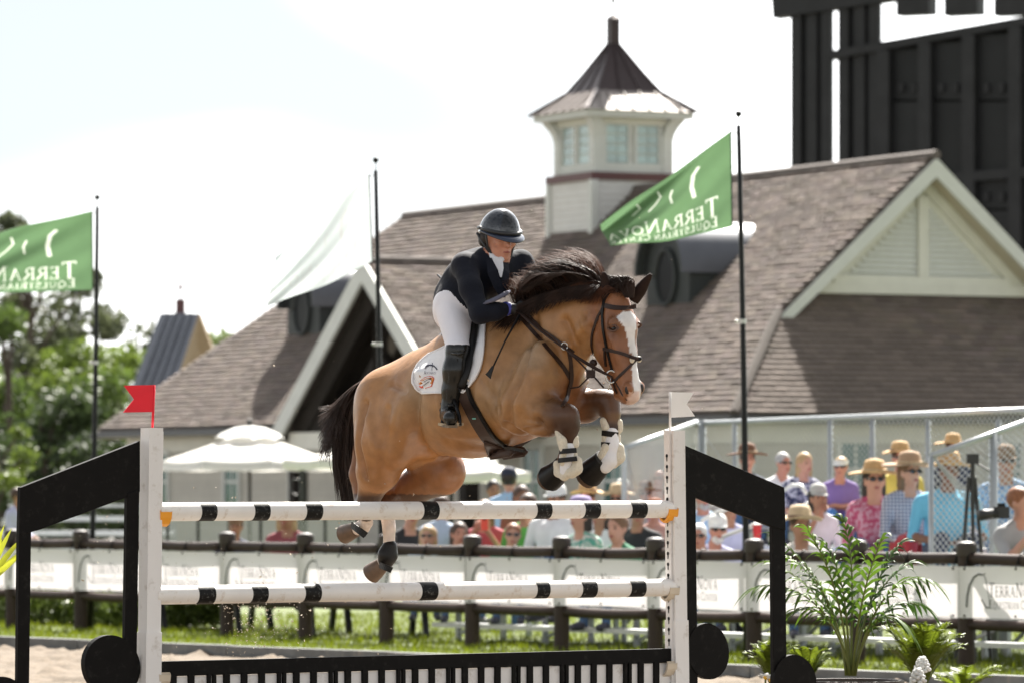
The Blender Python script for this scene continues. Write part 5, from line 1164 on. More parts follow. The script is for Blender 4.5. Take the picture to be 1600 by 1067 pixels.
# coat colour: tan body, darker head, black points, white socks and blaze, shade painted underneath
def blobs(n, r0, r1, seed):
    g_ = np.random.default_rng(seed); lo, hi = hv.min(0), hv.max(0); o = np.zeros(len(hv))
    for _ in range(n):
        c = g_.uniform(lo, hi); r = g_.uniform(r0, r1); o += g_.uniform(-1, 1) * np.exp(-((hv - c) ** 2).sum(1) / r ** 2)
    return o
n3 = blobs(1800, .010, .022, 3); n1 = blobs(420, .05, .12, 1); n2 = blobs(900, .02, .045, 2)
C = np.zeros((len(hv), 3)); tanb = np.array([.335, .147, .043])
C[:] = tanb
g2 = np.clip(.5 + .55 * n1 + .25 * n2, 0, 1)[:, None]
C = C * (1 - .75 * g2) + .75 * g2 * np.array([.31, .205, .115])
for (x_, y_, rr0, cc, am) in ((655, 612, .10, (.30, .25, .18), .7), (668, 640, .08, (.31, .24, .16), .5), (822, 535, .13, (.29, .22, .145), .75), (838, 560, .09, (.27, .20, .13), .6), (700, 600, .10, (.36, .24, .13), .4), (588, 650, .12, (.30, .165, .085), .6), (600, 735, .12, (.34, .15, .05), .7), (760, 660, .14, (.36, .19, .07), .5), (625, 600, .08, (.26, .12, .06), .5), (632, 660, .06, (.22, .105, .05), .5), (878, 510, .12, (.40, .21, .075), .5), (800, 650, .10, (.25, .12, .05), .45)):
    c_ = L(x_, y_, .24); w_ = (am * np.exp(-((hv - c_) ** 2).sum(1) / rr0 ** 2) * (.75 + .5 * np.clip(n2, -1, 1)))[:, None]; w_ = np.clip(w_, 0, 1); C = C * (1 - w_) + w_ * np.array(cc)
belly = np.clip((pyv - 640) / 90, 0, 1)[:, None]; C = C * (1 - .6 * belly) + .6 * belly * np.array([.27, .105, .028])  # coat darkens downwards: shade of the underside painted in
def mixin(mask, col):
    global C
    m = np.clip(mask, 0, 1)[:, None]; C = C * (1 - m) + m * np.array(col)
def sd_seg(a, b): 
    a, b = np.array(a), np.array(b); ab = b - a; t = np.clip(((hv - a) @ ab) / (ab @ ab), 0, 1); return np.linalg.norm(hv - a - t[:, None] * ab, axis=1)
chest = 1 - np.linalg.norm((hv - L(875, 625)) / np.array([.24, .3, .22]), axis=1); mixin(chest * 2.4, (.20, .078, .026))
hd_d = np.minimum(sd_seg(LD(963, 480), LD(968, 530)), sd_seg(LD(968, 530), LD(982, 612))); mixin((.20 - hd_d) / .07, (.235, .095, .040)); 
mixin((.07 - np.linalg.norm(hv - LD(980, 611), axis=1)) / .05 * .7, (.16, .07, .04)); mixin((.10 - np.linalg.norm(hv - LD(957, 512, .08), axis=1)) / .07 * .75, (.12, .05, .025))
# dark points fade in down the legs
for a, b, R in ((L(838, 652, .19), L(890, 650, .19), .16), (L(905, 634, -.15), L(951, 628, -.15), .14)):
    ab = b - a; t = ((hv - a) @ ab) / (ab @ ab); fade = np.clip((R - sd_seg(a, b)) / .06, 0, 1); mixin(fade * np.clip(t * 1.25 - .1, 0, .9), (.060, .024, .012))
mixin(np.where(own == DARK, np.clip((pyv - 646) / 18, 0, 1) * np.where(pxv > 912, 1, np.clip((pxv - 860) / 18, 0, 1)) * (pxv > 800) + np.clip((pyv - 764) / 12, 0, 1) * (pxv < 800), 0), (.045, .019, .010))
mixin((own == INN) * .75 * ((pxv < 800) + .5 * (pxv > 800)), (.175, .066, .022)); mixin((own == INN) * (pyv > 772) * .9, (.05, .024, .014))  # far thigh and inner legs: their shade painted into the coat
mixin((own == SOCK) * np.where(pxv > 590, np.clip((pyv - 800) / 8, 0, 1), np.clip((pyv - 806) / 6, 0, 1)), (.62, .52, .45)); mixin((own == SOCK) * (pyv < 800), (.05, .024, .014))
def inpoly(poly):
    ins = np.zeros(len(hv), bool); n = len(poly)
    for i in range(n):
        (x0, y0), (x1, y1) = poly[i], poly[(i + 1) % n]; c = ((y0 > pyv) != (y1 > pyv)) & (pxv < (x1 - x0) * (pyv - y0) / ((y1 - y0) or 1e-9) + x0); ins ^= c
    return ins
front = (hv @ np.array([h2.dot(HH), h2.dot(HR), 0])) > (LD(966, 512) @ np.array([h2.dot(HH), h2.dot(HR), 0]))
bl = inpoly([(963, 497), (971, 488), (985, 486), (993, 494), (994, 512), (992, 530), (996, 556), (990, 558), (983, 548), (980, 528), (975, 510)]) | inpoly([(989, 556), (997, 556), (1001, 576), (1002, 612), (999, 626), (984, 634), (982, 622), (991, 612), (987, 578)])
mixin((bl & front & (own == HEAD)) * .95, (.72, .70, .68)); mixin((inpoly([(983, 612), (1000, 612), (998, 634), (978, 636), (980, 622)]) & (own == HEAD)) * .8, (.62, .42, .34))
C *= (1 + .16 * n2 + .22 * n3 * np.isin(own, (BODY, INN)))[:, None]; C = np.clip(C, .008, .9)
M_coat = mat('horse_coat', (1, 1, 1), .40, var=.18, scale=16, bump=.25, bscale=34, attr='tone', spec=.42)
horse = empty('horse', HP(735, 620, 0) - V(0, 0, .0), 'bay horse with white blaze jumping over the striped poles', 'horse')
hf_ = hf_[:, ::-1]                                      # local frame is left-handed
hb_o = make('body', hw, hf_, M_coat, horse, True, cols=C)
BVH = BVHTree.FromPolygons([tuple(p) for p in hw], hf_.tolist())
def ray(px, py, off=.006, fallback=None):
    d = Vector(((px - 800) / F, 1, -(py - HZ) / F)).normalized(); hit, n, _, _ = BVH.ray_cast(Vector((0, 0, EYE)), d)
    if hit is None: return (fallback if fallback is not None else HP(px, py, .1)), HR.copy()
    return hit + n * off, n
M_hoof = mat('hoof_horn', (.095, .055, .032), .45, var=.35, scale=20); M_hblk = mat('black_leather', (.007, .0065, .0065), .4, spec=.25, var=.15, bump=.15, bscale=80); M_brn = mat('brown_leather', (.028, .014, .010), .42, spec=.3, var=.2, scale=30, bump=.15, bscale=90)
M_gbrn = mat('girth_leather', (.05, .029, .021), .45, spec=.3, var=.2, scale=20, bump=.1, bscale=60)
M_fleece = mat('cream_fleece', (.74, .68, .55), .95, var=.12, scale=60, bump=1.0, bscale=130, sheen=.3); M_wht = mat('white_cloth', (.78, .78, .80), .8, var=.05, bump=.1, bscale=60); M_steel = mat('steel', (.6, .6, .58), .25, metal=.9)
def hoof(a, b, r0, r1):
    a, b = Vector(a), Vector(b); d = (b - a).normalized(); mb = MB(); mb.tube([a - d * .01, a, a.lerp(b, .6), b, b + d * .004], [r0 * .9, r0, r0 + (r1 - r0) * .7, r1, r1 * .82], 18); return smooth_by_angle(mb.build('hoof', M_hoof, horse), 50)
hoof(HP(556, 827, -.04), HP(538, 834, -.06), .042, .056); hoof(HP(597, 882, -.15), HP(580, 896, -.15), .044, .060); hoof(HP(868, 740, .10), HP(853, 750, .08), .045, .060); hoof(HP(932, 730, -.11), HP(914, 748, -.12), .046, .062)
# ears
def ear(base, tip, w, nrm):
    b, t = Vector(base), Vector(tip); d = (t - b); sd = d.normalized().cross(Vector(nrm)).normalized(); nn = sd.cross(d.normalized()); mb = MB(); pts = []
    N_ = 9; vs_, fs_ = [], []
    for i in range(N_ + 1):
        u = i / N_; ww = w * (.62 + .55 * u if u < .38 else .83 * (1 - (u - .38) / .62) ** .75 + .02) ; c = b + d * u + nn * (.012 * math.sin(math.pi * u))
        for j in range(9):
            a = math.radians(-150 + 300 * j / 8) ; vs_.append(c + sd * (ww * math.sin(a)) + nn * (-ww * .8 * math.cos(a)))
    fs_ = [(i * 9 + j, i * 9 + j + 1, (i + 1) * 9 + j + 1, (i + 1) * 9 + j) for i in range(N_) for j in range(8)]
    mb.add(vs_, fs_); o = mb.build('ear', mat('ear_coat', (.022, .012, .009), .8, var=.2, scale=30, spec=.15), horse, True); so = o.modifiers.new('thickness', 'SOLIDIFY'); so.thickness = .008; return o
ear(HD(949, 471, .05), HD(944, 426, .07), .036, -V(0, -1, .1)); ear(HD(990, 471, -.05), HD(1017, 429, -.09), .034, -V(.3, -1, .1))
# eyes and nostrils
for p, r in (((958, 513), .104), ((994, 508), -.088)):
    c = HD(p[0], p[1], r); eo = MB().ball(c - h2r * (.010 * (1 if r > 0 else -1)), .018, 12, 8).build('eye', mat('horse_eye', (.008, .005, .004), .25, spec=.4), horse, True)
    a = ray(p[0], p[1])[0] if r > 0 else c
    for yy in (-5, 5):
        lid = MB(); lid.tube([HD(p[0] + dx, p[1] + yy * (1 - (dx / 8) ** 2), r + .006) for dx in (-8, -4, 0, 4, 8)], .007, 6); lid.build('eyelid', mat('eyelid', (.09, .04, .022), .6), horse, True)
for x, y in ((979, 609), (1003, 606)):
    p, n = ray(x, y, -.009, HD(x, y, -.055)); mb = MB(); mb.ball(p, (.014, .012, .026), 10, 6); mb.build('nostril', mat('nostril_dark', (.012, .008, .007), .5), horse, True)
mb = MB(); mb.tube([ray(x, y, .001)[0] for x, y in ((962, 597), (967, 606), (972, 616), (980, 625))], .004, 6); mb.build('mouth', mat('nostril_dark', (.012, .008, .007), .5), horse, True)
# mane, forelock, tail: separate hairs
M_mane = mat('mane_hair', (.030, .016, .011), .6, var=.6, scale=14, spec=.25); M_mane2 = mat('mane_hair_warm', (.085, .033, .017), .6, var=.5, scale=14, spec=.25)
def bez(p, n=8):
    out = []
    for i in range(n):
        t = i / (n - 1); q = [Vector(x) for x in p]
        while len(q) > 1: q = [a.lerp(b, t) for a, b in zip(q[:-1], q[1:])]
        out.append(q[0])
    return out
def hairs(name, gen, n, m, parent, r=.0032):
    mb = MB()
    for _ in range(n):
        ctl, rr = gen(); pts = bez(ctl); k = len(pts); mb.tube(pts, [rr * r * (1 - .85 * (i / (k - 1)) ** 2) for i in range(k)], 3, cap=False)
    return mb.build(name, m, parent, True)
CR = [(964, 456), (940, 450), (908, 452), (872, 462), (838, 476), (806, 494)]
def crest(t): 
    u = t * (len(CR) - 1); i = min(int(u), len(CR) - 2); f_ = u - i; return (CR[i][0] + (CR[i + 1][0] - CR[i][0]) * f_, CR[i][1] + (CR[i + 1][1] - CR[i][1]) * f_)
def ytop(x): return float(np.interp(x, [806, 818, 840, 875, 900, 925, 950, 970], [446, 428, 412, 402, 406, 422, 434, 444]))
LOCKS = []
for _ in range(90):
    t = random.uniform(.06, 1.0); LOCKS.append((t, random.uniform(38, 92), random.random() ** 1.3, random.gauss(0, .055), random.uniform(-7, 7), random.uniform(-10, 12)))
def mane_up():
    t, ln, lift, rr, bx, by = random.choice(LOCKS); t = min(1, max(.03, t + random.gauss(0, .018))); x, y = crest(t); ln *= random.uniform(.75, 1.12); r = random.gauss(0, .02)
    xe = max(x - ln, 810 + random.uniform(0, 10)); yt = ytop(xe); ye = yt + (y + 6 - yt) * lift + random.gauss(0, 2.5); xm = x - (x - xe) * .45; ym = ytop(xm) - 4 + (y - ytop(xm)) * lift * .8 + bx
    return [HP(x, y + 6, r), HP(x - 4, min(y - 8, ym + 14), rr * .4 + r), HP(xm, ym - 6, rr + r), HP(xe, ye + by * .4, rr * 1.3 + r)], random.uniform(.7, 1.5)
def mane_down():
    t = random.uniform(.16, 1.0); x, y = crest(t); ln = random.uniform(18, 46); dp = random.uniform(4, 34) * (.5 + .5 * t)
    return [HP(x, y - 2, .0), HP(x - 5, y - 14, .06), HP(x - ln * .55, y - 2 + dp * .35, .12), HP(x - ln, y + dp, .13 + .03 * random.random())], random.uniform(.8, 1.6)
mane = hairs('mane', mane_up, 4200, M_mane, horse, .0024); hairs('mane', mane_down, 1500, M_mane, horse, .0026)
def flyaway():
    t = random.uniform(.1, 1.0); x, y = crest(t); ln = random.uniform(30, 80); xe = x - ln; yt = ytop(max(xe, 806)) - random.uniform(0, 14); r = random.gauss(0, .08)
    return [HP(x, y, 0), HP(x - 6, yt + 8, r * .5), HP(x - ln * .6, yt - 6, r), HP(max(xe, 802), yt + random.uniform(-8, 10), r)], random.uniform(.4, .7)
hairs('mane', flyaway, 480, M_mane2, horse, .0024)
def poll_tuft():
    t = random.uniform(-.02, .25); x, y = crest(max(t, 0)); x -= min(t, 0) * 200; ln = random.uniform(22, 52)
    return [HP(x, y + 8, .02), HP(x - ln * .3, y - random.uniform(4, 22), .06), HP(x - ln * .8, y + random.uniform(-10, 8), .09), HP(x - ln * 1.1, y + random.uniform(0, 22), .11)], random.uniform(.7, 1.5)
hairs('mane', poll_tuft, 600, M_mane2, horse, .0026)
def forel():
    x = random.uniform(957, 990); return [HD(x, 462 + random.uniform(-3, 4), .0), HD(x + random.uniform(-8, 8), 424 + random.uniform(-6, 14), .0), HD(x - random.uniform(4, 26), 428 + random.uniform(-4, 14), .03), HD(x - random.uniform(4, 34), 452 + random.uniform(-10, 14), .06 * random.uniform(-1, 1))], random.uniform(.8, 1.6)
hairs('forelock', forel, 700, M_mane, horse, .0026)
def tailh():
    q = random.random(); r = random.gauss(-.02, .03)
    if q < .45:
        e = random.gauss(0, 1); return [HP(606, 588, r), HP(570 + e * 4, 578 + e * 3, r), HP(532 + e * 8, 640, r + .02 * e), HP(538 + e * 9, 720, r + .04 * e), HP(552 + e * 11 + 4, random.uniform(740, 815), r + .04 * e)], random.uniform(.9, 1.8)
    if q < .93:
        k = random.random(); return [HP(606, 586, r), HP(575, 576 + 8 * k, r), HP(548 - 14 * k, 600, r), HP(533 - 16 * k, 640 + 10 * k, r), HP(random.uniform(496, 548), random.uniform(632, 722), r + random.gauss(0, .05))], random.uniform(.6, 1.3)
    k = random.random(); return [HP(606, 588, r), HP(560, 585, r), HP(525, 640, r), HP(508 + 12 * k, 700, r), HP(525 + 14 * k, random.uniform(740, 775), r)], random.uniform(.4, .8)
hairs('tail', tailh, 3000, M_mane, horse, .0034)
tb = MB(); tb.tube(bez([HP(610, 590, -.01), HP(574, 582, -.01), HP(545, 632, -.02), HP(546, 700, -.02), HP(556, 770, -.02)], 12), [.035, .04, .043, .045, .045, .044, .042, .04, .036, .03, .024, .014], 10); tb.build('tail_core', M_mane, horse, True)

# ------------------------------------------------------------------ tack
def ribbon(mb, pts, nrm, w, t):
    k = len(pts); o = []
    ww = w if isinstance(w, (list, tuple)) else [w] * k
    for i in range(k):
        d = (pts[min(i + 1, k - 1)] - pts[max(i - 1, 0)]).normalized(); n = nrm[i] - d * nrm[i].dot(d)
        if n.length < 1e-6: n = d.orthogonal()
        n.normalize(); sd = d.cross(n)
        o += [pts[i] - sd * (ww[i] / 2), pts[i] + sd * (ww[i] / 2), pts[i] + sd * (ww[i] / 2) + n * t, pts[i] - sd * (ww[i] / 2) + n * t]
    fs_ = [(i * 4 + j, i * 4 + (j + 1) % 4, (i + 1) * 4 + (j + 1) % 4, (i + 1) * 4 + j) for i in range(k - 1) for j in range(4)] + [(3, 2, 1, 0), tuple((k - 1) * 4 + j for j in range(4))]
    mb.add(o, fs_)
def dense(pl, step=5):
    out = []
    for a, b in zip(pl[:-1], pl[1:]):
        n = max(1, int(math.hypot(b[0] - a[0], b[1] - a[1]) / step)); out += [tuple(a[j] + (b[j] - a[j]) * i / n for j in range(len(a))) for i in range(n)]
    return out + [tuple(pl[-1])]
def strap(name, pl, w, t, m, parent, mirror=None, off=.004):
    """band lying on the horse where (px,py) is given, or hanging free where (px,py,r) is given"""
    P_, N_ = [], []
    for q in dense(pl):
        if len(q) == 2: p, n = ray(q[0], q[1], off)
        else: p, n = HP(q[0], q[1], q[2]), HR * .9 + V(0, 0, .2)
        P_.append(p); N_.append(n)
    for _ in range(2):
        P_ = [P_[0]] + [(P_[i - 1] + P_[i] * 2 + P_[i + 1]) / 4 for i in range(1, len(P_) - 1)] + [P_[-1]]; N_ = [N_[0]] + [(N_[i - 1] + N_[i] + N_[i + 1]).normalized() for i in range(1, len(N_) - 1)] + [N_[-1]]
    mb = MB(); ribbon(mb, P_, N_, w, t); o = mb.build(name, m, parent, False); smooth_by_angle(o, 50)
    if mirror is not None:
        c, ax = mirror; mb = MB(); f2 = lambda p: p - ax * (2 * (p - c).dot(ax)); g2_ = lambda n: n - ax * (2 * n.dot(ax)); ribbon(mb, [f2(p) for p in P_][::-1], [g2_(n) for n in N_][::-1], w, t); smooth_by_angle(mb.build(name, m, parent, False), 50)
    return P_
MIR = (HO, HR); MIRH = (HD0, h2r)
# saddle pad
pad = empty('saddle_pad', HP(700, 560, .2), 'white saddle pad with orange badge behind the rider leg', 'saddle pad')
lb = [(704, 540), (690, 548), (672, 556), (657, 569), (648, 585), (646, 598), (650, 608), (660, 614)]; rb = [(760, 498), (759, 520), (758, 540), (756, 560), (752, 578), (745, 592), (736, 603), (726, 612)]
NU = 16; gv = []
for (a, b) in zip(dense(lb, 6)[:: 1], dense(lb, 6)): pass
def samp(pl, t):
    u = t * (len(pl) - 1); i = min(int(u), len(pl) - 2); f_ = u - i; return (pl[i][0] + (pl[i + 1][0] - pl[i][0]) * f_, pl[i][1] + (pl[i + 1][1] - pl[i][1]) * f_)
NV = 18; inner, outer = [], []
for j in range(NV + 1):
    a, b = samp(lb, j / NV), samp(rb, j / NV)
    for i in range(NU + 1):
        t = i / NU; x, y = a[0] + (b[0] - a[0]) * t, a[1] + (b[1] - a[1]) * t; p, n = ray(x, y, 0.0, HP(x, y, .12)); inner.append(p + n * .003); outer.append(p + n * .017)
fq = [(j * (NU + 1) + i, j * (NU + 1) + i + 1, (j + 1) * (NU + 1) + i + 1, (j + 1) * (NU + 1) + i) for j in range(NV) for i in range(NU)]
m_ = len(inner); bd = [i for i in range(NU + 1)] + [j * (NU + 1) + NU for j in range(1, NV + 1)] + [NV * (NU + 1) + i for i in range(NU - 1, -1, -1)] + [j * (NU + 1) for j in range(NV - 1, 0, -1)]
allf = [tuple(i + m_ for i in q) for q in fq] + [q[::-1] for q in fq] + [(bd[k], bd[(k + 1) % len(bd)], bd[(k + 1) % len(bd)] + m_, bd[k] + m_) for k in range(len(bd))]
make('near_panel', inner + outer, allf, M_wht, pad, True); mirr = lambda p: p - HR * (2 * (p - HO).dot(HR))
make('far_panel', [mirr(p) for p in inner + outer], [q[::-1] for q in allf], M_wht, pad, True)
mb = MB(); mb.tube([outer[k] for k in bd if k > NU] , .006, 6, cap=True); mb.build('piping', M_wht, pad, True)
def pad_pt(x, y): p, n = ray(x, y, .0195); return p
M_or = mat('badge_orange', (.75, .28, .05), .7); M_rd = mat('badge_red', (.70, .09, .04), .7); M_bk = mat('badge_black', (.02, .02, .05), .7); M_bw = mat('badge_white', (.75, .75, .78), .7)
def decal(poly, m, name, off=0.0):
    P_ = [pad_pt(x, y) + HR * off for x, y in poly]; c = sum(P_, V(0, 0, 0)) / len(P_); mb = MB(); n = len(P_); mb.add(P_ + [c], [(i, (i + 1) % n, n) for i in range(n)]); mb.build(name, m, pad)
decal([(657, 596), (659, 592), (664, 589), (672, 588), (679, 589), (682, 592), (680, 598), (678, 604), (668, 606), (657, 605), (655, 603)], M_rd, 'badge', 0)
decal([(659, 597), (662, 592), (670, 590), (677, 590), (681, 593), (678, 600), (660, 601)], M_or, 'badge_field', .0015)
decal([(659, 598), (664, 595), (671, 592), (676, 591), (677, 595), (672, 597), (666, 600)], M_bk, 'badge_horse', .003); decal([(660, 600), (667, 596), (669, 597), (663, 601)], M_bw, 'badge_stripe', .0045); decal([(674, 594), (677, 593), (678, 597), (675, 598)], M_bw, 'badge_stripe', .0045)
for pl, w in ((([(664.5, 579), (667, 576), (671, 574), (677, 573.5)]), 2.0), ([(677, 573.5), (681, 574), (684, 576.5), (686, 579)], 2.0), ([(678.5, 569.5), (678, 576)], 1.0), ([(677, 576), (676.5, 581)], .6)):
    q_ = []; stroke(dense(pl, 2), w, q_)
    mb = MB(); [mb.add([pad_pt(x, y) for x, y in q], [(0, 1, 2, 3)]) for q in q_]; mb.build('wing_emblem', M_bk, pad)
ql, wl = letters('ANTARES', 1.0, big={0}, gap=.12); mb = MB()
for q in ql: mb.add([pad_pt(663 + x / wl * 21, 585.5 - y * 3.0) for x, y in q], [(0, 1, 2, 3)])
mb.build('lettering', mat('grey_thread', (.16, .16, .20), .7), pad)
# saddle: seat, flap, girth, stirrup
sad = empty('saddle', HP(728, 520, 0), 'black jumping saddle with dark brown belly-guard girth', 'saddle')
SD = SDF(); SD.chain([(L(700, 532), .05), (L(722, 527), .07), (L(750, 512), .055), (L(766, 494), .04)], .05, 0, SQ(1.6)); SD.cone(L(697, 530, -.1), L(697, 530, .1), .03, .03, .04); v_, f_ = SD.mesh(.012); make('seat', glob(v_), f_[:, ::-1], M_hblk, sad, True)
fl_l = [(726, 512), (722, 540), (716, 570), (712, 595), (716, 606)]; fl_r = [(753, 500), (750, 530), (744, 560), (738, 585), (729, 606)]; vs_ = []
for j in range(13):
    a, b = samp(fl_l, j / 12), samp(fl_r, j / 12)
    for i in range(7): p, n = ray(a[0] + (b[0] - a[0]) * i / 6, a[1] + (b[1] - a[1]) * i / 6, .024 + .012 * math.sin(math.pi * i / 6)); vs_.append(p)
o = make('flap', vs_, [(j * 7 + i, j * 7 + i + 1, (j + 1) * 7 + i + 1, (j + 1) * 7 + i) for j in range(12) for i in range(6)], M_hblk, sad, True); o.modifiers.new('thickness', 'SOLIDIFY').thickness = .01
o = make('flap', [mirr(p) for p in vs_], [(j * 7 + i, (j + 1) * 7 + i, (j + 1) * 7 + i + 1, j * 7 + i + 1) for j in range(12) for i in range(6)], M_hblk, sad, True); o.modifiers.new('thickness', 'SOLIDIFY').thickness = .01
strap('girth', [(719, 596), (726, 614), (736, 636), (748, 660), (762, 682), (778, 699)], .078, .014, M_gbrn, sad, MIR, .006)
strap('girth_edge', [(731, 601), (742, 628), (757, 656), (775, 682), (796, 698), (820, 704)], .018, .018, M_hblk, sad, None, .008)
gl = [(757, 684), (759, 698), (762, 710), (768, 718)]; gr = [(788, 694), (799, 699), (805, 705), (799, 713)]; vs_ = []
for j in range(7):
    a, b = samp(gl, j / 6), samp(gr, j / 6)
    for i in range(9): p, n = ray(a[0] + (b[0] - a[0]) * i / 8, a[1] + (b[1] - a[1]) * i / 8, .014, HP(a[0] + (b[0] - a[0]) * i / 8, a[1] + (b[1] - a[1]) * i / 8, .05)); vs_.append(p)
bgf = [(j * 9 + i, j * 9 + i + 1, (j + 1) * 9 + i + 1, (j + 1) * 9 + i) for j in range(6) for i in range(8)]
o = make('belly_guard', vs_, bgf, M_gbrn, sad, True); o.modifiers.new('thickness', 'SOLIDIFY').thickness = .012
o = make('belly_guard', [mirr(p) for p in vs_], [q[::-1] for q in bgf], M_gbrn, sad, True); o.modifiers.new('thickness', 'SOLIDIFY').thickness = .012
for k in range(4): mb = MB(); p, n = ray(798 + 6 * k, 708 - 2 * k, .012, HP(798 + 6 * k, 708 - 2 * k, .05)); mb.box(p, (.02, .02, .014)); mb.build('buckle', M_brn, sad)
mb = MB(); p, n = ray(744, 651, .022); mb.box(p, (.02, .012, .008)); mb.build('girth_tag', mat('teal_tag', (.2, .5, .42), .6), sad)
sp = [HP(689, 640, .34), HP(692, 655, .37), HP(690, 664, .385), HP(704, 666, .40), HP(719, 664, .41), HP(718, 650, .39), HP(712, 632, .36), HP(708, 622, .345)]
mb = MB(); mb.tube([sp[0], sp[1], sp[2]], .010, 8); mb.tube([sp[4], sp[5], sp[6], sp[7]], .010, 8); mb.tube([sp[0], HP(699, 622, .34), sp[7]], .009, 8); mb.build('stirrup_iron', M_hblk, sad, True); mb = MB(); ribbon(mb, [sp[2], sp[3], sp[4]], [V(0, 0, 1)] * 3, .05, .014); mb.build('stirrup_tread', mat('tread', (.42, .33, .22), .8, var=.3, scale=60), sad)
strap('stirrup_leather', [(714, 560, .36), (708, 595, .36), (704, 622, .345)], .022, .005, M_hblk, sad)
# bridle
br = empty('bridle', HD(960, 500, .1), 'dark brown leather bridle with flash noseband and reins', 'bridle')
strap('browband', [(946, 478), (956, 481), (970, 483), (984, 482), (994, 479)], .026, .006, M_brn, br)
strap('cheekpiece', [(945, 468), (942, 490), (943, 512), (947, 535), (952, 556), (958, 580)], .017, .006, M_hblk, br, MIRH)
strap('throat_lash', [(944, 480), (932, 500), (926, 522), (925, 540), (928, 552)], .013, .006, M_brn, br, MIRH)
strap('noseband', [(944, 545), (955, 547), (966, 550), (978, 554), (990, 560), (998, 560)], .018, .007, M_brn, br); strap('noseband', [(948, 572), (946, 560), (946, 548)], .014, .006, M_brn, br)
strap('flash_strap', [(992, 562), (984, 572), (974, 582), (964, 592), (959, 598)], .015, .006, M_brn, br); strap('chin_strap', [(958, 590), (961, 604), (965, 614)], .012, .006, M_brn, br)
for x, y in ((986, 562), (999, 561)): mb = MB(); mb.ball(ray(x, y, .014, HD(x, y, -.05))[0], (.014, .014, .018)); mb.build('fleece_roll', M_fleece, br, True)
mb = MB(); mb.ball(ray(994, 560, .014, HD(994, 560, -.03))[0], (.020, .014, .014)); mb.build('nose_pad', M_hblk, br, True)
bc = ray(958, 588, .012)[0]; mb = MB(); mb.tube([bc + V(.028 * math.cos(a), -.008, .034 * math.sin(a)) for a in np.linspace(0, 2 * math.pi, 18)], .0055, 6); mb.tube([bc, HP(950, 612, .08)], .003, 5); mb.build('bit_ring', M_steel, br, True)
mirh = lambda p: p - h2r * (2 * (p - HD0).dot(h2r)); mb = MB(); bc2 = mirh(bc); mb.tube([bc2 + V(.028 * math.cos(a), .0, .034 * math.sin(a)) for a in np.linspace(0, 2 * math.pi, 18)], .0055, 6); mb.build('bit_ring', M_steel, br, True)
def free(name, pl, r, m, parent): mb = MB(); pts = bez([HP(*q) for q in pl], 14); mb.tube(pts, r, 8, flat=.45); return mb.build(name, m, parent, True)
def free_l(name, pl, r, m, parent): 
    mb = MB(); mb.tube([HP(*q) for q in dense(pl, 8)], r, 8, flat=.5); return mb.build(name, m, parent, True)
RH = (806, 484, .13)
free('rein', [RH, (836, 512, .22), (868, 538, .24), (905, 560, .20), (957, 589, .105)], .009, M_brn, br); free('rein', [RH, (838, 508, .2), (880, 545, .22), (915, 575, .2), (945, 583, .12), (957, 589, .105)], .008, M_brn, br)
free('rein', [(818, 480, -.1), (860, 510, -.2), (930, 560, -.16), (985, 585, -.06)], .009, M_brn, br)
# breastplate with running martingale
bpz = empty('breastplate', HP(880, 570, .2), 'brown leather breastplate and martingale across the horse chest', 'breastplate')
strap('shoulder_strap', [(812, 492), (830, 515), (850, 540), (868, 560), (882, 575), (891, 592)], .022, .007, M_brn, bpz, None, .005); strap('shoulder_strap', [(818, 486), (846, 514), (872, 533), (890, 545), (896, 550)], .018, .007, M_brn, bpz, None, .005)
strap('chest_strap', [(889, 545), (892, 565), (892, 590), (888, 606)], .022, .010, M_brn, bpz, None, .008); strap('girth_strap', [(888, 604), (884, 620), (880, 636)], .022, .009, M_brn, bpz, None, .008)
free_l('martingale_fork', [(891, 606, .14), (905, 604, .12), (921, 588, .10), (925, 584, .09)], .009, M_brn, bpz); free_l('martingale_fork', [(890, 552, .16), (905, 565, .14), (921, 582, .11), (930, 590, .09), (943, 605, .08)], .010, M_brn, bpz); free_l('martingale_fork', [(928, 568, .1), (924, 584, .1)], .008, M_brn, bpz)
mb = MB(); p = ray(884, 541, .012)[0]; mb.tube([p + V(.018 * math.cos(a), -.006, .02 * math.sin(a)) for a in np.linspace(0, 6.283, 14)], .004, 6); mb.build('ring', M_steel, bpz, True)
mb = MB(); mb.ball(HP(927, 567, .1), .022, 8, 6); mb.build('rubber_stop', M_brn, bpz, True); mb = MB(); mb.box(HP(923, 584, .1), (.05, .03, .045)); mb.build('rubber_stop', M_brn, bpz)
# leg boots
def boot(label, rolls, panel, straps, grp='boots on the horse legs', shell=None):
    P0 = HP(*panel[0][:3]); r = empty('leg_boot', P0, label, 'horse boot', grp)
    S_ = SDF()
    for ch in rolls: S_.chain([(L(*q[:3]), q[3]) for q in ch], .012)
    if rolls: v_, f_ = S_.mesh(.007); make('fleece_lining', glob(v_), f_[:, ::-1], M_fleece, r, True)
    S_ = SDF(); S_.chain([(L(*q[:3]), q[3]) for q in panel], .02); v_, f_ = S_.mesh(.008); make('shell', glob(v_), f_[:, ::-1], shell or M_wht, r, True)
    for a, b, w in straps: mb = MB(); ribbon(mb, [HP(a[0] + (b[0] - a[0]) * t, a[1] + (b[1] - a[1]) * t, a[2] + (b[2] - a[2]) * t + .02 * math.sin(math.pi * t)) for t in np.linspace(0, 1, 8)], [HR + HH * (t - .5) * 1.2 for t in np.linspace(0, 1, 8)], w, .006); mb.build('strap', M_hblk, r)
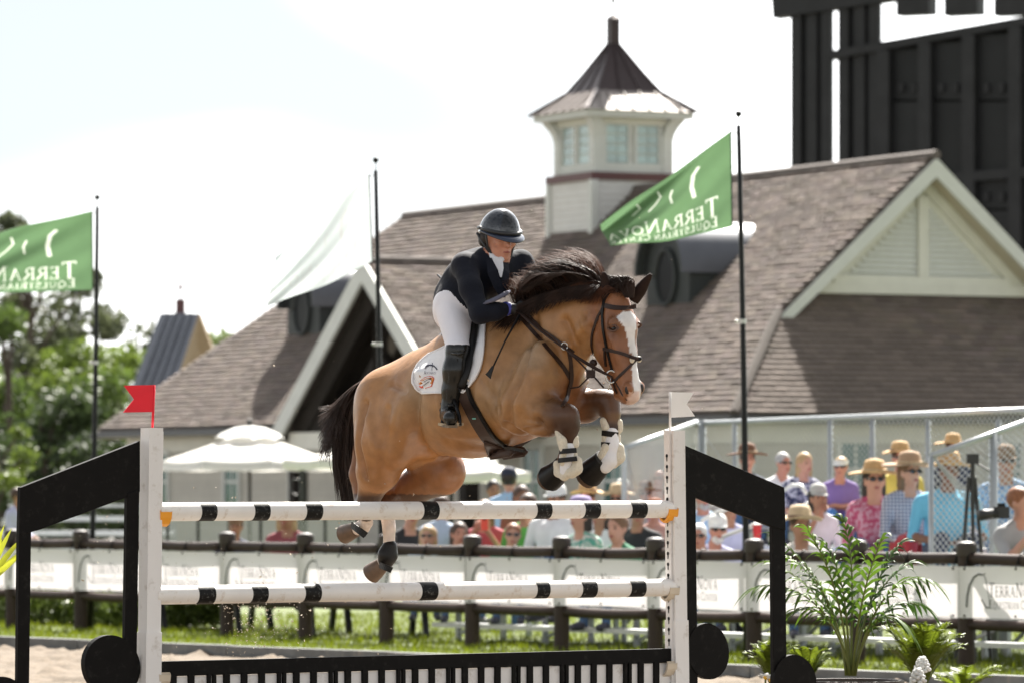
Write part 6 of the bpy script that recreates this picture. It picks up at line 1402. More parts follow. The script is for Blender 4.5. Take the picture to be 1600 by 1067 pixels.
boot('cream fleece boot on the near folded foreleg', [[(873, 674, .21, 0.0230), (878, 688, .215, 0.0269), (881, 702, .21, 0.0256)], [(881, 712, .20, 0.0218), (880, 722, .19, 0.0230)], [(870, 724, .17, 0.0205), (872, 738, .16, 0.0230), (882, 744, .16, 0.0230), (892, 736, .17, 0.0256)], [(898, 684, .15, 0.0218), (899, 694, .15, 0.0218)], [(898, 708, .15, 0.0154), (898, 714, .15, 0.0166)], [(902, 720, .15, 0.0282), (901, 732, .15, 0.0320), (894, 740, .16, 0.0256)]], [(888, 698, .17, .040), (887, 716, .16, .044), (887, 734, .15, .044)], [((875, 705, .225), (900, 703, .18), .028), ((873, 719, .215), (901, 716, .18), .026)])
boot('cream fleece boot with two dark straps on the far raised foreleg', [[(943, 657, -.10, 0.0218), (947, 668, -.10, 0.0243)], [(946, 682, -.10, 0.0218), (945, 690, -.1, 0.0205)], [(947, 698, -.09, 0.0256), (943, 710, -.09, 0.0269), (936, 720, -.09, 0.0243)], [(966, 660, -.17, 0.0256), (967, 670, -.17, 0.0243)], [(965, 682, -.17, 0.0179), (965, 690, -.17, 0.0179)], [(967, 700, -.16, 0.0307), (967, 714, -.16, 0.0346), (959, 724, -.15, 0.0269)]], [(955, 675, -.13, .040), (955, 695, -.13, .043), (952, 718, -.12, .046), (946, 728, -.11, .040)], [((941, 676, -.085), (965, 679, -.145), .030), ((940, 694, -.08), (964, 696, -.145), .030)])
boot('black tendon boot with white logo on the far hind leg', [], [(609, 853, -.15, .043), (606, 866, -.15, .055), (603, 876, -.15, .046)], [((594, 882, -.10), (612, 890, -.10), .035)], shell=M_hblk)
boot('black strap boot on the near hind fetlock', [], [(570, 812, -.02, .030), (571, 818, -.02, .034)], [((550, 818, .02), (573, 835, .03), .03), ((550, 822, .02), (570, 838, .03), .02)], shell=M_wht)
def bell(a, b, c, r0, r1, label):
    P0 = HP(*a); o = empty('bell_boot', P0, label, 'horse boot', 'bell boots on the front hooves'); p, q, e = HP(*a), HP(*b), HP(*c); mb = MB(); mb.tube([p, p.lerp(q, .5), q, e], [r0, r0 * 1.12, r1, r1 * 1.08], 18); smooth_by_angle(mb.build('shell', M_hblk, o), 60)
    mb = MB(); mb.tube([p - (q - p).normalized() * .006, p + (q - p).normalized() * .010], r0 * 1.06, 18); mb.build('collar', mat('boot_collar', (.03, .03, .03), .8, bump=.4, bscale=90), o)
bell((879, 729, .12), (866, 742, .10), (859, 747, .09), .056, .070, 'black bell boot on the near front hoof'); bell((944, 718, -.12), (930, 732, -.11), (921, 741, -.12), .058, .072, 'black bell boot on the far front hoof')
# ------------------------------------------------------------------ the rider
M_skin = mat('rider_skin', (.58, .27, .18), .45, var=.12, scale=25, subsurf=.08, spec=.4); M_jack = mat('navy_jacket', (.0045, .006, .013), .85, spec=.25, var=.2, scale=10, bump=.9, bscale=11, sheen=.05); M_breech = mat('white_breeches', (.76, .75, .80), .7, var=.04, bump=.6, bscale=12); M_glove = mat('black_glove', (.012, .012, .014), .6); M_tall = mat('tall_boot', (.008, .0085, .008), .25, var=.15, scale=9, bump=.12, bscale=14, spec=.4)
rd = empty('person', HP(728, 520, 0), 'rider in navy jacket, white breeches and black helmet bent over the neck', 'person')
R = SDF(); SK, JK, BR, BT, GL, HR_ = 0, 1, 2, 3, 4, 5
# head frame
rf = V(math.cos(math.radians(60)), -math.sin(math.radians(60)), -.27).normalized(); rr_ = V(rf.y, -rf.x, 0).normalized(); ru = rr_.cross(rf).normalized()
if ru.z < 0: ru = -ru
hc = HP(781, 371, 0); BX = [np.array([x.dot(HH), x.dot(HR), x.z]) for x in (rr_, rf, ru)]
def RD(x, y, z): return hc + rr_ * x + rf * y + ru * z
lr = lambda *a: loc(RD(*a))
R.ell(lr(0, 0, .03), (.076, .095, .092), BX, .03, SK); R.ell(lr(0, .025, -.045), (.060, .068, .074), BX, .035, SK); R.cone(lr(0, .083, .012), lr(0, .110, -.024), .010, .016, .014, SK); R.ell(lr(0, .078, -.098), (.025, .02, .02), BX, .02, SK)
for sx in (-1, 1): R.ell(lr(sx * .042, .070, -.02), (.026, .02, .02), BX, .02, SK); R.ell(lr(sx * .077, .0, -.01), (.012, .02, .03), BX, .01, SK)
R.ell(lr(0, .094, -.058), (.028, .012, .008), BX, .008, SK); R.ell(lr(0, .092, -.073), (.024, .012, .009), BX, .008, SK); R.cone(lr(-.045, .082, .026), lr(.045, .082, .026), .012, .012, .02, SK)
R.cone(loc(HP(779, 392, 0)), loc(HP(772, 412, 0)), .055, .06, .03, SK)
# torso
R.cone(L(717, 463, .02), L(737, 441), .134, .142, .06, JK, SQ(1.1)); R.cone(L(737, 441), L(762, 430), .142, .130, .06, JK, SQ(1.1)); R.chain([(L(727, 417, .165), .072), (L(764, 420, 0), .085), (L(812, 412, -.165), .072)], .06, JK); R.cone(L(727, 415, .12), L(748, 408, .02), .075, .07, .05, JK); R.cone(L(712, 462, .12), L(737, 466, .12), .095, .09, .04, JK)
R.cone(L(710, 487, .08), L(722, 490, -.02), .122, .12, .05, BR)
# arms
R.chain([(L(727, 417, .19), .071), (L(736, 452, .25), .060), (L(750, 490, .28), .055)], .04, JK); R.chain([(L(750, 490, .28), .055), (L(774, 487, .22), .048), (L(794, 483, .14), .034)], .03, JK); R.cone(L(796, 483, .135), L(806, 484, .12), .030, .033, .01, GL)
R.chain([(L(814, 411, -.19), .070), (L(834, 445, -.25), .056), (L(838, 470, -.22), .05)], .04, JK); R.chain([(L(838, 470, -.22), .05), (L(820, 482, -.1), .036)], .03, JK); R.cone(L(820, 482, -.10), L(814, 486, -.04), .03, .033, .01, GL)
# legs
R.cone(L(709, 481, .15), L(715, 545, .31), .108, .062, .05, BR); R.cone(L(752, 500, -.15), L(772, 545, -.31), .108, .062, .05, BR)
for sg, dx in ((1, 0), (-1, 86)):
    R.chain([(L(715 + dx, 548, .31 * sg), .066), (L(711 + dx, 578, .325 * sg), .066), (L(706 + dx, 610, .325 * sg), .053), (L(703 + dx, 634, .325 * sg), .045), (L(701 + dx, 648, .32 * sg), .044)], .03, BT)
    R.cone(L(700 + dx, 648, .31 * sg), L(704 + dx, 653, .45 * sg), .046, .043, .02, BT)
rv, rfc = R.mesh(.0078, relax=2); fm = R.owner(rv[rfc].mean(axis=1))
fmb = MB(); w0 = HP(800, 483, .13); fingers(fmb, w0, HP(814, 490, .10) - w0, V(0, 0, -1), .9, 1.05); w1 = HP(822, 481, -.09); fingers(fmb, w1, HP(812, 488, -.03) - w1, V(0, 0, -1), .9, 1.05)
nv = len(rv); vv_ = np.concatenate([glob(rv), np.array([list(p) for p in fmb.v])]); ff = rfc[:, ::-1].tolist() + [tuple(i + nv for i in q) for q in fmb.f]; fm = np.concatenate([fm, np.full(len(fmb.f), GL)])
make('body', vv_, ff, [M_skin, M_jack, M_breech, M_tall, M_glove], rd, True, fm)
# jacket skirt, lapels, shirt collar, cuffs, pocket flap
mb = MB(); ribbon(mb, [HP(x, y, r) for x, y, r in ((764, 405, .14), (770, 425, .15), (778, 448, .13), (785, 465, .10))], [HR + HH] * 4, [.03, .06, .05, .02], .008); ribbon(mb, [HP(x, y, r) for x, y, r in ((790, 404, -.02), (789, 425, .04), (788, 448, .08), (786, 465, .09))], [HR * .3 + HH] * 4, [.03, .05, .045, .02], .008); mb.build('lapel', M_jack, rd)
mb = MB(); pts = [HP(x, y, r) for x, y, r in ((766, 398, .06), (772, 405, .07), (780, 407, .05), (786, 404, .02))]; mb.tube(pts, .018, 8); mb.build('collar', M_wht, rd, True); mb = MB(); ribbon(mb, [HP(x, y, r) for x, y, r in ((777, 404, .06), (779, 420, .085), (781, 434, .10))], [HR * .6 + HH] * 3, [.06, .055, .02], .006); mb.build('shirt_front', M_wht, rd)
mb = MB(); mb.tube([HP(789, 483, .165), HP(794, 483, .14)], [.041, .039], 12); mb.build('cuff', mat('blue_cuff', (.05, .06, .30), .7), rd, True); mb = MB(); mb.tube([HP(793, 483, .145), HP(797, 483, .13)], [.040, .037], 12); mb.build('cuff_edge', M_wht, rd, True)
mb = MB(); ribbon(mb, [HP(692, 437, .0), HP(686, 432, .0), HP(683, 430, .0)], [V(0, 0, 1)] * 3, [.03, .02, .006], .006); mb.build('jacket_vent', M_jack, rd)
mb = MB(); ribbon(mb, [HP(x, y, r) for x, y, r in ((757, 475, .27), (772, 470, .25), (786, 463, .2), (794, 457, .1))], [V(0, 0, 1) + HR * .4] * 4, [.05, .06, .05, .03], .01); mb.build('jacket_hem', mat('navy_lining', (.10, .10, .14), .8), rd, True)
# boot details: top edge, spur strap, seam
mb = MB(); mb.tube([HP(699, 546, .30), HP(707, 552, .375), HP(718, 553, .39), HP(727, 549, .36)], .008, 6); mb.build('boot_top', M_tall, rd, True)
mb = MB(); mb.tube([HP(699, 630, .36), HP(703, 634, .375), HP(709, 632, .375)], .009, 6); mb.tube([HP(694, 633, .33), HP(689, 630, .31)], .006, 6); mb.build('spur', M_hblk, rd, True)
mb = MB(); ribbon(mb, [HP(692, 660, .33), HP(700, 663, .38), HP(708, 664, .46)], [V(0, 0, -1)] * 3, [.05, .07, .05], .014); mb.build('boot_sole', mat('boot_sole', (.16, .12, .08), .8, var=.3, scale=40), rd)
# helmet
HX = (rr_, rf, ru); hm = MB(); prof = []
N_ = 30; base_z = .030
def hel(x, y, z): return RD(0, -.012, .035) + rr_ * x + rf * y + ru * z
vs_ = []; rows_ = 12
for i in range(rows_ + 1):
    t = math.pi / 2 * i / rows_
    for j in range(N_):
        a = 2 * math.pi * j / N_; rx, ry = .114, .130; z = -.012 + .140 * math.sin(t); dip = (-.03 * max(0, -math.sin(a)) ** 1.5) * (1 - i / rows_)
        vs_.append(hel(rx * math.cos(t) * math.cos(a), ry * math.cos(t) * math.sin(a), z + dip))
M_hel = mat('helmet_gloss', (.014, .018, .026), .16, var=.2, scale=8, coat=.5, spec=.6); M_hel2 = mat('helmet_matt', (.02, .021, .023), .45, var=.1); M_vis = mat('visor_blue', (.022, .03, .055), .3, coat=.4)
helm = make('helmet', vs_, [(i * N_ + j, i * N_ + (j + 1) % N_, (i + 1) * N_ + (j + 1) % N_, (i + 1) * N_ + j) for i in range(rows_) for j in range(N_)], M_hel, rd, True)
mb = MB(); mb.tube([hel(.1155 * math.cos(a), .1315 * math.sin(a), .010 - .03 * max(0, -math.sin(a)) ** 1.5) for a in np.linspace(0, 2 * math.pi, 40)], .011, 6); mb.build('helmet_band', M_hel2, helm, True)
A_ = np.linspace(math.radians(-5), math.radians(185), 25); vi = [hel(.115 * math.cos(a), .131 * math.sin(a), -.002) for a in A_]; vo = [hel(.121 * math.cos(a), .131 * math.sin(a) + .062 * max(0, math.sin(a)) ** .8, -.022 + .016 * math.cos(a) ** 2) for a in A_]; dn = -ru * .007; k = len(A_)
mb = MB(); mb.add(vi + vo + [p + dn for p in vi + vo], [(i, i + 1, k + i + 1, k + i) for i in range(k - 1)] + [(2 * k + i, 3 * k + i, 3 * k + i + 1, 2 * k + i + 1) for i in range(k - 1)] + [(k + i, k + i + 1, 3 * k + i + 1, 3 * k + i) for i in range(k - 1)]); mb.build('helmet_visor', M_vis, helm, True)
# darker front panel on the shell
vs_ = []
for i in range(8):
    t = math.radians(14 + 58 * i / 7)
    for j in range(9):
        a = math.radians(90 + (-1 + 2 * j / 8) * (34 - 12 * i / 7)); vs_.append(hel(.1155 * math.cos(t) * math.cos(a), .1315 * math.cos(t) * math.sin(a), -.012 + .1415 * math.sin(t)))
make('helmet_panel', vs_, [(i * 9 + j, i * 9 + j + 1, (i + 1) * 9 + j + 1, (i + 1) * 9 + j) for i in range(7) for j in range(8)], mat('helmet_panel', (.006, .006, .007), .12, coat=.4), helm, True)
mb = MB()
for sx in (1, -1): mb.tube([hel(sx * .112, .045, -.01), RD(sx * .083, .02, -.05), RD(sx * .058, .05, -.10), RD(0, .07, -.125)], .007, 6); mb.tube([hel(sx * .108, -.06, -.03), RD(sx * .088, -.01, -.05), RD(sx * .06, .045, -.098)], .009, 6)
mb.build('chin_strap', M_hel2, helm, True)
# face details
for sx in (1, -1):
    MB().ball(RD(sx * .033, .080, .008), (.014, .010, .009), 10, 6, HX).build('eye', M_ewhite, rd, True); MB().ball(RD(sx * .033, .088, .007), (.006, .005, .006), 8, 5, HX).build('iris', M_eye, rd, True)
    mb = MB(); mb.tube([RD(sx * .016, .090, .026), RD(sx * .034, .090, .031), RD(sx * .05, .080, .026)], .004, 5); mb.build('eyebrow', MATS['hair_ltbrown'], rd, True)
mb = MB(); mb.tube([RD(-.022, .098, -.064), RD(0, .104, -.062), RD(.022, .098, -.064)], [.003, .006, .003], 6); mb.build('mouth', mat('lip_rider', (.35, .10, .08), .45), rd, True)
mb = MB(); [mb.ball(RD(sx * .075, -.045, -.02), (.03, .045, .05), 10, 6, HX) for sx in (-1, 1)]; mb.build('hair', MATS['hair_dark'], rd, True)
# whip
wh = empty('riding_crop', HP(800, 485, .16), 'thin black riding crop pointing down beside the horse shoulder', 'crop'); a, b = HP(812, 492, .15), HP(771, 572, .31)
mb = MB(); mb.tube([a, a.lerp(b, .5) + HR * .01, b], [.008, .005, .005], 8); mb.build('shaft', M_hblk, wh, True); mb = MB(); ribbon(mb, [b, HP(766, 582, .32), HP(763, 588, .32)], [HR] * 3, [.014, .03, .045], .005); mb.build('flapper', M_hblk, wh)
# ------------------------------------------------------------------ the jump
JA = V(-1.966, 26.55, 0); JB = V(.970, 28.75, 0); jd = (JB - JA).normalized(); jn = V(jd.y, -jd.x, 0); JL = (JB - JA).length
def jt(px):
    k = (px - 800) / F; return (k * JA.y - JA.x) / (jd.x - k * jd.y)
def JP(px, py, off=0.0): return on_plane(px, py, JA + jn * off, jn)
M_wpaint = mat('white_jump_paint', (.74, .73, .72), .45, var=.05, scale=4, stain=(.46, .42, .37), stain_scale=11); M_jblk = mat('black_jump_paint', (.0045, .004, .0038), .6, var=.3, scale=9, stain=(.02, .019, .017), stain_scale=18, spec=.12); M_band = mat('black_band', (.006, .006, .006), .55, spec=.2, var=.3, scale=20, stain=(.20, .20, .19), stain_scale=45)
M_pole = mat('white_pole', (.78, .76, .73), .4, var=.05, scale=6, stain=(.50, .39, .28), stain_scale=13); M_orange = mat('orange_cup', (.80, .33, .02), .4, var=.1); M_pcup = mat('cream_cup', (.55, .48, .38), .6, var=.15)
AXJ = (jd, jn, V(0, 0, 1))
def standard(px_c, z_top, label, lean, track):
    P0 = JA + jd * jt(px_c); r = empty('jump_standard', P0, label, 'jump standard', 'white uprights of the jump')
    top = P0 + V(0, 0, z_top) + jd * lean; mb = MB(); d = (top - P0).normalized(); mb.box((P0 + top) / 2, (.088, .088, (top - P0).length), (jd, jn, d)); mb.build('upright', M_wpaint, r)
    mb = MB(); mb.box(P0.lerp(top, .22), (.10, .098, z_top * .44), (jd, jn, d)); mb.build('sleeve', M_wpaint, r)
    mb = MB(); mb.box(P0 + V(0, 0, .05), (.09, .8, .09), AXJ); mb.build('foot', M_wpaint, r)
    sg = 1 if track < 0 else -1
    mb = MB(); mb.box((P0 + top) / 2 - jd * (.052 * track), (.012, .05, (top - P0).length * .98), (jd, jn, d)); mb.build('keyhole_track', M_wpaint, r)
    n = 26 
    for k in range(n):
        t = .12 + .80 * k / (n - 1); c = P0.lerp(top, t) - jd * (.0595 * track); hb = MB(); N_ = 10; hb.add([c + jn * (.011 * math.cos(a)) + d * (.011 * math.sin(a) + .010) for a in np.linspace(0, 2 * math.pi, N_ + 1)[:-1]], [tuple(range(N_))]); hb.add([c + jn * x + d * z for x, z in ((-.005, .006), (.005, .006), (.004, -.022), (-.004, -.022))], [(0, 1, 2, 3)]); hb.build('keyhole', M_dark, r)
    return P0, d, r
SL = standard(230, 1.964, 'white jump standard under the red flag', .03, -1); SR = standard(1060, 1.975, 'white jump standard with keyhole track under the white flag', -.03, 1)
def pole(z, bands, label, x0, x1, dz):
    a, b = JA + jd * jt(x0), JA + jd * jt(x1); r = empty('jump_pole', a + V(0, 0, z), label, 'jump pole', 'striped poles of the jump')
    zz = lambda t: V(0, 0, z + dz * t); mb = MB(); N_ = 10; mb.tube([a.lerp(b, t) + zz(t) for t in np.linspace(0, 1, N_)], .0505, 24); smooth_by_angle(mb.build('pole_shaft', M_pole, r), 40); Lp = (b - a).length
    for x, y in bands: ta, tb = (jt(x) - jt(x0)) / Lp, (jt(y) - jt(x0)) / Lp; mb = MB(); mb.tube([a.lerp(b, ta) + zz(ta), a.lerp(b, tb) + zz(tb)], .0518, 24); smooth_by_angle(mb.build('band', M_band, r), 40)
pole(1.512, [(308, 332), (391, 415), (472, 497), (655, 679), (832, 855), (907, 931), (980, 1004)], 'upper striped pole the horse is clearing', 245, 1046, .004)
pole(1.062, [(304, 330), (388, 412), (470, 495), (652, 677), (832, 852), (903, 926), (979, 1002)], 'lower striped pole just above the lettered banners', 240, 1050, -.002)
def cup(px, z, sg, m, label, size=1.0):
    c = JA + jd * jt(px) + V(0, 0, z); r = empty('jump_cup', c, label, 'jump cup', 'pole cups on the standards')
    mb = MB(); n = 9
    pr = [(-.055 * size, .035), (-.05 * size, .0), (-.03 * size, -.03), (0, -.045), (.03 * size, -.03), (.05 * size, .0), (.055 * size, .035)]; inn = [(x * .8, y + .012) for x, y in pr]
    vs_ = [c + jn * x + V(0, 0, y) + jd * e for e in (-.035, .035) for x, y in pr] + [c + jn * x + V(0, 0, y) + jd * e for e in (-.035, .035) for x, y in inn]; k = len(pr)
    fs_ = [(i, i + 1, k + i + 1, k + i) for i in range(k - 1)] + [(2 * k + i, 3 * k + i, 3 * k + i + 1, 2 * k + i + 1) for i in range(k - 1)] + [(i, 2 * k + i, 2 * k + i + 1, i + 1) for i in range(k - 1)] + [(k + i, k + i + 1, 3 * k + i + 1, 3 * k + i) for i in range(k - 1)]
    mb.add(vs_, fs_); mb.build('cradle', m, r); mb = MB(); mb.prism([c + jd * (sg * .04) + jn * .03 + V(0, 0, .02), c + jd * (sg * .04) - jn * .03 + V(0, 0, .02), c + jd * (sg * .04) - jn * .015 + V(0, 0, -.085), c + jd * (sg * .04) + jn * .015 + V(0, 0, -.085)], jd * (sg * .014)); mb.build('back_plate', m, r)
cup(252, 1.512 - .035, -1, M_orange, 'orange pole cup on the red-flag standard'); cup(1044, 1.516 - .035, 1, M_orange, 'orange pole cup on the white-flag standard'); cup(1046, 1.06 - .035, 1, M_pcup, 'cream pole cup under the lower pole'); cup(250, .60, -1, M_pcup, 'cream cup under the black plank at left'); cup(1042, .585, 1, M_pcup, 'cream cup under the black plank at right')
# music-note wings
def wing(polys, heads, label, side):
    P0 = JP(*polys[0][0]); P0 = V(P0.x, P0.y, 0); r = empty('music_note_wing', P0, label, 'jump wing', 'black music-note wings')
    for nm, pl in zip(('beam', 'inner_stem', 'outer_stem'), polys): mb = MB(); mb.prism([JP(x, y, {'beam': .0, 'inner_stem': .004, 'outer_stem': -.004}[nm]) for x, y in pl], jn * -.032); o = mb.build(nm, M_jblk, r); bv = o.modifiers.new('edge', 'BEVEL'); bv.width = .003; bv.segments = 2
    for (cx, cy, rx, ry, rot) in heads:
        pts = []
        for a in np.linspace(0, 2 * math.pi, 41)[:-1]:
            x, y = rx * math.cos(a), ry * math.sin(a); pts.append(JP(cx + x * math.cos(rot) - y * math.sin(rot), cy + x * math.sin(rot) + y * math.cos(rot), .009))
        mb = MB(); mb.prism(pts, jn * -.04); o = mb.build('note_head', M_jblk, r)
    mb = MB(); c = JP(polys[1][0][0], 1200, -.01); c.z = .04; mb.box(c, (.08, .7, .08), AXJ); mb.build('foot', M_jblk, r)
wing([[(32, 761), (219, 688), (219, 768), (199, 776), (62, 827), (30, 836)], [(199, 770), (218, 764), (211, 1215), (192, 1215)], [(30, 830), (49, 824), (44, 1220), (26, 1220)]], [(176, 1040, 43, 49, -.3), (4, 1100, 41, 44, -.3)], 'black music-note wing beside the red-flag standard', -1)
wing([[(1070, 695), (1226, 761), (1228, 828), (1208, 823), (1086, 776), (1071, 770)], [(1071, 760), (1087, 768), (1092, 1185), (1076, 1185)], [(1207, 818), (1227, 824), (1231, 1190), (1210, 1190)]], [(1107, 1017, 32, 44, -.12), (1243, 1066, 33, 44, -.12)], 'black music-note wing beside the white-flag standard', 1)
# gate with a black plank and piano keys
gp = empty('piano_gate', JA + jd * .1, 'black plank gate with white and black piano keys', 'jump gate'); ga, gb = jt(244), jt(1052)
mb = MB(); mb.beam(JA + jd * ga + V(0, 0, .664), JA + jd * gb + V(0, 0, .664), .035, .082); o = mb.build('plank', M_jblk, gp)
x = ga + .10; k = 0; pat = [1, 1, 0, 1, 1, 1, 0]
while x < gb - .12:
    w = .115; mb = MB(); mb.box(JA + jd * (x + w / 2) + V(0, 0, .40) - jn * .005, (w - .010, .02, .44), AXJ); mb.build('white_key', M_wpaint, gp)
    if pat[k % 7] or True:
        for dx in ((0,) if pat[k % 7] else (0, .034)): mb = MB(); mb.box(JA + jd * (x + dx) + V(0, 0, .42) + jn * .012, (.036 if pat[k % 7] else .02, .022, .42), AXJ); mb.build('black_key', M_jblk, gp)
    x += w; k += 1
mb = MB(); mb.beam(JA + jd * (ga + .05) + V(0, 0, .16) - jn * .008, JA + jd * (gb - .05) + V(0, 0, .16) - jn * .008, .03, .05); mb.build('bottom_rail', M_jblk, gp)
# red and white flags
def jflag(stick, poly, m, label, sm):
    r = empty('jump_flag', JP(stick[0][0], stick[0][1]), label, 'flag', 'marker flags on the standards'); mb = MB(); mb.tube([JP(*stick[0]), JP(*stick[1])], .007, 8); mb.build('stick', sm, r, True); mb = MB(); mb.prism([JP(x, y, .003) for x, y in poly], jn * -.006); mb.build('pennant', m, r)
M_redf = mat('red_flag', (.72, .012, .035), .45, var=.06, trans=.25); M_whf = mat('white_flag', (.78, .77, .76), .5, var=.04, trans=.2)
jflag([(238, 672), (241, 601)], [(240, 601), (194, 602), (210, 623), (193, 644), (239, 643)], M_redf, 'red swallow-tail flag on the left standard', M_redf); jflag([(1047, 676), (1047, 612)], [(1047, 612), (1084, 613), (1073, 631), (1086, 650), (1047, 652)], M_whf, 'white swallow-tail flag on the right standard', M_whf)
# sand thrown up by the take-off
n = 1500; cl = [(400, 955, 38, 30, 28.9), (395, 1000, 25, 22, 28.9), (150, 860, 60, 50, 28.5), (470, 880, 120, 70, 29.2), (640, 700, 130, 100, 28.6), (880, 520, 130, 140, 28), (330, 830, 120, 80, 28.8)]; wgt = [420, 90, 60, 130, 60, 40, 60]
mb = MB()
for (cx, cy, sx, sy, Y), m_ in zip(cl, wgt):
    for _ in range(m_):
        p = W(random.gauss(cx, sx), random.gauss(cy, sy), Y + random.gauss(0, .4)); s_ = random.choice([.003, .003, .004, .004, .006, .009]) * random.uniform(.7, 1.2)
        if p.z < .02: continue
        a = [V(random.gauss(0, 1), random.gauss(0, 1), random.gauss(0, 1)).normalized() * s_ for _ in range(4)]; mb.add([p + q for q in a], [(0, 1, 2), (0, 2, 3), (0, 3, 1), (1, 3, 2)])
o = mb.build('flying_sand', mat('sand_grain', (.55, .47, .38), .9, var=.3), origin=(0, 28, 0)); tag(o, 'loose grains of sand thrown into the air', 'sand', kind='stuff')
# ------------------------------------------------------------------ potted palm, ferns and flowers beside the jump
M_palm = mat('palm_leaf', (.065, .12, .012), .55, var=.4, scale=6, trans=.4, spec=.25); M_palm2 = mat('palm_leaf_dark', (.032, .07, .012), .55, var=.4, scale=6, trans=.3, spec=.25); M_stem = mat('palm_stem', (.10, .12, .02), .5, var=.3, scale=8); M_pot = mat('dark_pot', (.05, .03, .025), .5, var=.2); M_fern = mat('fern_leaf', (.125, .165, .012), .5, var=.4, scale=5, trans=.45)
def leaflet(mb, base, d, side_n, Ln, w, droop):
    """folded strap leaf of five cross-sections"""
    d = d.normalized(); sd = d.cross(side_n); sd = sd.normalized() if sd.length > 1e-6 else d.orthogonal(); vs_ = []; N_ = 5
    for i in range(N_ + 1):
        t = i / N_; c = base + d * (Ln * t) + V(0, 0, -droop * Ln * t * t); ww = w * (math.sin(math.pi * (.08 + .92 * t)) ** .8) * .5; up = sd.cross(d); vs_ += [c - sd * ww + up * ww * .35, c, c + sd * ww + up * ww * .35]
    mb.add(vs_, [(i * 3 + j, i * 3 + j + 1, (i + 1) * 3 + j + 1, (i + 1) * 3 + j) for i in range(N_) for j in range(2)])
def frond(root, pts, n, Ln, w, m, droop=.25, stem_r=.008, spread=1.0):
    st = bez(pts, 16); mb = MB(); mb.tube(st, [stem_r * (1 - .7 * i / 15) for i in range(16)], 6); mb.build('stem', M_stem, root, True)
    mb = MB()
    for k in range(n):
        t = .38 + .6 * k / (n - 1); i = min(int(t * 15), 14); p = st[i].lerp(st[i + 1], t * 15 - i); d = (st[i + 1] - st[i]).normalized(); up = V(0, 0, 1) - d * d.z; up = up.normalized() if up.length > .01 else V(0, -1, 0); sd = d.cross(up)
        for sg in (1, -1): leaflet(mb, p, d * .75 + sd * (sg * spread) + up * random.uniform(.0, .3), up, Ln * (1 - .35 * abs(t - .62) / .4) * random.uniform(.85, 1.1), w, droop * random.uniform(.6, 1.5))
    leaflet(mb, st[-1], (st[-1] - st[-2]), V(0, 0, 1), Ln * .8, w, droop); mb.build('frond', m, root, True)
YP = 30.5; pb = W(1330, 1062, YP); pr0 = V(pb.x, pb.y, 0)
palm = empty('potted_palm', pr0, 'green potted palm with arching fronds in front of the banners', 'plant')
mb = MB(); mb.lathe(pr0, [(.20, 0), (.26, .02), (.30, pb.z - .06), (.33, pb.z - .06), (.33, pb.z + .0), (.30, pb.z), (.29, pb.z - .05)], 28); smooth_by_angle(mb.build('pot', M_pot, palm), 40); mb = MB(); mb.lathe(pr0, [(.29, pb.z - .05), (.1, pb.z - .035)], 28); mb.build('soil', mat('potting_soil', (.05, .035, .025), .95, var=.3), palm)
def Wp(x, y, dy=0.0): return W(x, y, YP + dy)
FR = [((1322, 1055), (1316, 985), (1296, 905), (1212, 838), .0), ((1326, 1055), (1322, 970), (1300, 880), (1262, 828), -.2), ((1330, 1055), (1330, 950), (1338, 870), (1318, 815), .15), ((1334, 1055), (1345, 970), (1372, 890), (1405, 850), .1), ((1336, 1055), (1350, 970), (1392, 890), (1446, 905), -.25), ((1328, 1055), (1318, 980), (1266, 905), (1188, 915), -.2), ((1334, 1055), (1350, 985), (1385, 925), (1438, 945), .25), ((1326, 1055), (1310, 970), (1285, 900), (1232, 870), .3), ((1332, 1055), (1338, 970), (1352, 900), (1378, 842), -.3), ((1328, 1055), (1322, 985), (1328, 910), (1290, 850), -.1), ((1330, 1055), (1320, 995), (1288, 935), (1240, 955), .1), ((1333, 1055), (1348, 995), (1370, 945), (1405, 970), -.1), ((1331, 1055), (1336, 985), (1356, 925), (1418, 880), .2), ((1329, 1055), (1318, 990), (1296, 925), (1210, 880), .2)]
for i, (a, b, c, d, dy) in enumerate(FR): frond(palm, [Wp(*a), Wp(*b, dy * .3), Wp(*c, dy * .8), Wp(*d, dy * 1.3)], 12, .225, .029, M_palm if i % 3 else M_palm2, .7, .009, .46)
def fern(px, py, Y, n, label, ht, sp):
    b = W(px, py, Y); r = empty('fern', V(b.x, b.y, 0), label, 'plant', 'ferns beside the jump'); b.z = max(.02, b.z); mb = MB(); mb.lathe(V(b.x, b.y, 0), [(.10, 0), (.15, .02), (.19, b.z - .02), (.19, b.z), (.15, b.z + .005)], 22); smooth_by_angle(mb.build('pot', M_pot, r), 40)
    for k in range(n):
        a = random.uniform(0, 6.28); L_ = random.uniform(.6, 1.1); sx = math.cos(a) * sp * L_; sy = math.sin(a) * sp * L_; top = ht * random.uniform(.65, 1.15)
        st = bez([b, b + V(sx * .3, sy * .3, top * .6), b + V(sx * .7, sy * .7, top), b + V(sx, sy, top * .95)], 14); mb = MB(); mb.tube(st, [.004 * (1 - .7 * i / 13) for i in range(14)], 5)
        for i in range(2, 13):
            d = (st[i + 1] - st[i]).normalized(); sd = d.cross(V(0, 0, 1)); sd = sd.normalized() if sd.length > .01 else V(1, 0, 0); up = sd.cross(d); wl_ = .050 * math.sin(math.pi * (i - .5) / 13.5) ** .8
            for h_ in (0, .33, .66):
                p = st[i].lerp(st[i + 1], h_)
                for sg in (1, -1): e = p + sd * (sg * wl_) + d * .022 + up * random.uniform(-.004, .012); q = d * .0055; mb.add([p - q, p + q, e + q * .3, e - q * .2], [(0, 1, 2, 3)])
        mb.build('frond', M_fern, r, True)
    return b
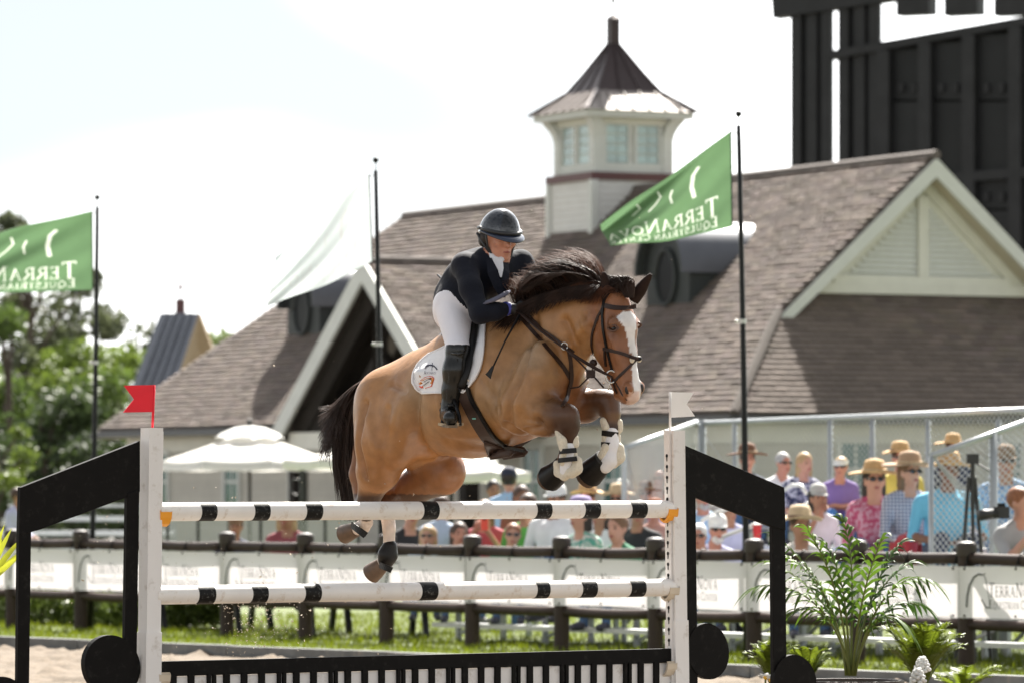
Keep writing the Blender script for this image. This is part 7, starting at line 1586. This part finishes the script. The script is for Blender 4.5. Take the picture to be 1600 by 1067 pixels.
fern(1440, 1085, 31.0, 60, 'bright feathery fern right of the potted palm', .42, .26); fern(1205, 1075, 30.2, 26, 'bright fern between the right wing stems', .30, .15); fern(1262, 1075, 31.4, 18, 'small fern just left of the palm pot', .26, .14); fern(1505, 1092, 31.5, 16, 'low wispy fern at the far right of the plants', .20, .26)
def flower(px, py, Y, label, n=9, cone=False):
    c = W(px, py, Y); r = empty('white_flower', V(c.x, c.y, 0), label, 'flower', 'white flowers by the ferns'); mb = MB(); mb.tube([V(c.x, c.y, 0), c], .006, 6); mb.build('stalk', M_stem, r)
    Mf = mat('petal_white', (.78, .78, .76), .6, trans=.25)
    if cone:
        for k in range(26): a = k * 2.4; rr = .045 * math.sqrt((k + 1) / 26); p = c + V(rr * math.cos(a), rr * math.sin(a), .055 - .09 * k / 26 + .02); mb = MB(); mb.ball(p, (.017, .017, .013), 7, 4); mb.build('petal', Mf, r, True)
    else:
        for k in range(n): a = 2 * math.pi * k / n; mb = MB(); leaflet(mb, c, V(math.cos(a), math.sin(a) * .5, .55), V(0, 0, 1), .06, .032, .1); mb.build('petal', Mf, r, True)
        MB().ball(c + V(0, -.01, .01), .014, 8, 5).build('flower_centre', mat('flower_yellow', (.7, .4, .03), .6), r, True)
flower(1441, 1046, 30.4, 'white clustered bloom in front of the large fern', cone=True); flower(1434, 1064, 30.3, 'second lower white cluster beside the clustered bloom', cone=True); flower(1196, 1060, 29.8, 'white daisy-like flower below the right wing'); flower(1204, 1064, 29.8, 'lower white daisy-like flower right against the black stem')
# yellow-green strap leaves at the left edge
ly = empty('strap_leaf_plant', V(W(-30, 759, 27.2).x, 27.2, 0), 'yellow-green strap-leaved plant poking in at the left edge', 'plant'); b = W(-28, 920, 27.2); mb = MB(); mb.tube([V(b.x, b.y, 0), b.lerp(V(b.x, b.y, 0), .5) + V(.02, 0, 0), b], [.06, .045, .03], 8); mb.build('stem', M_stem, ly, True); mb = MB(); mb.lathe(V(b.x, b.y, 0), [(.16, 0), (.2, .02), (.24, .4), (.24, .43), (.2, .43)], 24); smooth_by_angle(mb.build('pot', M_pot, ly), 40)
for (x, y) in ((45, 850), (38, 832), (20, 818), (8, 812), (30, 866), (15, 878), (-5, 805), (40, 858), (5, 835)):
    e = W(x, y, 27.2 + random.uniform(-.2, .2)); mb = MB(); leaflet(mb, b, e - b + V(0, 0, .02), V(0, -1, .3), (e - b).length * 1.02, .035, .08); mb.build('leaf', mat('yellow_leaf', (.34, .36, .03), .4, var=.3, scale=10, trans=.4), ly, True)
